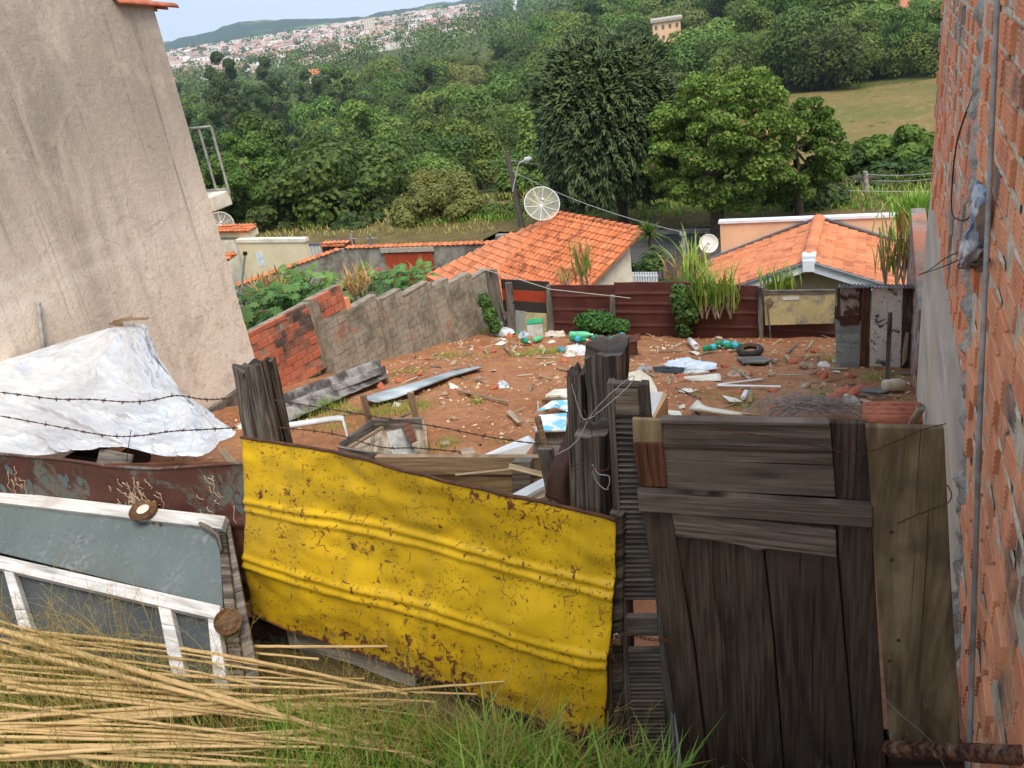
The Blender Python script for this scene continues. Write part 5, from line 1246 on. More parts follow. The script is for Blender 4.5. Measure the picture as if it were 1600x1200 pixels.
# rusty rod at lower right
r0 = onV(1385, 1140, GA, GB)-gn*.09; r1 = atY(1620, 1180, 1.95); mb = MB(); P = [r0*(1-t)+r1*t for t in [i/60 for i in range(61)]]
rl = (r1-r0).normalized(); ra = rl.orthogonal().normalized(); rc = rl.cross(ra)
mb.grid(lambda a, b: r0*(1-b)+r1*b+(ra*cos(2*pi*a)+rc*sin(2*pi*a))*.026*(1+.22*mnoise.noise(V((cos(2*pi*a)*1.2, sin(2*pi*a)*1.2, b*3)))+.13*mnoise.noise(V((cos(2*pi*a)*2.2, sin(2*pi*a)*2.2, b*8)))+.07*mnoise.noise(V((cos(2*pi*a)*5, sin(2*pi*a)*5, b*22)))), 40, 160)
mb.slab([r0+(ra*cos(t)+rc*sin(t))*.024 for t in [j*pi/6 for j in range(12)]], .005, -rl); tag(mb.build('rusty_bar', MT['rust_pipe'], loc=r0), 'thick flaking rusty bar sticking in from the lower right corner', 'bar')
def wirepx(pix, A, B, off, r, m, lab, barbed=False, name='wire', cat='wire', ys=None):
    P = []
    for i, (u, v) in enumerate(pix): P.append(atY(u, v, ys[i]) if ys else onV(u, v, A, B, off))
    P = smooth(P, 14); mb = MB()
    if barbed:
        for s in (0, 1): mb.tube([p+V((0, cos(i*1.1+s*pi), sin(i*1.1+s*pi)))*r*1.1 for i, p in enumerate(P)], r, 5, False)
        L = 0
        for a, b in zip(P, P[1:]):
            L += (b-a).length
            if L > .11:
                L = R.uniform(-.02, .02)
                for j in range(4): e = rdir()*.017; mb.tube([a-e*.2, a+e], r*.85, 4)
                mb.tube([a-(b-a).normalized()*.006, a+(b-a).normalized()*.006], r*2.6, 6)
    else: mb.tube([p+V((R.gauss(0, .001), 0, R.gauss(0, .001))) for p in P], r, 5, False)
    return tag(mb.build(name, MT[m], loc=P[0]), lab, cat)
wirepx([(-240, 600), (-80, 608), (0, 613), (83, 623), (140, 624), (200, 628), (240, 625), (277, 618), (320, 624), (362, 622)], VA, VB, -.02, .0022, 'wire_dark', 'upper barbed wire strand crossing in front of the silver tarp', True, 'barbed_wire')
wirepx([(-240, 625), (-80, 640), (0, 650), (97, 668), (150, 678), (187, 682), (225, 680), (267, 674), (320, 671), (372, 668)], VA, VB, -.02, .0022, 'wire_dark', 'lower barbed wire strand crossing in front of the silver tarp', True, 'barbed_wire')
wirepx([(436, 668), (480, 672), (530, 680), (580, 695), (610, 700), (650, 700), (720, 706)], YA, YB, .1, .0018, 'wire_dark', 'barbed wire strand dipping just above the left of the yellow sheet', True, 'barbed_wire')
wirepx([(430, 625), (520, 640), (610, 655), (690, 668), (760, 682), (830, 692), (900, 695)], YA, YB, .12, .0018, 'wire_dark', 'longest barbed wire strand from the burnt post to the squared grey post', True, 'barbed_wire')
wirepx([(205, 672), (202, 690), (200, 704), (198, 722)], VA, VB, -.03, .0022, 'wire_dark', 'short twisted wire hanging from the lower barbed strand')
wirepx([(893, 600), (905, 640), (915, 655), (940, 640), (985, 600), (983, 590), (930, 640), (900, 690), (870, 710)], GA, GB, -.04, .0016, 'wire_pale', 'pale wire looped round the head of the thickest post')
wirepx([(912, 640), (925, 680), (918, 720), (890, 730), (945, 735), (952, 720)], GA, GB, -.05, .0018, 'rust_dark', 'rusty wire winding down over the squared grey post')
wirepx([(925, 725), (935, 740), (952, 745), (948, 765), (932, 752), (926, 735)], GA, GB, -.06, .0016, 'wire_pale', 'diamond-shaped wire loop on the squared grey post')
wirepx([(1040, 664), (1120, 672), (1200, 682), (1290, 700), (1340, 710), (1400, 690), (1440, 672), (1478, 662)], GA, GB, -.05, .0016, 'rust_dark', 'thin rusty wire draped along the top of the wooden gate')
wirepx([(1402, 818), (1430, 806), (1460, 794), (1482, 785), (1487, 772), (1480, 758)], GA, GB, -.05, .0018, 'rust_dark', 'rusty wire stapled across the olive-brown plank')
wirepx([(1378, 1085), (1400, 1110), (1430, 1135), (1460, 1165), (1480, 1210)], GA, GB, -.07, .0018, 'wire_pale', 'pale thin wire hanging down at the foot of the olive-brown plank')
# ================================================================== BAMBOO CANES AND GRASS
CANES = []
def cane(pl, pr, h0, h1, r, lab=None):
    a = gnd(*pl, up=h0); b = gnd(*pr, up=h1); L = (b-a).length; n = max(8, int(L/.05)); P = []; rr = []; bend = V((0, R.gauss(0, .02), R.gauss(0, .015)))
    for i in range(n+1):
        t = i/n; P.append(a*(1-t)+b*t+bend*sin(pi*t)+V((0, R.gauss(0, .0007), R.gauss(0, .0007)))); rr.append(r*(1-.45*t)*(1.16 if i % 5 == 0 else 1))
    mb = MB(); mb.tube(P, rr, 7); o = mb.build('bamboo_cane', MT['bamboo'], loc=a)
    return tag(o, lab or 'dry straw-yellow bamboo cane lying in the loose pile at the lower left', 'bamboo cane', 'bamboo canes in the lower left pile')
def rel(a): return R.uniform(-a, a)
cane((0, 985), (680, 1195), .17, .06, .016, 'thickest bamboo cane, topmost of the pile, sloping from the left edge to lower right')
cane((0, 1010), (600, 1160), .16, .05, .014, 'second thickest bamboo cane, just under the topmost one'); cane((-10, 968), (235, 1024), .12, .1, .007, 'short thin bamboo cane ending in the air in front of the grey board')
cane((20, 1120), (830, 1062), .12, .12, .009, 'long thin bamboo cane whose tip reaches furthest right below the yellow sheet')
cane((-40, 1060), (745, 1085), .12, .08, .008, 'thin bamboo cane reaching right just below the furthest one'); cane((30, 1120), (180, 1210), .05, .04, .014, 'short fat bamboo cane crossing the others at the lower left')
cane((120, 1150), (1000, 1190), .06, .03, .011, 'greyish bamboo cane along the bottom edge of the photo')
for i in range(46):
    v0 = R.uniform(985, 1190); v1 = v0+R.uniform(10, 115) if v0 < 1100 else v0+R.uniform(-60, 40)
    cane((R.uniform(-120, 60), v0), (R.uniform(330, 700), min(v1, 1215)), R.uniform(.02, .15), R.uniform(.01, .1), R.choice((.005, .006, .008, .010, .012)))
def blade(mb, p, h, lean, w, az=None, seg_=4):
    az = R.random()*2*pi if az is None else az; d = V((cos(az), sin(az), 0)); s = V((-sin(az), cos(az), 0)); P = []
    for i in range(seg_+1):
        t = i/seg_; c = p+V((0, 0, 1))*h*(t-.25*lean*t*t)+d*h*lean*t*t; ww = w*(1-t)**.6*(.6+.8*min(1, t*3)*(1-t*.3)) if i < seg_ else 0
        P += [c-s*ww/2, c+s*ww/2]
    mb.add(P, [(2*i, 2*i+1, 2*i+3, 2*i+2) for i in range(seg_)])
def stalk(mb, p, h, lean):
    az = R.random()*2*pi; d = V((cos(az), sin(az), 0)); P = [p+V((0, 0, h*t*(1-.2*lean*t)))+d*h*lean*t*t for t in (0, .3, .6, .85, 1)]
    mb.tube(P, [.0016, .0013, .001, .0008, .0005], 3, False, False)
    if R.random() < .8:
        for j in range(R.randint(4, 8)):
            t = R.uniform(.6, 1); i = min(3, int(t*4)); c = P[i]*.5+P[i+1]*.5; e = (rdir()+d*.4+V((0, 0, .5)))*R.uniform(.03, .1); mb.tube([c, c+e], [.0006, .0004], 3, False, False)
gm = MB(); sm = MB()
def inverge(u0, u1, v0, v1):
    u_ = R.uniform(u0, u1); v_ = R.uniform(v0, v1)
    if u_ > 380: v_ = max(v_, 1108+(u_-380)*.19+abs(R.gauss(0, 18)))
    p = gnd(u_, v_); p.z = vh(p.x, p.y)-.005 if p.y < 2.9 else p.z; return p
for i in range(7500): p = inverge(-60, 1010, 1040, 1330); blade(gm, p, R.uniform(.03, .12), R.uniform(.1, 1.1), R.uniform(.003, .006), seg_=3)
for i in range(4600): p = inverge(420, 1010, 1080, 1300); blade(gm, p, R.uniform(.06, .19)*(1 if R.random() < .7 else 1.4), R.uniform(.1, .9), R.uniform(.004, .009))
for i in range(900): p = inverge(740, 1060, 1150, 1330); blade(gm, p, R.uniform(.15, .38), R.uniform(.2, .9), R.uniform(.007, .014))
for i in range(1300): p = inverge(-80, 420, 1000, 1320); blade(sm, p, R.uniform(.06, .2), R.uniform(.2, 1.1), R.uniform(.002, .004))
for i in range(650): p = inverge(-80, 1000, 1020, 1330); stalk(sm, p, R.uniform(.15, .42), R.uniform(.1, .8))
for i in range(170): p = inverge(-60, 260, 1010, 1150); stalk(sm, p, R.uniform(.3, .6), R.uniform(.1, .7))
for i in range(120): p = inverge(480, 960, 1100, 1250); stalk(sm, p, R.uniform(.25, .5), R.uniform(.1, .6))
for i in range(40): p = inverge(1080, 1350, 1230, 1330); stalk(sm, p, R.uniform(.1, .3), R.uniform(.4, .9))
for i in range(6000):
    x = R.uniform(-8, -3.2); y = R.uniform(-.8, 2.75); blade(gm if i % 3 else sm, V((x, y, vh(x, y)-.005)), R.uniform(.04, .2), R.uniform(.1, 1), .005, seg_=3)
tag(gm.build('verge_grass', MT['grass_green']), kind='stuff'); tag(sm.build('dry_grass_stems', MT['grass_straw']), kind='stuff')
# ================================================================== TARP
TC = [[(-70, 577, 4.7), (-70, 625, 4.2), (-70, 662, 3.8), (-70, 704, 3.3)], [(25, 557, 5.0), (20, 612, 4.5), (30, 660, 3.9), (45, 712, 3.35)], [(105, 532, 5.4), (105, 600, 4.7), (115, 655, 4.0), (125, 706, 3.42)],
      [(178, 511, 5.8), (172, 592, 4.9), (185, 655, 4.1), (195, 700, 3.5)], [(208, 507, 5.95), (222, 590, 5.0), (250, 655, 4.2), (265, 714, 3.6)], [(224, 507, 6.0), (262, 592, 5.3), (308, 640, 4.6), (330, 712, 3.75)], [(230, 510, 6.0), (280, 604, 5.3), (328, 642, 4.7), (374, 678, 4.0)]]
TW = [[atY(u, v, y) for u, v, y in c] for c in TC]
def cr4(P, t):
    n = len(P)-1; i = min(n-1, int(t*n)); f = t*n-i; a = P[max(i-1, 0)]; b = P[i]; c = P[i+1]; d = P[min(i+2, n)]
    return .5*((2*b)+(c-a)*f+(2*a-5*b+4*c-d)*f*f+(3*b-a-3*c+d)*f**3)
def tf(a, b):
    p = cr4([cr4(c, b) for c in TW], a); n = V((.2, -.75, .62))
    w = 1-abs(mnoise.noise(V((a*3.2+b*1.1, b*2.2, 0))))*2; w2 = 1-abs(mnoise.noise(V((a*7-b*2, b*5, 4))))*2; w3 = 1-abs(mnoise.noise(V((a*16, b*13, 8))))*2
    rad = sin((a*26)+mnoise.noise(V((a*4, b*3, 2)))*3)*max(0, .75-b)*.025*(1 if a > .35 else .4)
    f = b-(.12+a*1.5); fold = .09*exp(-(f/.05)**2)*(1 if a < .5 else 0)-.05*exp(-((f-.09)/.04)**2)*(1 if a < .5 else 0)
    e = min(1, 8*b)
    return p+n*((.085*w**4+.05*w2**3+.01*w3**2+rad)*e+fold*.8)
mb = MB(); mb.grid(tf, 190, 130, uvs=(3.4, 2.4)); tag(mb.build('silver_tarp', MT['silver_tarp'], loc=TW[3][3], solid=.004), 'crumpled silver-white plastic tarp draped to a peak in front of the rendered house', 'tarp')
pk_ = tf(.72, 0)
for i, (a, b) in enumerate((((174, 510), (206, 500)), ((180, 506), (212, 502)), ((190, 503), (232, 502)), ((178, 511), (198, 504)))):
    mb = MB(); P = [atY(a[0], a[1], 5.95-.03*i)+V((0, 0, .03)), atY(b[0], b[1], 5.9-.03*i)+V((0, 0, .03))]; mb.board(P[0], P[1], .035, .02); tag(mb.build('wood_stick', MT['bare_wood'], loc=P[0]), 'broken brown stick lying across the peak of the silver tarp', 'stick', 'sticks on the peak of the silver tarp')
mb = MB(); q = atY(205, 560, 6.1); mb.tube([(q.x, 6.1, yz(6.1)-.2), (q.x+.02, 6.08, pk_.z-.01)], .04, 8); tag(mb.build('prop_stake', MT['bare_wood'], loc=(q.x, 6.1, yz(6.1))), 'wooden stake hidden under the peak holding the silver tarp up', 'stake')
cr = thing('plastic_crate', atY(140, 722, 3.5), 'black plastic crate showing under the front hem of the silver tarp', 'crate'); c = atY(140, 722, 3.5)
for k_ in range(3): mb = MB(); mb.box(c+V((0, 0, -.05+.035*k_)), (.2, 0, 0), (0, .012, 0), (0, 0, .012)); mb.build('slat', MT['black_plastic'], cr)
mb = MB(); mb.box(c+V((-.2, .15, -.05)), (.012, 0, 0), (0, .16, 0), (0, 0, .08)); mb.box(c+V((.2, .15, -.05)), (.012, 0, 0), (0, .16, 0), (0, 0, .08)); mb.box(c+V((0, .15, -.14)), (.2, 0, 0), (0, .16, 0), (0, 0, .01)); mb.build('tub', MT['black_plastic'], cr)
def gboard(name, a, b, w, th, m, lab, cat='board', up0=.02, up1=.02, grp=None, n=(0, 0, 1)):
    p = gnd(*a, up=up0); q = gnd(*b, up=up1); mb = MB(); mb.board(p, q, w, th, n); return tag(mb.build(name, MT[m], loc=p, bevel=.002), lab, cat, grp)
def yboard(name, a, b, Y, w, th, m, lab, cat='board', Y2=None, n=(0, -.8, .6)):
    p = atY(*a, Y); q = atY(*b, Y2 or Y); mb = MB(); mb.board(p, q, w, th, n); return tag(mb.build(name, MT[m], loc=p, bevel=.002), lab, cat)
yboard('broken_board', (155, 712), (205, 722), 3.42, .1, .02, 'grey_wood', 'broken grey weathered board end under the hem of the silver tarp')
yboard('wood_strip', (345, 702), (372, 735), 3.5, .04, .03, 'pale_wood', 'pale wood strip leaning beside the burnt post under the tarp hem')
yboard('long_board', (-60, 738), (380, 735), 3.3, .1, .03, 'red_wood', 'dark reddish board running behind the top edge of the rusty brown sheet')
flat('grey_zinc_pale', lin(168, 176, 178), lin(128, 136, 138), 3, .5, c3=lin(196, 200, 198))
# ================================================================== YARD THINGS
G_ = lambda u, v, up=0: gnd(u, v, up)
def gslab(name, px, ups, th, m, lab, cat='sheet', par=None):
    P = [gnd(u, v, h) for (u, v), h in zip(px, ups if isinstance(ups, (list, tuple)) else [ups]*len(px))]; mb = MB(); mb.slab(P, th, (0, 0, 1)); 
    o = mb.build(name, MT[m], par, loc=None if par else P[0], bevel=.002)
    return o if par else tag(o, lab, cat)
def sheetgrid(name, f, nu, nv, m, lab, cat, loc, solid=.006, uvs=(1, 1)):
    mb = MB(); mb.grid(f, nu, nv, uvs=uvs); return tag(mb.build(name, MT[m], loc=loc, solid=solid), lab, cat)
# corrugated fibre-cement sheets by the wall
def corr(px, ups, waves, amp, name, m, lab, nv=26, solid=.012):
    P = [gnd(u, v, h) for (u, v), h in zip(px, ups)]; n = (P[1]-P[0]).cross(P[3]-P[0]).normalized()
    if n.z < 0: n = -n
    f = lambda a, b: (P[0]*(1-b)+P[1]*b)*(1-a)+(P[3]*(1-b)+P[2]*b)*a+n*(amp*sin(a*2*pi*waves)+.008*mnoise.noise(V((a*3, b*4, 0))))
    return sheetgrid(name, f, int(14*waves), nv, m, lab, 'roofing sheet', P[3], solid)
corr([(412, 628), (590, 562), (603, 580), (424, 650)], [.16, .2, .10, .06], 1.6, .035, 'fibre_cement_sheet', 'fibro', 'upper of two mossy grey corrugated roofing sheets lying along the boundary wall')
corr([(420, 648), (600, 578), (608, 592), (438, 668)], [.06, .06, .02, .02], 1.2, .03, 'fibre_cement_sheet', 'fibro', 'lower of two mossy grey corrugated roofing sheets lying along the boundary wall')
# curved sheet metal on the ground
SA_ = [(564, 622), (600, 610), (650, 597), (700, 581), (748, 572)]; SB_ = [(590, 630), (622, 621), (660, 606), (703, 590), (755, 575)]
def cs(a, b):
    p = lerp_poly(SA_, b); q = lerp_poly(SB_, b); u = p[0]*(1-a)+q[0]*a; v = p[1]*(1-a)+q[1]*a; return gnd(u, v, .03+.03*sin(pi*b*1.5)+.035*sin(pi*a))
sheetgrid('metal_flashing', cs, 12, 40, 'grey_zinc_pale', 'long curved pale metal strip lying on the red soil near the wall', 'metal strip', gnd(650, 610), .004)
def strip(name, pix, w, m, lab, ups, cat='strip'):
    P = smooth([gnd(u, v, h) for (u, v), h in zip(pix, ups)], 8); mb = MB()
    def f(a, b):
        i = b*(len(P)-1); k = min(len(P)-2, int(i)); c = P[k]*(1-(i-k))+P[k+1]*(i-k); d = (P[k+1]-P[k]).normalized(); s = V((0, .5, .85)); return c+s*w*(a-.5)+V((0, -.02*sin(pi*a), 0))
    return sheetgrid(name, f, 4, 60, m, lab, cat, P[0], .004)
strip('bent_metal_strip', [(425, 668), (470, 662), (529, 654), (538, 662), (546, 694)], .06, 'white_sheet', 'bright white bent metal strip right of the burnt post', [.25, .27, .3, .25, .05])
# drawer-like wooden tray
tr = thing('wooden_tray', gnd(600, 700), 'broken open wooden tray of old boards standing behind the yellow sheet', 'tray')
def trb(a, b, h, th, m, ua=.08, ub=.08, name='side_board'):
    p = gnd(*a, up=ua); q = gnd(*b, up=ub); mb = MB(); mb.box((p+q)/2, (q-p)/2, (q-p).cross(V((0, 0, 1))).normalized()*th/2, V((0, 0, 1))*h/2); mb.build(name, MT[m], tr, bevel=.003)
P = [(534, 702), (583, 664), (662, 662), (668, 716)]
gslab('floor_board', [(540, 704), (586, 668), (660, 666), (666, 720)], .015, .02, 'pale_wood', '', par=tr)
trb(P[0], P[1], .14, .025, 'grey_wood'); trb(P[1], P[2], .14, .025, 'grey_wood'); trb(P[2], P[3], .12, .025, 'bare_wood'); trb((531, 706), (620, 722), .12, .03, 'grey_wood')
trb((545, 700), (598, 668), .03, .03, 'bare_wood', .1, .14, 'loose_strip')
for (u, v) in ((578, 664), (651, 660)):
    p = gnd(u, v); mb = MB(); mb.box(p+V((0, 0, .18)), (.035, 0, 0), (0, .015, 0), (0, 0, .18)); mb.build('upright', MT['bare_wood'], tr, bevel=.003)
def leanplate(name, px, ups, m, lab, cat, waves=0):
    Q = [gnd(u, v, h) for (u, v), h in zip(px, ups)]; n = (Q[1]-Q[0]).cross(Q[3]-Q[0]).normalized()
    f = lambda a, b: (Q[3]*(1-a)+Q[2]*a)*(1-b)+(Q[0]*(1-a)+Q[1]*a)*b+n*(.006*sin(b*2*pi*waves)*sin(a*2*pi*waves*.35) if waves else 0)
    return sheetgrid(name, f, 40, 60, m, lab, cat, Q[3], .008)
leanplate('embossed_plate', [(604, 676), (634, 668), (652, 716), (616, 722)], [.25, .27, .05, .05], 'galv', 'grey dimpled metal plate leaning in the wooden tray', 'metal plate', 12)
gslab('rusty_tile', [(626, 664), (642, 660), (651, 686), (640, 691)], [.3, .32, .26, .24], .02, 'red_wood', 'reddish-brown wood offcut on top of the dimpled metal plate', 'offcut')
gslab('white_board', [(664, 674), (664, 664), (668, 716), (655, 716)], [.1, .2, .1, .04], .012, 'pale_wood', 'thin pale board end at the right side of the wooden tray', 'board')
# timber retaining boards behind the yellow sheet
def ybs(name, px, Y, th, m, lab):
    P = [atY(u, v, Y) for u, v in px]; mb = MB(); mb.slab(P, th, (0, -1, 0)); return tag(mb.build(name, MT[m], loc=P[-1], bevel=.003), lab, 'board')
ybs('timber_board', [(585, 714), (868, 715), (868, 742), (585, 742)], 3.95, .04, 'bare_wood', 'upper long brown timber board seen over the middle of the yellow sheet')
ybs('timber_board', [(600, 743), (862, 743), (862, 800), (600, 800)], 3.97, .04, 'olive_wood', 'lower long brown timber board seen over the middle of the yellow sheet')
ybs('timber_post', [(800, 722), (828, 722), (828, 800), (800, 800)], 3.86, .06, 'grey_wood', 'short grey timber upright fixed to the long brown boards')
yboard('wood_lath', (712, 742), (800, 733), 3.8, .012, .012, 'pale_wood', 'thin pale lath lying against the long brown boards', 'lath')
yboard('wood_lath', (795, 728), (850, 742), 3.7, .03, .012, 'pale_wood', 'broader pale lath slanting down towards the grey picket', 'lath')
yboard('picket', (852, 700), (872, 800), 3.2, .075, .025, 'grey_wood', 'leaning grey picket left of the rusty bent sheet', 'picket', n=(0, -1, 0))
for i, (px, Y, m, lab) in enumerate((([(800, 772), (852, 745), (856, 756), (822, 775)], 3.5, 'white_sheet', 'white board edge behind the leaning grey picket, upper one'), ([(818, 775), (856, 752), (860, 772), (840, 780)], 3.45, 'pale_wood', 'cream board edge behind the leaning grey picket, lower one'))):
    P = [atY(u, v, Y+.1*(k < 2)) for k, (u, v) in enumerate(px)]; mb = MB(); mb.slab(P, .02, (0, -1, 0)); tag(mb.build('board_edge', MT[m], loc=P[0]), lab, 'board')
# rusty bent sheet beside the big post
def rb_(a, b):
    L = [(852, 775), (858, 735), (880, 690), (893, 640), (896, 605)]; Q = [(905, 800), (905, 740), (908, 690), (912, 640), (912, 600)]
    p = lerp_poly(L, b); q = lerp_poly(Q, b); u = p[0]*(1-a)+q[0]*a; v = p[1]*(1-a)+q[1]*a; return atY(u, v, 2.95-.12*sin(a*2.5)+.05*mnoise.noise(V((a*3, b*4, 0))))
sheetgrid('bent_rusty_sheet', rb_, 20, 40, 'rust_dark', 'curled dark rusty metal sheet left of the weathered posts', 'metal sheet', rb_(0, 0), .004, (.4, .8))
# cardboard and foam heap left of posts
gslab('white_plastic_sheet', [(742, 716), (826, 680), (836, 690), (812, 722)], [.05, .25, .25, .05], .01, 'white_sheet', 'bright white sheet sloping down just above the long brown boards', 'sheet')
gslab('blue_printed_card', [(836, 672), (842, 648), (886, 645), (884, 672)], [.32, .36, .36, .32], .012, 'blue_paper', 'light blue and white printed card on the heap left of the posts', 'card')
gslab('cardboard_box', [(832, 716), (836, 676), (892, 674), (888, 718)], [.02, .26, .26, .04], .05, 'grey_wood', 'greyish cardboard box side under the blue printed card', 'box')
gslab('blue_wrapper', [(838, 642), (862, 626), (896, 624), (892, 645), (868, 636)], [.06, .1, .1, .06, .05], .008, 'blue_paper', 'torn pale blue wrapper above the blue printed card', 'wrapper')
gslab('foam_slab', [(852, 617), (866, 608), (890, 607), (900, 613), (884, 621), (872, 617)], [.05]*6, .03, 'foam', 'cream foam slab lying left of the thickest post', 'foam')
gslab('soil_slab', [(846, 624), (868, 620), (896, 622), (890, 628)], [.03]*4, .03, 'rust_lid', 'brown rotten board under the cream foam slab', 'board')
yb2 = gslab('small_stake', [(838, 652), (845, 650), (860, 712), (852, 714)], [.5, .5, .12, .12], .03, 'bare_wood', 'small stake in front of the cardboard box side', 'stake')
gslab('curved_white_panel', [(980, 630), (982, 582), (1000, 578), (1016, 588), (1026, 606), (1030, 625)], [.2, .5, .52, .45, .35, .25], .02, 'foam', 'cream curved panel sticking up right of the thickest post', 'panel')
gslab('white_wood_panel', [(1008, 640), (1012, 612), (1037, 612), (1020, 650)], [.25, .4, .42, .2], .03, 'white_sheet', 'white board with a wooden edge right behind the shutter top', 'board')
gslab('wood_edge_board', [(1020, 652), (1036, 612), (1040, 616), (1042, 655)], [.2, .42, .4, .1], .02, 'card', 'tan board edge beside the white board behind the shutter', 'board')
# back yard litter
def bottle(u, v, du, dv, m, lab, r=.05, L=.32, lb=None, up=.05, grp='plastic bottles on the yard'):
    a = gnd(u-du, v-dv, up); b = gnd(u+du, v+dv, up); d = (b-a).normalized(); c = (a+b)/2; p = c-d*L/2; t = thing('plastic_bottle', c-V((0, 0, up)), lab, 'bottle', grp); mb = MB()
    mb.lathe(p, d, [(0, r*.5), (.01, r*.9), (.03, r), (L*.3, r*.93), (L*.34, r), (L*.66, r), (L*.8, r*.75), (L*.92, r*.3), (L*.95, r*.28), (L, r*.3)], 14); mb.build('body', MT[m], t)
    mb = MB(); mb.lathe(p, d, [(L*.94, r*.34), (L*1.01, r*.34)], 10); mb.build('cap', MT['dish_white'], t)
    if lb: mb = MB(); mb.lathe(p, d, [(L*.38, r*1.02), (L*.62, r*1.02)], 14); mb.build('label_band', MT[lb], t)
bottle(908, 523, 20, 0, 'pet_green', 'largest pale green bottle in the row by the shrub at the back fence', .062, .42)
bottle(905, 530, 16, 1, 'pet_dark', 'dark green bottle lying below the largest pale green one', .055, .34, 'label_blue'); bottle(930, 527, 8, -5, 'pet_dark', 'dark green bottle tilted at the right end of the back row', .05, .3)
bottle(841, 529, 9, -3, 'pet_green', 'lime green bottle lying under the white carton', .05, .3); bottle(822, 533, 8, 2, 'pet_dark', 'crushed dark green bottle left of the lime green one', .05, .26)
bottle(963, 528, 9, -1, 'pet_dark', 'green bottle left of the blue bottle under the shrub', .045, .28, 'label_blue'); bottle(970, 524, 9, -3, 'label_blue', 'blue bottle under the right of the shrub', .045, .28)
bottle(1112, 543, 12, -2, 'pet_dark', 'left of three green bottles with blue labels, middle of the yard', .05, .32, 'label_blue'); bottle(1135, 537, 12, 0, 'pet_dark', 'upper of three green bottles with blue labels, middle of the yard', .05, .32, 'label_blue'); bottle(1147, 540, 12, -1, 'pet_dark', 'right of three green bottles with blue labels, middle of the yard', .05, .32, 'label_blue')
bottle(1400, 602, 12, -1, 'beige_pot', 'beige cylindrical bottle at the foot of the right wall', .075, .3, None, .07)
bx_ = thing('carton', gnd(838, 522), 'white carton with a green lid among the bottles at the back left', 'carton'); c = gnd(838, 523)
mb = MB(); mb.box(c+V((0, 0, .12)), (.13, .04, 0), (-.03, .1, 0), (0, 0, .12)); mb.build('box', MT['pale_box'], bx_, bevel=.008); mb = MB(); mb.box(c+V((0, 0, .255)), (.135, .04, 0), (-.03, .105, 0), (0, 0, .012)); mb.build('lid', MT['green_box'], bx_, bevel=.004); mb = MB(); mb.box(c+V((-.05, -.09, .12)), (.03, .01, 0), (0, .012, 0), (0, 0, .12)); mb.build('side_flap', MT['winpane'], bx_)
def crumple(u, v, w, h, m, lab, cat='bag', name='plastic_bag', up=.0):
    c = gnd(u, v); s = R.random()*9; mb = MB()
    def f(a, b):
        th = 2*pi*a; ph = pi/2*b; q = 1+.45*mnoise.noise(V((cos(th)*1.6, sin(th)*1.6, b*2+s)))+.25*mnoise.noise(V((cos(th)*5, sin(th)*5, b*5+s)))
        return c+V((cos(th)*cos(ph)*w*q, sin(th)*cos(ph)*w*.7*q, sin(ph)*h*q-.01))
    mb.grid(f, 26, 8, smooth=False); return tag(mb.build(name, MT[m], loc=c), lab, cat)
crumple(789, 521, .2, .1, 'bag_white', 'white and blue crumpled bag at the wall corner'); crumple(772, 517, .09, .1, 'stone', 'pale rounded rubbish lump right in the wall corner', 'rubble', 'rubble_lump'); crumple(805, 519, .12, .1, 'pet_dark', 'green crumpled bag beside the white and blue one'); crumple(818, 526, .11, .09, 'bag_blue', 'dark blue crumpled bag left of the white carton')
crumple(868, 524, .2, .08, 'litter_pale', 'crumpled paper heap between the carton and the bottles', 'paper', 'paper_heap'); crumple(888, 518, .14, .12, 'bag_white', 'white crumpled bag behind the largest green bottle'); crumple(904, 549, .2, .1, 'bag_white', 'white crumpled bag with greenery just left of the thickest post'); crumple(892, 553, .12, .06, 'litter_pale', 'cream rag left of the white crumpled bag by the thickest post', 'rag', 'rag')
crumple(1072, 573, .32, .07, 'bag_white', 'grey-white plastic bag lying right of the thickest post'); crumple(1045, 578, .2, .03, 'black_plastic', 'black plastic scrap left of the grey-white bag', 'scrap', 'plastic_scrap'); crumple(785, 604, .08, .08, 'bag_white', 'small clear-white bag in the middle of the soil left of the posts')
crumple(1008, 578, .1, .07, 'wire_pale', 'grey rag just right of the thickest post top', 'rag', 'rag'); crumple(940, 516, .12, .07, 'stone', 'pale stone at the foot of the shrub', 'stone', 'stone'); crumple(1152, 583, .12, .05, 'stone', 'broken pale stone in the middle of the right half of the yard', 'stone', 'stone'); crumple(1259, 572, .1, .06, 'stone', 'tan stone lying alone left of the grey door sheet', 'stone', 'stone'); crumple(1325, 628, .13, .07, 'litter_pale', 'whitish rag beside the terracotta fragments', 'rag', 'rag')
t = thing('tyre', gnd(1172, 547), 'small dark tyre lying flat in front of the maroon fence', 'tyre'); c = gnd(1172, 547, .05); mb = MB(); P = [c+V((.15*cos(a), .15*sin(a), 0)) for a in [2*pi*i/28 for i in range(29)]]; mb.tube(P, .045, 10, False); mb.build('tread', MT['tyre'], t)
mb = MB(); mb.tube([c+V((.115*cos(a), .115*sin(a), .02)) for a in [2*pi*i/28 for i in range(29)]], .022, 8, False); mb.build('bead', MT['rust_lid'], t)
def tubeobj(name, a, b, r, m, lab, cat, ua=.04, ub=.04):
    p = gnd(*a, up=ua); q = gnd(*b, up=ub); d = (q-p).normalized(); mb = MB(); L = (q-p).length; mb.lathe(p, d, [(0, r*.8), (.005, r), (L-.005, r), (L, r*.8), (L-.02, r*.75)], 12); return tag(mb.build(name, MT[m], loc=p), lab, cat)
tubeobj('white_pipe', (1078, 532), (1088, 542), .05, 'dish_white', 'short white pipe stub near the three green bottles', 'pipe', .05, .05)
tubeobj('clay_pipe', (942, 543), (966, 542), .05, 'clay', 'terracotta pipe piece by the rusty tin box', 'pipe', .05, .05)
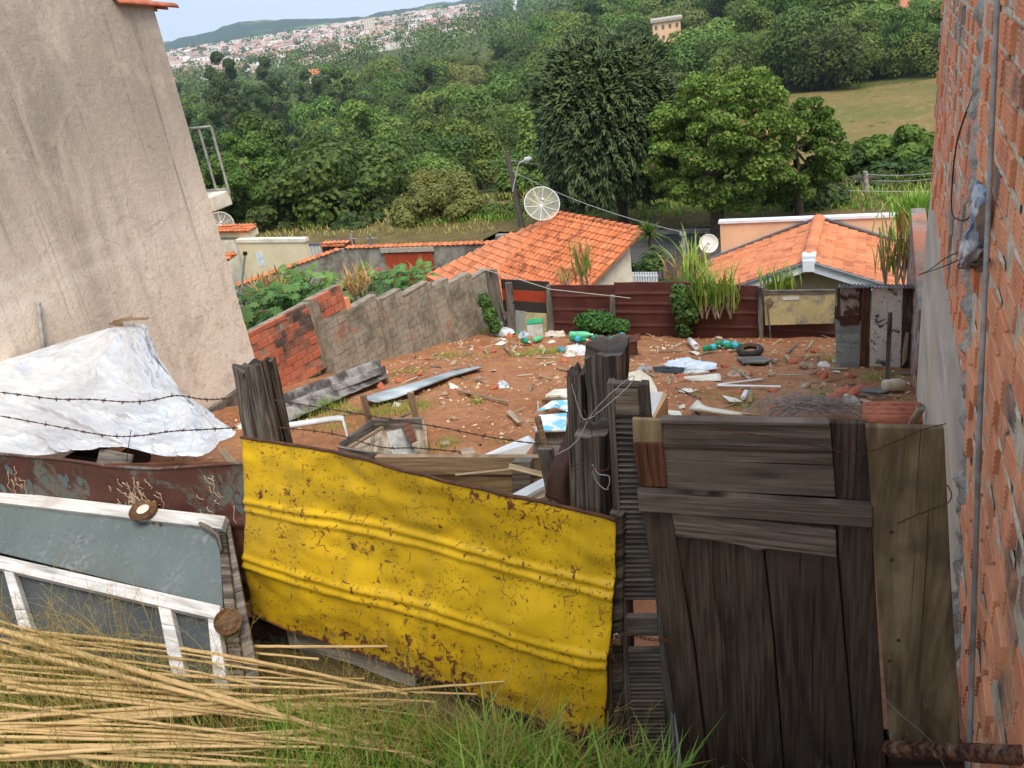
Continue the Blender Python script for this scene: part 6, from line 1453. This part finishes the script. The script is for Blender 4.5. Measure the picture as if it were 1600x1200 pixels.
tubeobj('wood_pole', (1422, 668), (1440, 636), .035, 'pale_wood', 'short yellowish pole leaning beside the roof tile stack', 'pole', .05, .35)
tubeobj('white_tube', (1161, 622), (1166, 612), .03, 'dish_white', 'small white tube standing in rubble behind the gate', 'tube', .03, .06)
t = thing('tin_box', gnd(985, 545), 'open rusty brown tin box at the centre of the yard', 'box'); c = gnd(983, 545, .1); mb = MB(); mb.box(c, (.12, .03, 0), (0, .008, 0), (0, 0, .1)); mb.box(c+V((-.12, .1, 0)), (.006, 0, 0), (0, .1, 0), (0, 0, .1)); mb.build('box_sides', MT['rust_dark'], t)
mb = MB(); mb.board(c+V((-.12, .02, .1)), c+V((.16, .1, .16)), .16, .008, (.2, -.3, 1)); mb.build('bent_lid', MT['rust_dark'], t)
crumple(876, 547, .06, .07, 'label_blue', 'small blue plastic pot in the middle of the yard', 'pot', 'plastic_pot')
corr([(1068, 590), (1125, 584), (1126, 594), (1072, 594)], [.06, .06, .02, .02], 5, .02, 'plastic_roofing_piece', 'foam', 'small cream corrugated roofing piece on the soil right of the thickest post', 8, .006)
gslab('white_disc', [(1060, 610), (1070, 606), (1082, 607), (1082, 612), (1070, 613)], .02, .01, 'foam', 'flat white scrap below the cream corrugated piece', 'scrap')
def gb(name, a, b, w, m, lab, cat='stick', th=.012, up=.02): return gboard(name, a, b, w, th, m, lab, cat, up, up)
gb('white_lath', (1121, 602), (1220, 604), .035, 'dish_white', 'lower long white lath of the pair forming a narrow angle', 'lath'); gb('white_lath', (1121, 601), (1192, 592), .035, 'white_wood', 'upper white lath of the pair forming a narrow angle', 'lath')
gb('wood_stick', (1146, 574), (1172, 592), .03, 'pale_wood', 'pale stick ending at the white laths'); gb('wood_stick', (1220, 586), (1255, 586), .03, 'pale_wood', 'straight pale stick left of the tan stone'); gb('wood_stick', (1230, 551), (1247, 534), .04, 'bare_wood', 'brown stick slanting in front of the yellow-grey sheet'); gb('wood_stick', (1261, 546), (1270, 532), .03, 'pale_wood', 'short upright-slanting pale stick left of the grey door sheet')
gb('wood_stick', (1322, 617), (1408, 619), .03, 'bare_wood', 'long thin stick behind the terracotta fragments'); gb('wood_stick', (1171, 628), (1173, 610), .05, 'bare_wood', 'wide brown stake end just over the gate top'); gb('wood_stick', (1390, 583), (1422, 583), .05, 'grey_wood', 'grey board end at the right wall foot')
gb('wood_stick', (716, 610), (795, 628), .04, 'bare_wood', 'longest brown stick on the soil right of the curved metal strip'); gb('wood_stick', (794, 642), (812, 660), .06, 'pale_wood', 'short broad pale stick left of the blue printed card'); gb('wood_stick', (500, 656), (572, 640), .03, 'bare_wood', 'thin stick slanting by the grass at the fibre-cement sheets'); gb('wood_stick', (620, 628), (655, 622), .03, 'bare_wood', 'brown stick under the curved metal strip'); gb('wood_stick', (787, 541), (798, 552), .03, 'bare_wood', 'stub of brown stick below the corner rubbish'); gb('wood_stick', (1055, 606), (1095, 622), .02, 'grey_wood', 'dark curved twig below the flat white scrap')
gslab('ochre_tile', [(716, 702), (738, 698), (744, 708), (724, 711)], .02, .015, 'pale_wood', 'orange-tan square tile lying alone above the long brown boards', 'tile')
def csh(a, b): 
    p = lerp_poly([(1075, 640), (1090, 624)], b); q = lerp_poly([(1190, 652), (1115, 640)], b); u = p[0]*(1-a)+q[0]*a; v = p[1]*(1-a)+q[1]*a+3*sin(a*4); return gnd(u, v, .04+.05*sin(pi*b)+.03*sin(a*5))
sheetgrid('cream_sheet', csh, 24, 8, 'foam', 'large curled cream sheet just behind the top of the gate', 'sheet', gnd(1100, 640), .006)
gslab('cream_scrap', [(1038, 640), (1062, 642), (1068, 652), (1050, 650)], [.03]*4, .01, 'foam', 'narrow cream scrap left of the large curled cream sheet', 'scrap'); gslab('pale_scrap', [(1128, 617), (1150, 622), (1160, 627), (1140, 627)], [.03]*4, .01, 'foam', 'pale leaf-shaped scrap over the large curled cream sheet', 'scrap'); gslab('rotten_board', [(1150, 558), (1190, 556), (1208, 561), (1195, 566), (1160, 566)], [.03]*5, .02, 'grey_wood', 'flat rotten pale board below the dark tyre', 'board'); gslab('rotten_board', [(1322, 610), (1370, 605), (1400, 607), (1380, 613)], [.03]*4, .02, 'grey_wood', 'flat rotten board left of the beige bottle', 'board')
t = thing('roof_tile_stack', gnd(1400, 655), 'stack of old terracotta roof tiles in the yard corner by the right wall', 'tile stack')
for r_ in range(4):
    for k_ in range(5):
        c = gnd(1382+k_*11, 658-r_*7, .05+.02*r_); mb = MB(); mb.grid(lambda a, b: c+V((-.2+.4*b, -.055*cos(pi*a), .045*sin(pi*a)*(1+.1*b))), 8, 2); 
        if k_ in (0, 2, 4) or 1: mb.build('roof_tile', MT['clay'], t, solid=.012)
for i, (u, v) in enumerate(((1303, 622), (1312, 615), (1325, 618))):
    c = gnd(u, v, .05); mb = MB(); mb.grid(lambda a, b: c+V((.16*(b-.5)+.02*i, -.08*cos(pi*a), .05*sin(pi*a)+.05*i*(b-.3))), 8, 2); tag(mb.build('tile_fragment', MT['clay'], loc=c, solid=.012), ('left', 'topmost', 'right')[i]+' of three broken terracotta tile fragments behind the gate', 'tile fragment')
t = gnd(1262, 650); mb = MB()
for i in range(75):
    a = R.uniform(-.3, .9); L = R.uniform(.25, .5); c = t+V((R.gauss(0, .16), R.gauss(0, .1), R.uniform(.0, .1))); h = R.uniform(.04, .17); d = V((cos(a), sin(a)*.6, 0)); mb.tube([c-d*L+V((0, 0, -.04)), c-d*L*.4+V((0, R.gauss(0, .03), h)), c+d*L*.4+V((0, R.gauss(0, .03), h*.9)), c+d*L+V((0, 0, -.04))], .003, 4, False)
tag(mb.build('wire_bundle', MT['grey_wire'], loc=t), 'tangled grey bundle of wire just above the gate top', 'wire bundle')
# ---------------------------------------------------------------- scattered bits: sticks, shards, stones one by one; tiny chips as stuff
names = [('wood_chip', 'bare_wood', 'small brown wood chip on the red soil'), ('pale_splinter', 'pale_wood', 'small pale wood splinter on the red soil'), ('brick_shard', 'clay', 'small orange brick shard on the red soil'), ('pebble', 'stone', 'small tan stone on the red soil'), ('paper_scrap', 'litter_pale', 'small pale paper scrap on the red soil')]
PR = {}
Z = lambda y: 'near the back fence' if y > 11.4 else 'in the middle of the yard' if y > 9 else 'in the front of the yard'
for i in range(285):
    x = R.uniform(-6.7, .3); y = 6.3+7*R.random()**.75; k = R.choices(range(5), (5, 5, 3, 3, 3))[0]; nm, m, lb = names[k]; v = R.randint(0, 3)
    if x < -6.2+.0*y and y > 12: continue
    z = yh(x, y)
    if (k, v) not in PR:
        mb = MB()
        if k < 2: L = R.uniform(.05, .14); w = R.uniform(.008, .02); mb.slab([(-L, -w, .012), (L*.9, -w*.7, .02), (L, w*.6, .02), (-L*.8, w, .012)], .012, (0, 0, 1))
        elif k == 4: mb.slab([(-.06, -.03, .01), (.0, -.05, .03), (.07, -.02, .012), (.05, .04, .02), (-.03, .05, .012)], .004, (0, 0, 1))
        else:
            s = R.uniform(.025, .05)
            f = lambda a, b: V((cos(2*pi*a)*cos(pi*(b-.5)), sin(2*pi*a)*cos(pi*(b-.5)), .6*sin(pi*(b-.5))+.3))*s*(1+.5*mnoise.noise(V((cos(a*6.28)*1.5, sin(a*6.28)*1.5, b*2+i))))
            mb.grid(f, 8, 5, smooth=False)
        o = mb.build(nm, MT[m]); PR[(k, v)] = o
    else: o = PR[(k, v)].copy(); COL.objects.link(o)
    o.location = (x, y, z+.004); o.rotation_euler = (R.gauss(-.2, .1), R.gauss(0, .1), R.random()*6.28); s = R.uniform(.7, 1.5); o.scale = (s, s, s)
    tag(o, lb+' '+Z(y), nm.replace('_', ' '), nm.replace('_', ' ')+'s '+Z(y))
mb = MB()
for i in range(6500):
    x = R.uniform(-6.9, .4); y = 5.2+8.1*R.random(); dn_ = mnoise.noise(V((x*.7, y*.7, 3)))
    if R.random() > .35+dn_: continue
    s = R.uniform(.006, .022); z = yh(x, y)+.006; a = R.random()*6.28; u_ = V((cos(a), sin(a), R.gauss(0, .25)))*s*R.uniform(1, 2.6); w_ = V((-sin(a), cos(a), R.gauss(0, .3)))*s
    c = V((x, y, z)); mb.add([c-u_, c-w_, c+u_, c+w_*.8, c+V((0, 0, s*.8))], [(0, 1, 4), (1, 2, 4), (2, 3, 4), (3, 0, 4)])
k = N('chips', .9); g = k.n('ShaderNodeNewGeometry'); k.base(k.mix(k.ramp(g.outputs['Random Per Island'], .5, .9), lin(172, 122, 86), lin(214, 190, 158))); tag(mb.build('soil_chips', k.m), kind='stuff')
mb = MB()
for (u, v, n, w, h) in ((470, 640, 900, .55, .1), (500, 632, 500, .3, .1), (600, 640, 500, .5, .07), (650, 630, 200, .25, .07), (520, 660, 260, .4, .06), (850, 550, 350, .4, .09), (740, 555, 120, .4, .06), (745, 628, 60, .1, .1), (812, 555, 120, .2, .08), (700, 690, 80, .15, .06), (690, 700, 60, .15, .06), (1040, 520, 60, .3, .1), (1300, 560, 60, .2, .1), (1370, 590, 120, .3, .1), (1418, 640, 100, .15, .12), (1160, 630, 120, .3, .08), (1290, 615, 80, .15, .12), (790, 690, 50, .2, .06), (910, 585, 60, .2, .06), (1110, 615, 80, .3, .06), (700, 555, 140, .3, .08), (640, 578, 90, .3, .07), (590, 588, 90, .3, .07), (760, 520, 60, .15, .12)):
    c = gnd(u, v)
    for i in range(n): p = c+V((R.gauss(0, w*.5), R.gauss(0, w*.4), 0)); p.z = yh(p.x, p.y); blade(mb, p, h*R.uniform(.5, 1.4), R.uniform(.2, 1), .006, seg_=3)
tag(mb.build('yard_weeds', MT['grass_green']), kind='stuff')
# ================================================================== BACK FENCE
FY = 13.3
def fx(px, Y, th, m, name, par, off=0, U=None, label=None):
    P = [atY(u, v, Y)-V((0, off, 0)) for u, v in px]; mb = MB(); mb.slab(P, th, (0, -1, 0), U); o = mb.build(name, MT[m], par, bevel=.003)
    if label: o['label'] = label
    return o
def ribbed(px, Y, m, name, par, ribs, off=0, uvs=(2, 1.1)):
    P = [atY(u, v, Y)-V((0, off, 0)) for u, v in px]
    def f(a, b):
        p = (P[3]*(1-a)+P[2]*a)*(1-b)+(P[0]*(1-a)+P[1]*a)*b; d = .02*mnoise.noise(V((a*5+P[0].x, b*3, 0)))
        for r_ in ribs: e = (b-r_)/.022; d += .016*exp(-e*e)
        return p-V((0, d, 0))
    mb = MB(); mb.grid(f, 60, 60, uvs=uvs); return mb.build(name, MT[m], par, solid=.004)
f1 = thing('patched_fence', atY(822, 516, FY), 'fence corner patched from black, orange-red and cream metal sheets, back left of the yard', 'fence')
fx([(782, 436), (858, 440), (858, 456), (784, 453)], FY, .01, 'black_sheet', 'black_sheet', f1); fx([(784, 452), (858, 456), (858, 475), (786, 470)], FY, .01, 'orange_red', 'orange_sheet', f1, .01); fx([(786, 468), (858, 473), (859, 490), (788, 486)], FY, .01, 'black_sheet', 'black_sheet', f1, .02)
fx([(806, 484), (823, 486), (823, 522), (806, 522)], FY, .01, 'grey_zinc', 'grey_sheet', f1, .03); fx([(821, 487), (861, 489), (861, 524), (821, 524)], FY, .01, 'yellow_grey', 'cream_sheet', f1, .04); fx([(790, 484), (808, 484), (808, 522), (786, 522)], FY, .01, 'grey_wood', 'brown_board', f1, .0)
for px in ([(792, 440), (801, 440), (808, 520), (797, 520)], [(855, 444), (861, 444), (868, 522), (858, 522)]): fx(px, FY, .07, 'grey_wood', 'post', f1, .09, up)
fx([(797, 478), (799, 482), (785, 520), (782, 518)], FY, .03, 'grey_wood', 'brace', f1, .1, up)
fx([(758, 422), (776, 421), (790, 500), (772, 508)], 13.2, .04, 'grey_wood', 'corner_board', f1, .02, up)
f2 = thing('maroon_fence', atY(1020, 522, FY), 'dark maroon fence of ribbed flattened metal sheets across the back of the yard', 'fence')
ribbed([(860, 445), (962, 445), (962, 528), (860, 524)], FY, 'maroon_paint', 'sheet', f2, (.26, .52, .78)); ribbed([(960, 440), (1078, 439), (1078, 530), (960, 528)], FY, 'maroon_paint', 'sheet', f2, (.24, .47, .62, .8), .03)
ribbed([(1072, 439), (1190, 445), (1190, 530), (1072, 530)], FY, 'maroon_paint', 'sheet', f2, (.24, .5, .76), .06); ribbed([(1188, 470), (1312, 478), (1312, 540), (1188, 532)], FY, 'maroon_paint', 'sheet', f2, (.3, .6), .0)
for px in ([(956, 458), (963, 458), (964, 520), (957, 520)], [(1066, 480), (1074, 480), (1075, 530), (1066, 530)], [(1186, 445), (1194, 445), (1194, 530), (1187, 530)]): fx(px, FY, .07, 'grey_wood', 'post', f2, .14, up)
f3 = thing('stained_sheet', atY(1250, 502, FY), 'stained yellow-grey metal sheet hung on the back fence left of the doors', 'metal sheet')
fx([(1195, 455), (1306, 451), (1304, 501), (1197, 504)], FY, .008, 'yellow_grey', 'sheet', f3, .12); fx([(1193, 450), (1306, 448), (1306, 454), (1194, 457)], FY, .03, 'grey_wood', 'top_rail', f3, .13)
fx([(1224, 460), (1249, 459), (1249, 464), (1225, 465)], FY, .004, 'white_paint', 'white_patch', f3, .13); fx([(1198, 463), (1205, 461), (1211, 467), (1206, 475), (1199, 474)], FY, .03, 'bare_wood', 'wood_knot', f3, .14)
tag(fx([(1200, 474), (1202, 474), (1207, 524), (1205, 524)], FY, .02, 'grey_wood', 'thin_stake', None, .16, up), 'thin stake standing in front of the stained yellow-grey sheet', 'stake')
DY = 10.95
d1 = thing('door_patch_fence', atY(1328, 572, DY), 'tall patched panel of grey tin and whitish-brown board between back fence and white door', 'panel')
fx([(1305, 500), (1347, 500), (1346, 578), (1306, 576)], DY, .02, 'grey_zinc', 'grey_tin', d1, .0, up); fx([(1308, 450), (1347, 450), (1347, 502), (1308, 502)], DY, .03, 'gate_wood', 'dark_backing', d1, -.0, up)
fx([(1313, 450), (1343, 450), (1343, 491), (1314, 493)], DY, .01, 'brown_white', 'whitish_board', d1, .02, up); fx([(1312, 493), (1343, 491), (1342, 506), (1313, 508)], DY, .02, 'rust_dark', 'brown_box_board', d1, .03)
for px, m in (([(1347, 449), (1354, 449), (1352, 576), (1343, 576)], 'red_wood'), ([(1353, 449), (1361, 449), (1358, 574), (1352, 574)], 'gate_wood')): fx(px, DY, .05, m, 'post', d1, .02, up)
d2 = thing('old_white_door', atY(1384, 572, DY), 'old white door with dark peeled patches in the far right corner', 'door')
fx([(1363, 448), (1411, 449), (1406, 574), (1359, 571)], DY, .035, 'chipped_white', 'door_leaf', d2, .01, up)
mb = MB(); c = atY(1403, 515, DY)-V((0, .04, 0)); mb.lathe(c, (0, -1, 0), [(0, .012), (.02, .014), (.03, .02), (.04, .01)], 8); mb.build('door_knob', MT['rust_lid'], d2)
d3 = thing('dark_plank_fence', atY(1416, 572, DY), 'dark upright planks filling the gap right of the old white door', 'fence')
fx([(1411, 450), (1424, 450), (1422, 578), (1407, 576)], DY, .03, 'gate_wood', 'plank', d3, .0, up); fx([(1420, 450), (1432, 450), (1430, 578), (1420, 578)], DY, .03, 'char_wood', 'plank', d3, .02, up)
tag(fx([(1415, 517), (1420, 518), (1417, 560), (1409, 570), (1410, 545)], DY, .02, 'pale_wood', 'split_log', None, .06, up), 'yellowish split log leaning on the dark planks by the white door', 'log')
mb = MB(); mb.grid(lambda a, b: atY(1310+122*a, 445+5*b, DY)+V((0, .25*b-.12, .012*sin(a*130))), 120, 2); tag(mb.build('corrugated_capping', MT['fibro'], loc=atY(1370, 447, DY), solid=.004), 'narrow whitish corrugated capping along the top above the old white door', 'capping')
b0 = gnd(1386, 600); mb = MB(); t_ = atY(1391, 488, b0.y+.15); mb.board(b0, t_, .05, .05, (0, -1, 0)); tag(mb.build('leaning_post', MT['char_wood'], loc=b0), 'thin dark post standing free in front of the old white door', 'post')
mb = MB(); mb.tube([atY(740, 417, 13.2), atY(800, 433, 13.1), atY(860, 452, 13.1), atY(960, 463, 13.1), atY(985, 466, 13.1)], .008, 5); tag(mb.build('wire', MT['wire_pale'], loc=atY(740, 417, 13.2)), 'thin wire sagging along the maroon fence from the wall corner', 'wire')
# ================================================================== PLANTS
def leafball(mb, c, rad, n, ls, asp=1.3): 
    for i in range(n): d = rdir(); q = R.uniform(.55, 1)*(1+.25*mnoise.noise(d*2+V(c))); leafquad(mb, V(c)+V((d.x*rad[0], d.y*rad[1], d.z*rad[2]))*q, d+rdir()*.6+V((0, -.2, .4)), ls*R.uniform(.6, 1.3), asp)
def shrub(name, lab, blobs, m, base, ls=.06, cat='plant'):
    t = thing(name, base, lab, cat); mb = MB()
    for c, rad, n in blobs: leafball(mb, c, rad, n, ls)
    mb.build('leaves', MT[m], t); tb = MB()
    for c, rad, n in blobs:
        for i in range(3): e = V(c)+V((R.gauss(0, rad[0]*.4), R.gauss(0, rad[1]*.3), R.uniform(-.3, .6)*rad[2])); tb.tube([V(base)+V((R.gauss(0, .03), 0, 0)), (V(base)+e)/2+V((R.gauss(0, .04), 0, 0)), e], [.012, .008, .003], 5)
    tb.build('stems', MT['bark'], t); return t
Y = 13.05
shrub('climbing_vine', 'green climbing vine hanging over a post of the maroon fence', [(atY(1066, 470, Y), (.22, .14, .22), 420), (atY(1072, 490, Y), (.22, .14, .2), 380), (atY(1062, 455, Y), (.16, .1, .12), 160), (atY(1068, 512, Y), (.16, .1, .16), 120)], 'leaf_vine', gnd(1070, 522), .075)
shrub('leafy_shrub', 'low round green shrub at the foot of the maroon fence', [(atY(930, 500, Y), (.36, .22, .16), 900), (atY(945, 506, Y), (.3, .2, .14), 500), (atY(968, 510, Y), (.2, .15, .14), 500), (atY(912, 505, Y), (.18, .15, .12), 300)], 'leaf_vine', gnd(940, 520), .05)
shrub('creeper', 'green creeper climbing the end of the block wall at the back left corner', [(atY(757, 470, 12.9), (.12, .1, .14), 260), (atY(766, 492, 12.9), (.14, .12, .2), 380), (atY(773, 508, 12.9), (.12, .12, .16), 260)], 'leaf_vine', gnd(772, 518), .06)
def clump(name, lab, spots, m, base, hmin, hmax, w, n, lean=.7, cat='plant', culms=3, dry=0):
    t = thing(name, base, lab, cat); mb = MB(); cb = MB(); db = MB()
    for c in spots:
        c = V(c)
        for i in range(culms): e = c+V((R.gauss(0, .1), R.gauss(0, .05), hmin*R.uniform(.8, 1.2))); cb.tube([c, (c+e)/2+V((R.gauss(0, .02), 0, 0)), e], [.014, .012, .008], 5)
        for i in range(n):
            p = c+V((R.gauss(0, .09), R.gauss(0, .06), R.uniform(.2, 1)*hmin)); blade(db if R.random() < dry else mb, p, R.uniform(hmin*.5, hmax), R.uniform(.25, 1.1)*lean, w*R.uniform(.6, 1.2), seg_=7)
    mb.build('leaves', MT[m], t); cb.build('culms', MT['pale_wood'], t)
    if dry: db.build('dead_leaves', MT['dry_leaf'], t)
q = [atY(u, 498, 13.05) for u in (1098, 1104, 1118, 1124, 1142)]
clump('cane_grass', 'tall fresh green cane grass bursting through the maroon fence', q, 'cane_leaf', gnd(1118, 524), .5, .68, .032, 30, .75, culms=4, dry=.08)
clump('cane_grass', 'slim green cane grass behind the maroon fence above the climbing vine', [atY(u, 470, 13.9) for u in (1080, 1092)], 'cane_leaf', atY(1085, 520, 13.9), .6, .9, .035, 26, .6, dry=.2)
clump('young_corn', 'yellow-green maize-like plant with drooping dry leaves above the vine', [atY(1056, 462, 14)], 'cane_leaf', atY(1056, 500, 14), .5, .6, .05, 12, 1, dry=.6)
clump('cane_grass', 'low bright green cane tuft behind the stained yellow-grey sheet', [atY(u, 470, 14.2) for u in (1200, 1215, 1232)], 'cane_leaf', atY(1215, 500, 14.2), .3, .5, .04, 26, .5)
clump('dry_cane', 'tall half-dry cane stand by the right end of the fence, over the gabled roof', [atY(u, 450, 13.7) for u in (1384, 1400, 1412, 1418)], 'cane_leaf', atY(1400, 500, 13.7), .85, .65, .03, 30, .6, culms=6, dry=.45)
clump('cane_grass', 'bright green tall grass patch above the low orange-brown wall', [atY(u, 372, 19) for u in (1405, 1418, 1430, 1440, 1450)], 'cane_leaf', atY(1425, 420, 19), .6, .7, .03, 60, .5)
clump('thin_weed', 'thin yellowish weed standing against the tiled hipped roof', [atY(u, 455, 14.2) for u in (915, 921, 910)], 'cane_leaf', atY(916, 500, 14.2), .75, .35, .03, 22, .5, culms=2, dry=.3)
clump('thin_weed', 'shorter yellowish weed left of the taller one against the tiled hipped roof', [atY(u, 450, 14.2) for u in (884, 889)], 'dry_leaf', atY(886, 500, 14.2), .3, .3, .03, 16, .5, culms=2)
t = thing('yucca', atZ(1012, 430, -6.2), 'spiky yucca with a tuft of thin leaves between the two orange roofs', 'plant'); c = atY(1014, 366, 21); b = V((c.x, 21, -6.3)); tb = MB(); tb.tube([b, (b+c)/2, c], [.09, .06, .05], 8); tb.build('trunk', MT['bark'], t); mb = MB()
for i in range(110):
    d = rdir(); d.z = abs(d.z)*1.1-.35; e = c+d*R.uniform(.4, .62); s = d.cross(V((0, 0, 1))).normalized()*.02; m_ = (c+e)/2+V((0, 0, .05)); mb.add([c-s*.6, m_-s, e, m_+s, c+s*.6], [(0, 1, 2, 3, 4)])
mb.build('leaves', MT['leaf_mango'], t)
shrub('garden_shrub', 'dark green garden shrub dotted with yellow flowers under the yucca', [(atY(1022, 408, 20), (.35, .4, .38), 500), (atY(1010, 420, 20), (.3, .3, .3), 300), (atY(1035, 418, 20), (.25, .3, .3), 250)], 'leaf_dark', atZ(1022, 440, -6.2), .09)
mb = MB(); P = [atY(u, v, 16.5) for u, v in ((1020, 436), (1062, 384), (1068, 388), (1066, 436))]; mb.slab(P, .04, (0, -1, 0), up); tag(mb.build('board_fence', MT['grey_wood'], loc=P[0]), 'triangular end of grey boards left of the small white dish', 'fence')
t = thing('white_gate', atY(1012, 440, 16.2), 'low whitish-blue slatted gate just above the maroon fence, centre', 'gate'); mb = MB()
for i in range(10): c = atY(990+4*i, 437, 16.2); mb.box(c, (.018, 0, 0), (0, .01, 0), (0, 0, .16))
mb.build('slats', MT['white_trim'], t); mb = MB(); a = atY(988, 431, 16.2); b = atY(1028, 431, 16.2); mb.board(a, b, .03, .03); mb.build('rail', MT['white_trim'], t)
# garden behind the boundary wall
def papaya(u, v, Y, h, n, lab, m='leaf_papaya'):
    c = atY(u, v, Y); b = V((c.x, Y, -4.6)); t = thing('broad_leaf_plant', b, lab, 'plant'); mb = MB(); tb = MB()
    for i in range(int(n*1.7)):
        an = R.random()*2*pi; e = c+V((cos(an)*R.uniform(.1, .75), sin(an)*R.uniform(.1, .5), R.uniform(-.7, .25))); s0 = V((c.x+R.gauss(0, .15), c.y, e.z-.25)); tb.tube([s0, (s0+e)/2+V((0, 0, .08)), e], [.01, .008, .005], 4)
        nrm_ = (V((0, -.3, 1))+rdir()*.5).normalized(); a = nrm_.orthogonal().normalized(); w = nrm_.cross(a); r0_ = R.uniform(.07, .14); P = [e]
        for j in range(18): an2 = 2*pi*j/18; rr_ = r0_*(1 if j % 2 == 0 else .62); P.append(e+(a*cos(an2)+w*sin(an2))*rr_-V((0, 0, rr_*.25)))
        mb.add(P, [(0, j+1, (j+1) % 18+1) for j in range(18)])
    tb.tube([b, (b+c)/2, c-V((0, 0, .2))], [.05, .04, .03], 6); mb.build('leaves', MT[m], t); tb.build('stems', MT['leaf_papaya'], t)
for i, (u, v, Y, n, lab) in enumerate(((470, 440, 11.5, 60, 'broad-leaved plant, largest of those above the red brick wall end'), (440, 465, 10.5, 50, 'broad-leaved plant next to the rendered house, above the lowest red bricks'), (400, 470, 10.2, 45, 'broad-leaved plant touching the rendered house edge'), (560, 440, 12.5, 45, 'broad-leaved plant above the step where red bricks end'), (640, 432, 14, 40, 'broad-leaved plant in front of the maroon ribbed gate'), (605, 440, 13.5, 30, 'small broad-leaved plant left of the one by the ribbed gate'), (388, 500, 9.6, 40, 'dark broad-leaved plant low at the foot of the rendered house edge'))): papaya(u, v, Y, 1, n, lab)
clump('dry_weed', 'dry brown weeds with yellow leaves beside the broad-leaved plants', [atY(u, v, 11) for u, v in ((420, 478), (428, 468), (410, 485), (445, 478), (555, 470), (575, 465))], 'dry_leaf', atY(425, 500, 11), .3, .45, .03, 36, .9, culms=3)
clump('dry_weed', 'dry pale weeds in front of the grey garden wall', [atY(u, v, 14.5) for u, v in ((620, 460), (590, 462), (660, 450))], 'grass_straw', atY(620, 480, 14.5), .4, .5, .02, 30, .7, culms=3)
gmb = MB()
for i in range(5200):
    x = R.uniform(-36, 2); y = R.uniform(32.5, 40)-.04*x; blade(gmb, V((x, y, -6.3)), R.uniform(.12, .38), R.uniform(.2, 1), .04, seg_=3)
tag(gmb.build('dry_verge_grass', MT['grass_straw']), kind='stuff')
gmb = MB()
for i in range(9000):
    x = R.uniform(-34, 9); y = R.uniform(34, 39)-.04*x; z = -6.1-.9*min(1, max(0, (y-32.2)/9.5))**2; blade(gmb, V((x, y, min(z, T(x, y)+.6))), R.uniform(.1, .35), R.uniform(.2, .9), .05, seg_=3)
tag(gmb.build('tall_verge_grass', MT['grass_green']), kind='stuff')
# ================================================================== LIGHT, AIR, RENDER
w = bpy.data.worlds.new('World'); SC.world = w; w.use_nodes = True; nt = w.node_tree
sky = nt.nodes.new('ShaderNodeTexSky'); sky.sky_type = 'NISHITA'; sky.sun_disc = False
SE, SA = radians(58), radians(140)   # sun elevation; azimuth clockwise from +Y
sky.sun_elevation = SE; sky.sun_rotation = SA % (2*pi); sky.air_density = 1.; sky.dust_density = .15; sky.ozone_density = 1.5; sky.altitude = 600
hs = nt.nodes.new('ShaderNodeHueSaturation'); hs.inputs['Saturation'].default_value = .75; nt.links.new(sky.outputs[0], hs.inputs['Color']); cl = nt.nodes.new('ShaderNodeMix'); cl.data_type = 'RGBA'; cl.blend_type = 'DARKEN'; cl.inputs[0].default_value = 1; cl.inputs[7].default_value = (1.85, 2.1, 2.5, 1)   # an even veil of haze: no part of the sky brighter than this
nt.links.new(hs.outputs[0], cl.inputs[6]); nt.links.new(cl.outputs[2], nt.nodes['Background'].inputs[0]); nt.nodes['Background'].inputs[1].default_value = .15
sun = bpy.data.lights.new('sun', 'SUN'); sun.energy = 1.2; sun.angle = radians(30); sun.color = (1, .93, .82)
so = bpy.data.objects.new('sun', sun); COL.objects.link(so)
sd = V((sin(SA)*cos(SE), cos(SA)*cos(SE), sin(SE))); so.rotation_euler = sd.to_track_quat('Z', 'Y').to_euler()
SC.view_settings.view_transform = 'Standard'; SC.view_settings.look = 'None'; SC.view_settings.exposure = EXPO; SC.view_settings.gamma = 1
SC.render.resolution_x = 1024; SC.render.resolution_y = 768
SC.cycles.volume_bounces = 0; SC.cycles.max_bounces = 6; SC.cycles.transparent_max_bounces = 12
if HAZE:
    mb = MB(); mb.bx(-4500, 4500, -600, 4600, -140, 420); o = mb.build('haze'); o.data.materials.clear()
    m = bpy.data.materials.new('haze_air'); m.use_nodes = True; t = m.node_tree; t.nodes.remove(t.nodes['Principled BSDF'])
    v = t.nodes.new('ShaderNodeVolumePrincipled'); v.inputs['Color'].default_value = (.72, .86, 1, 1); v.inputs['Density'].default_value = HAZE; v.inputs['Anisotropy'].default_value = .2
    t.links.new(v.outputs[0], t.nodes['Material Output'].inputs['Volume']); o.data.materials.append(m); tag(o, kind='stuff')
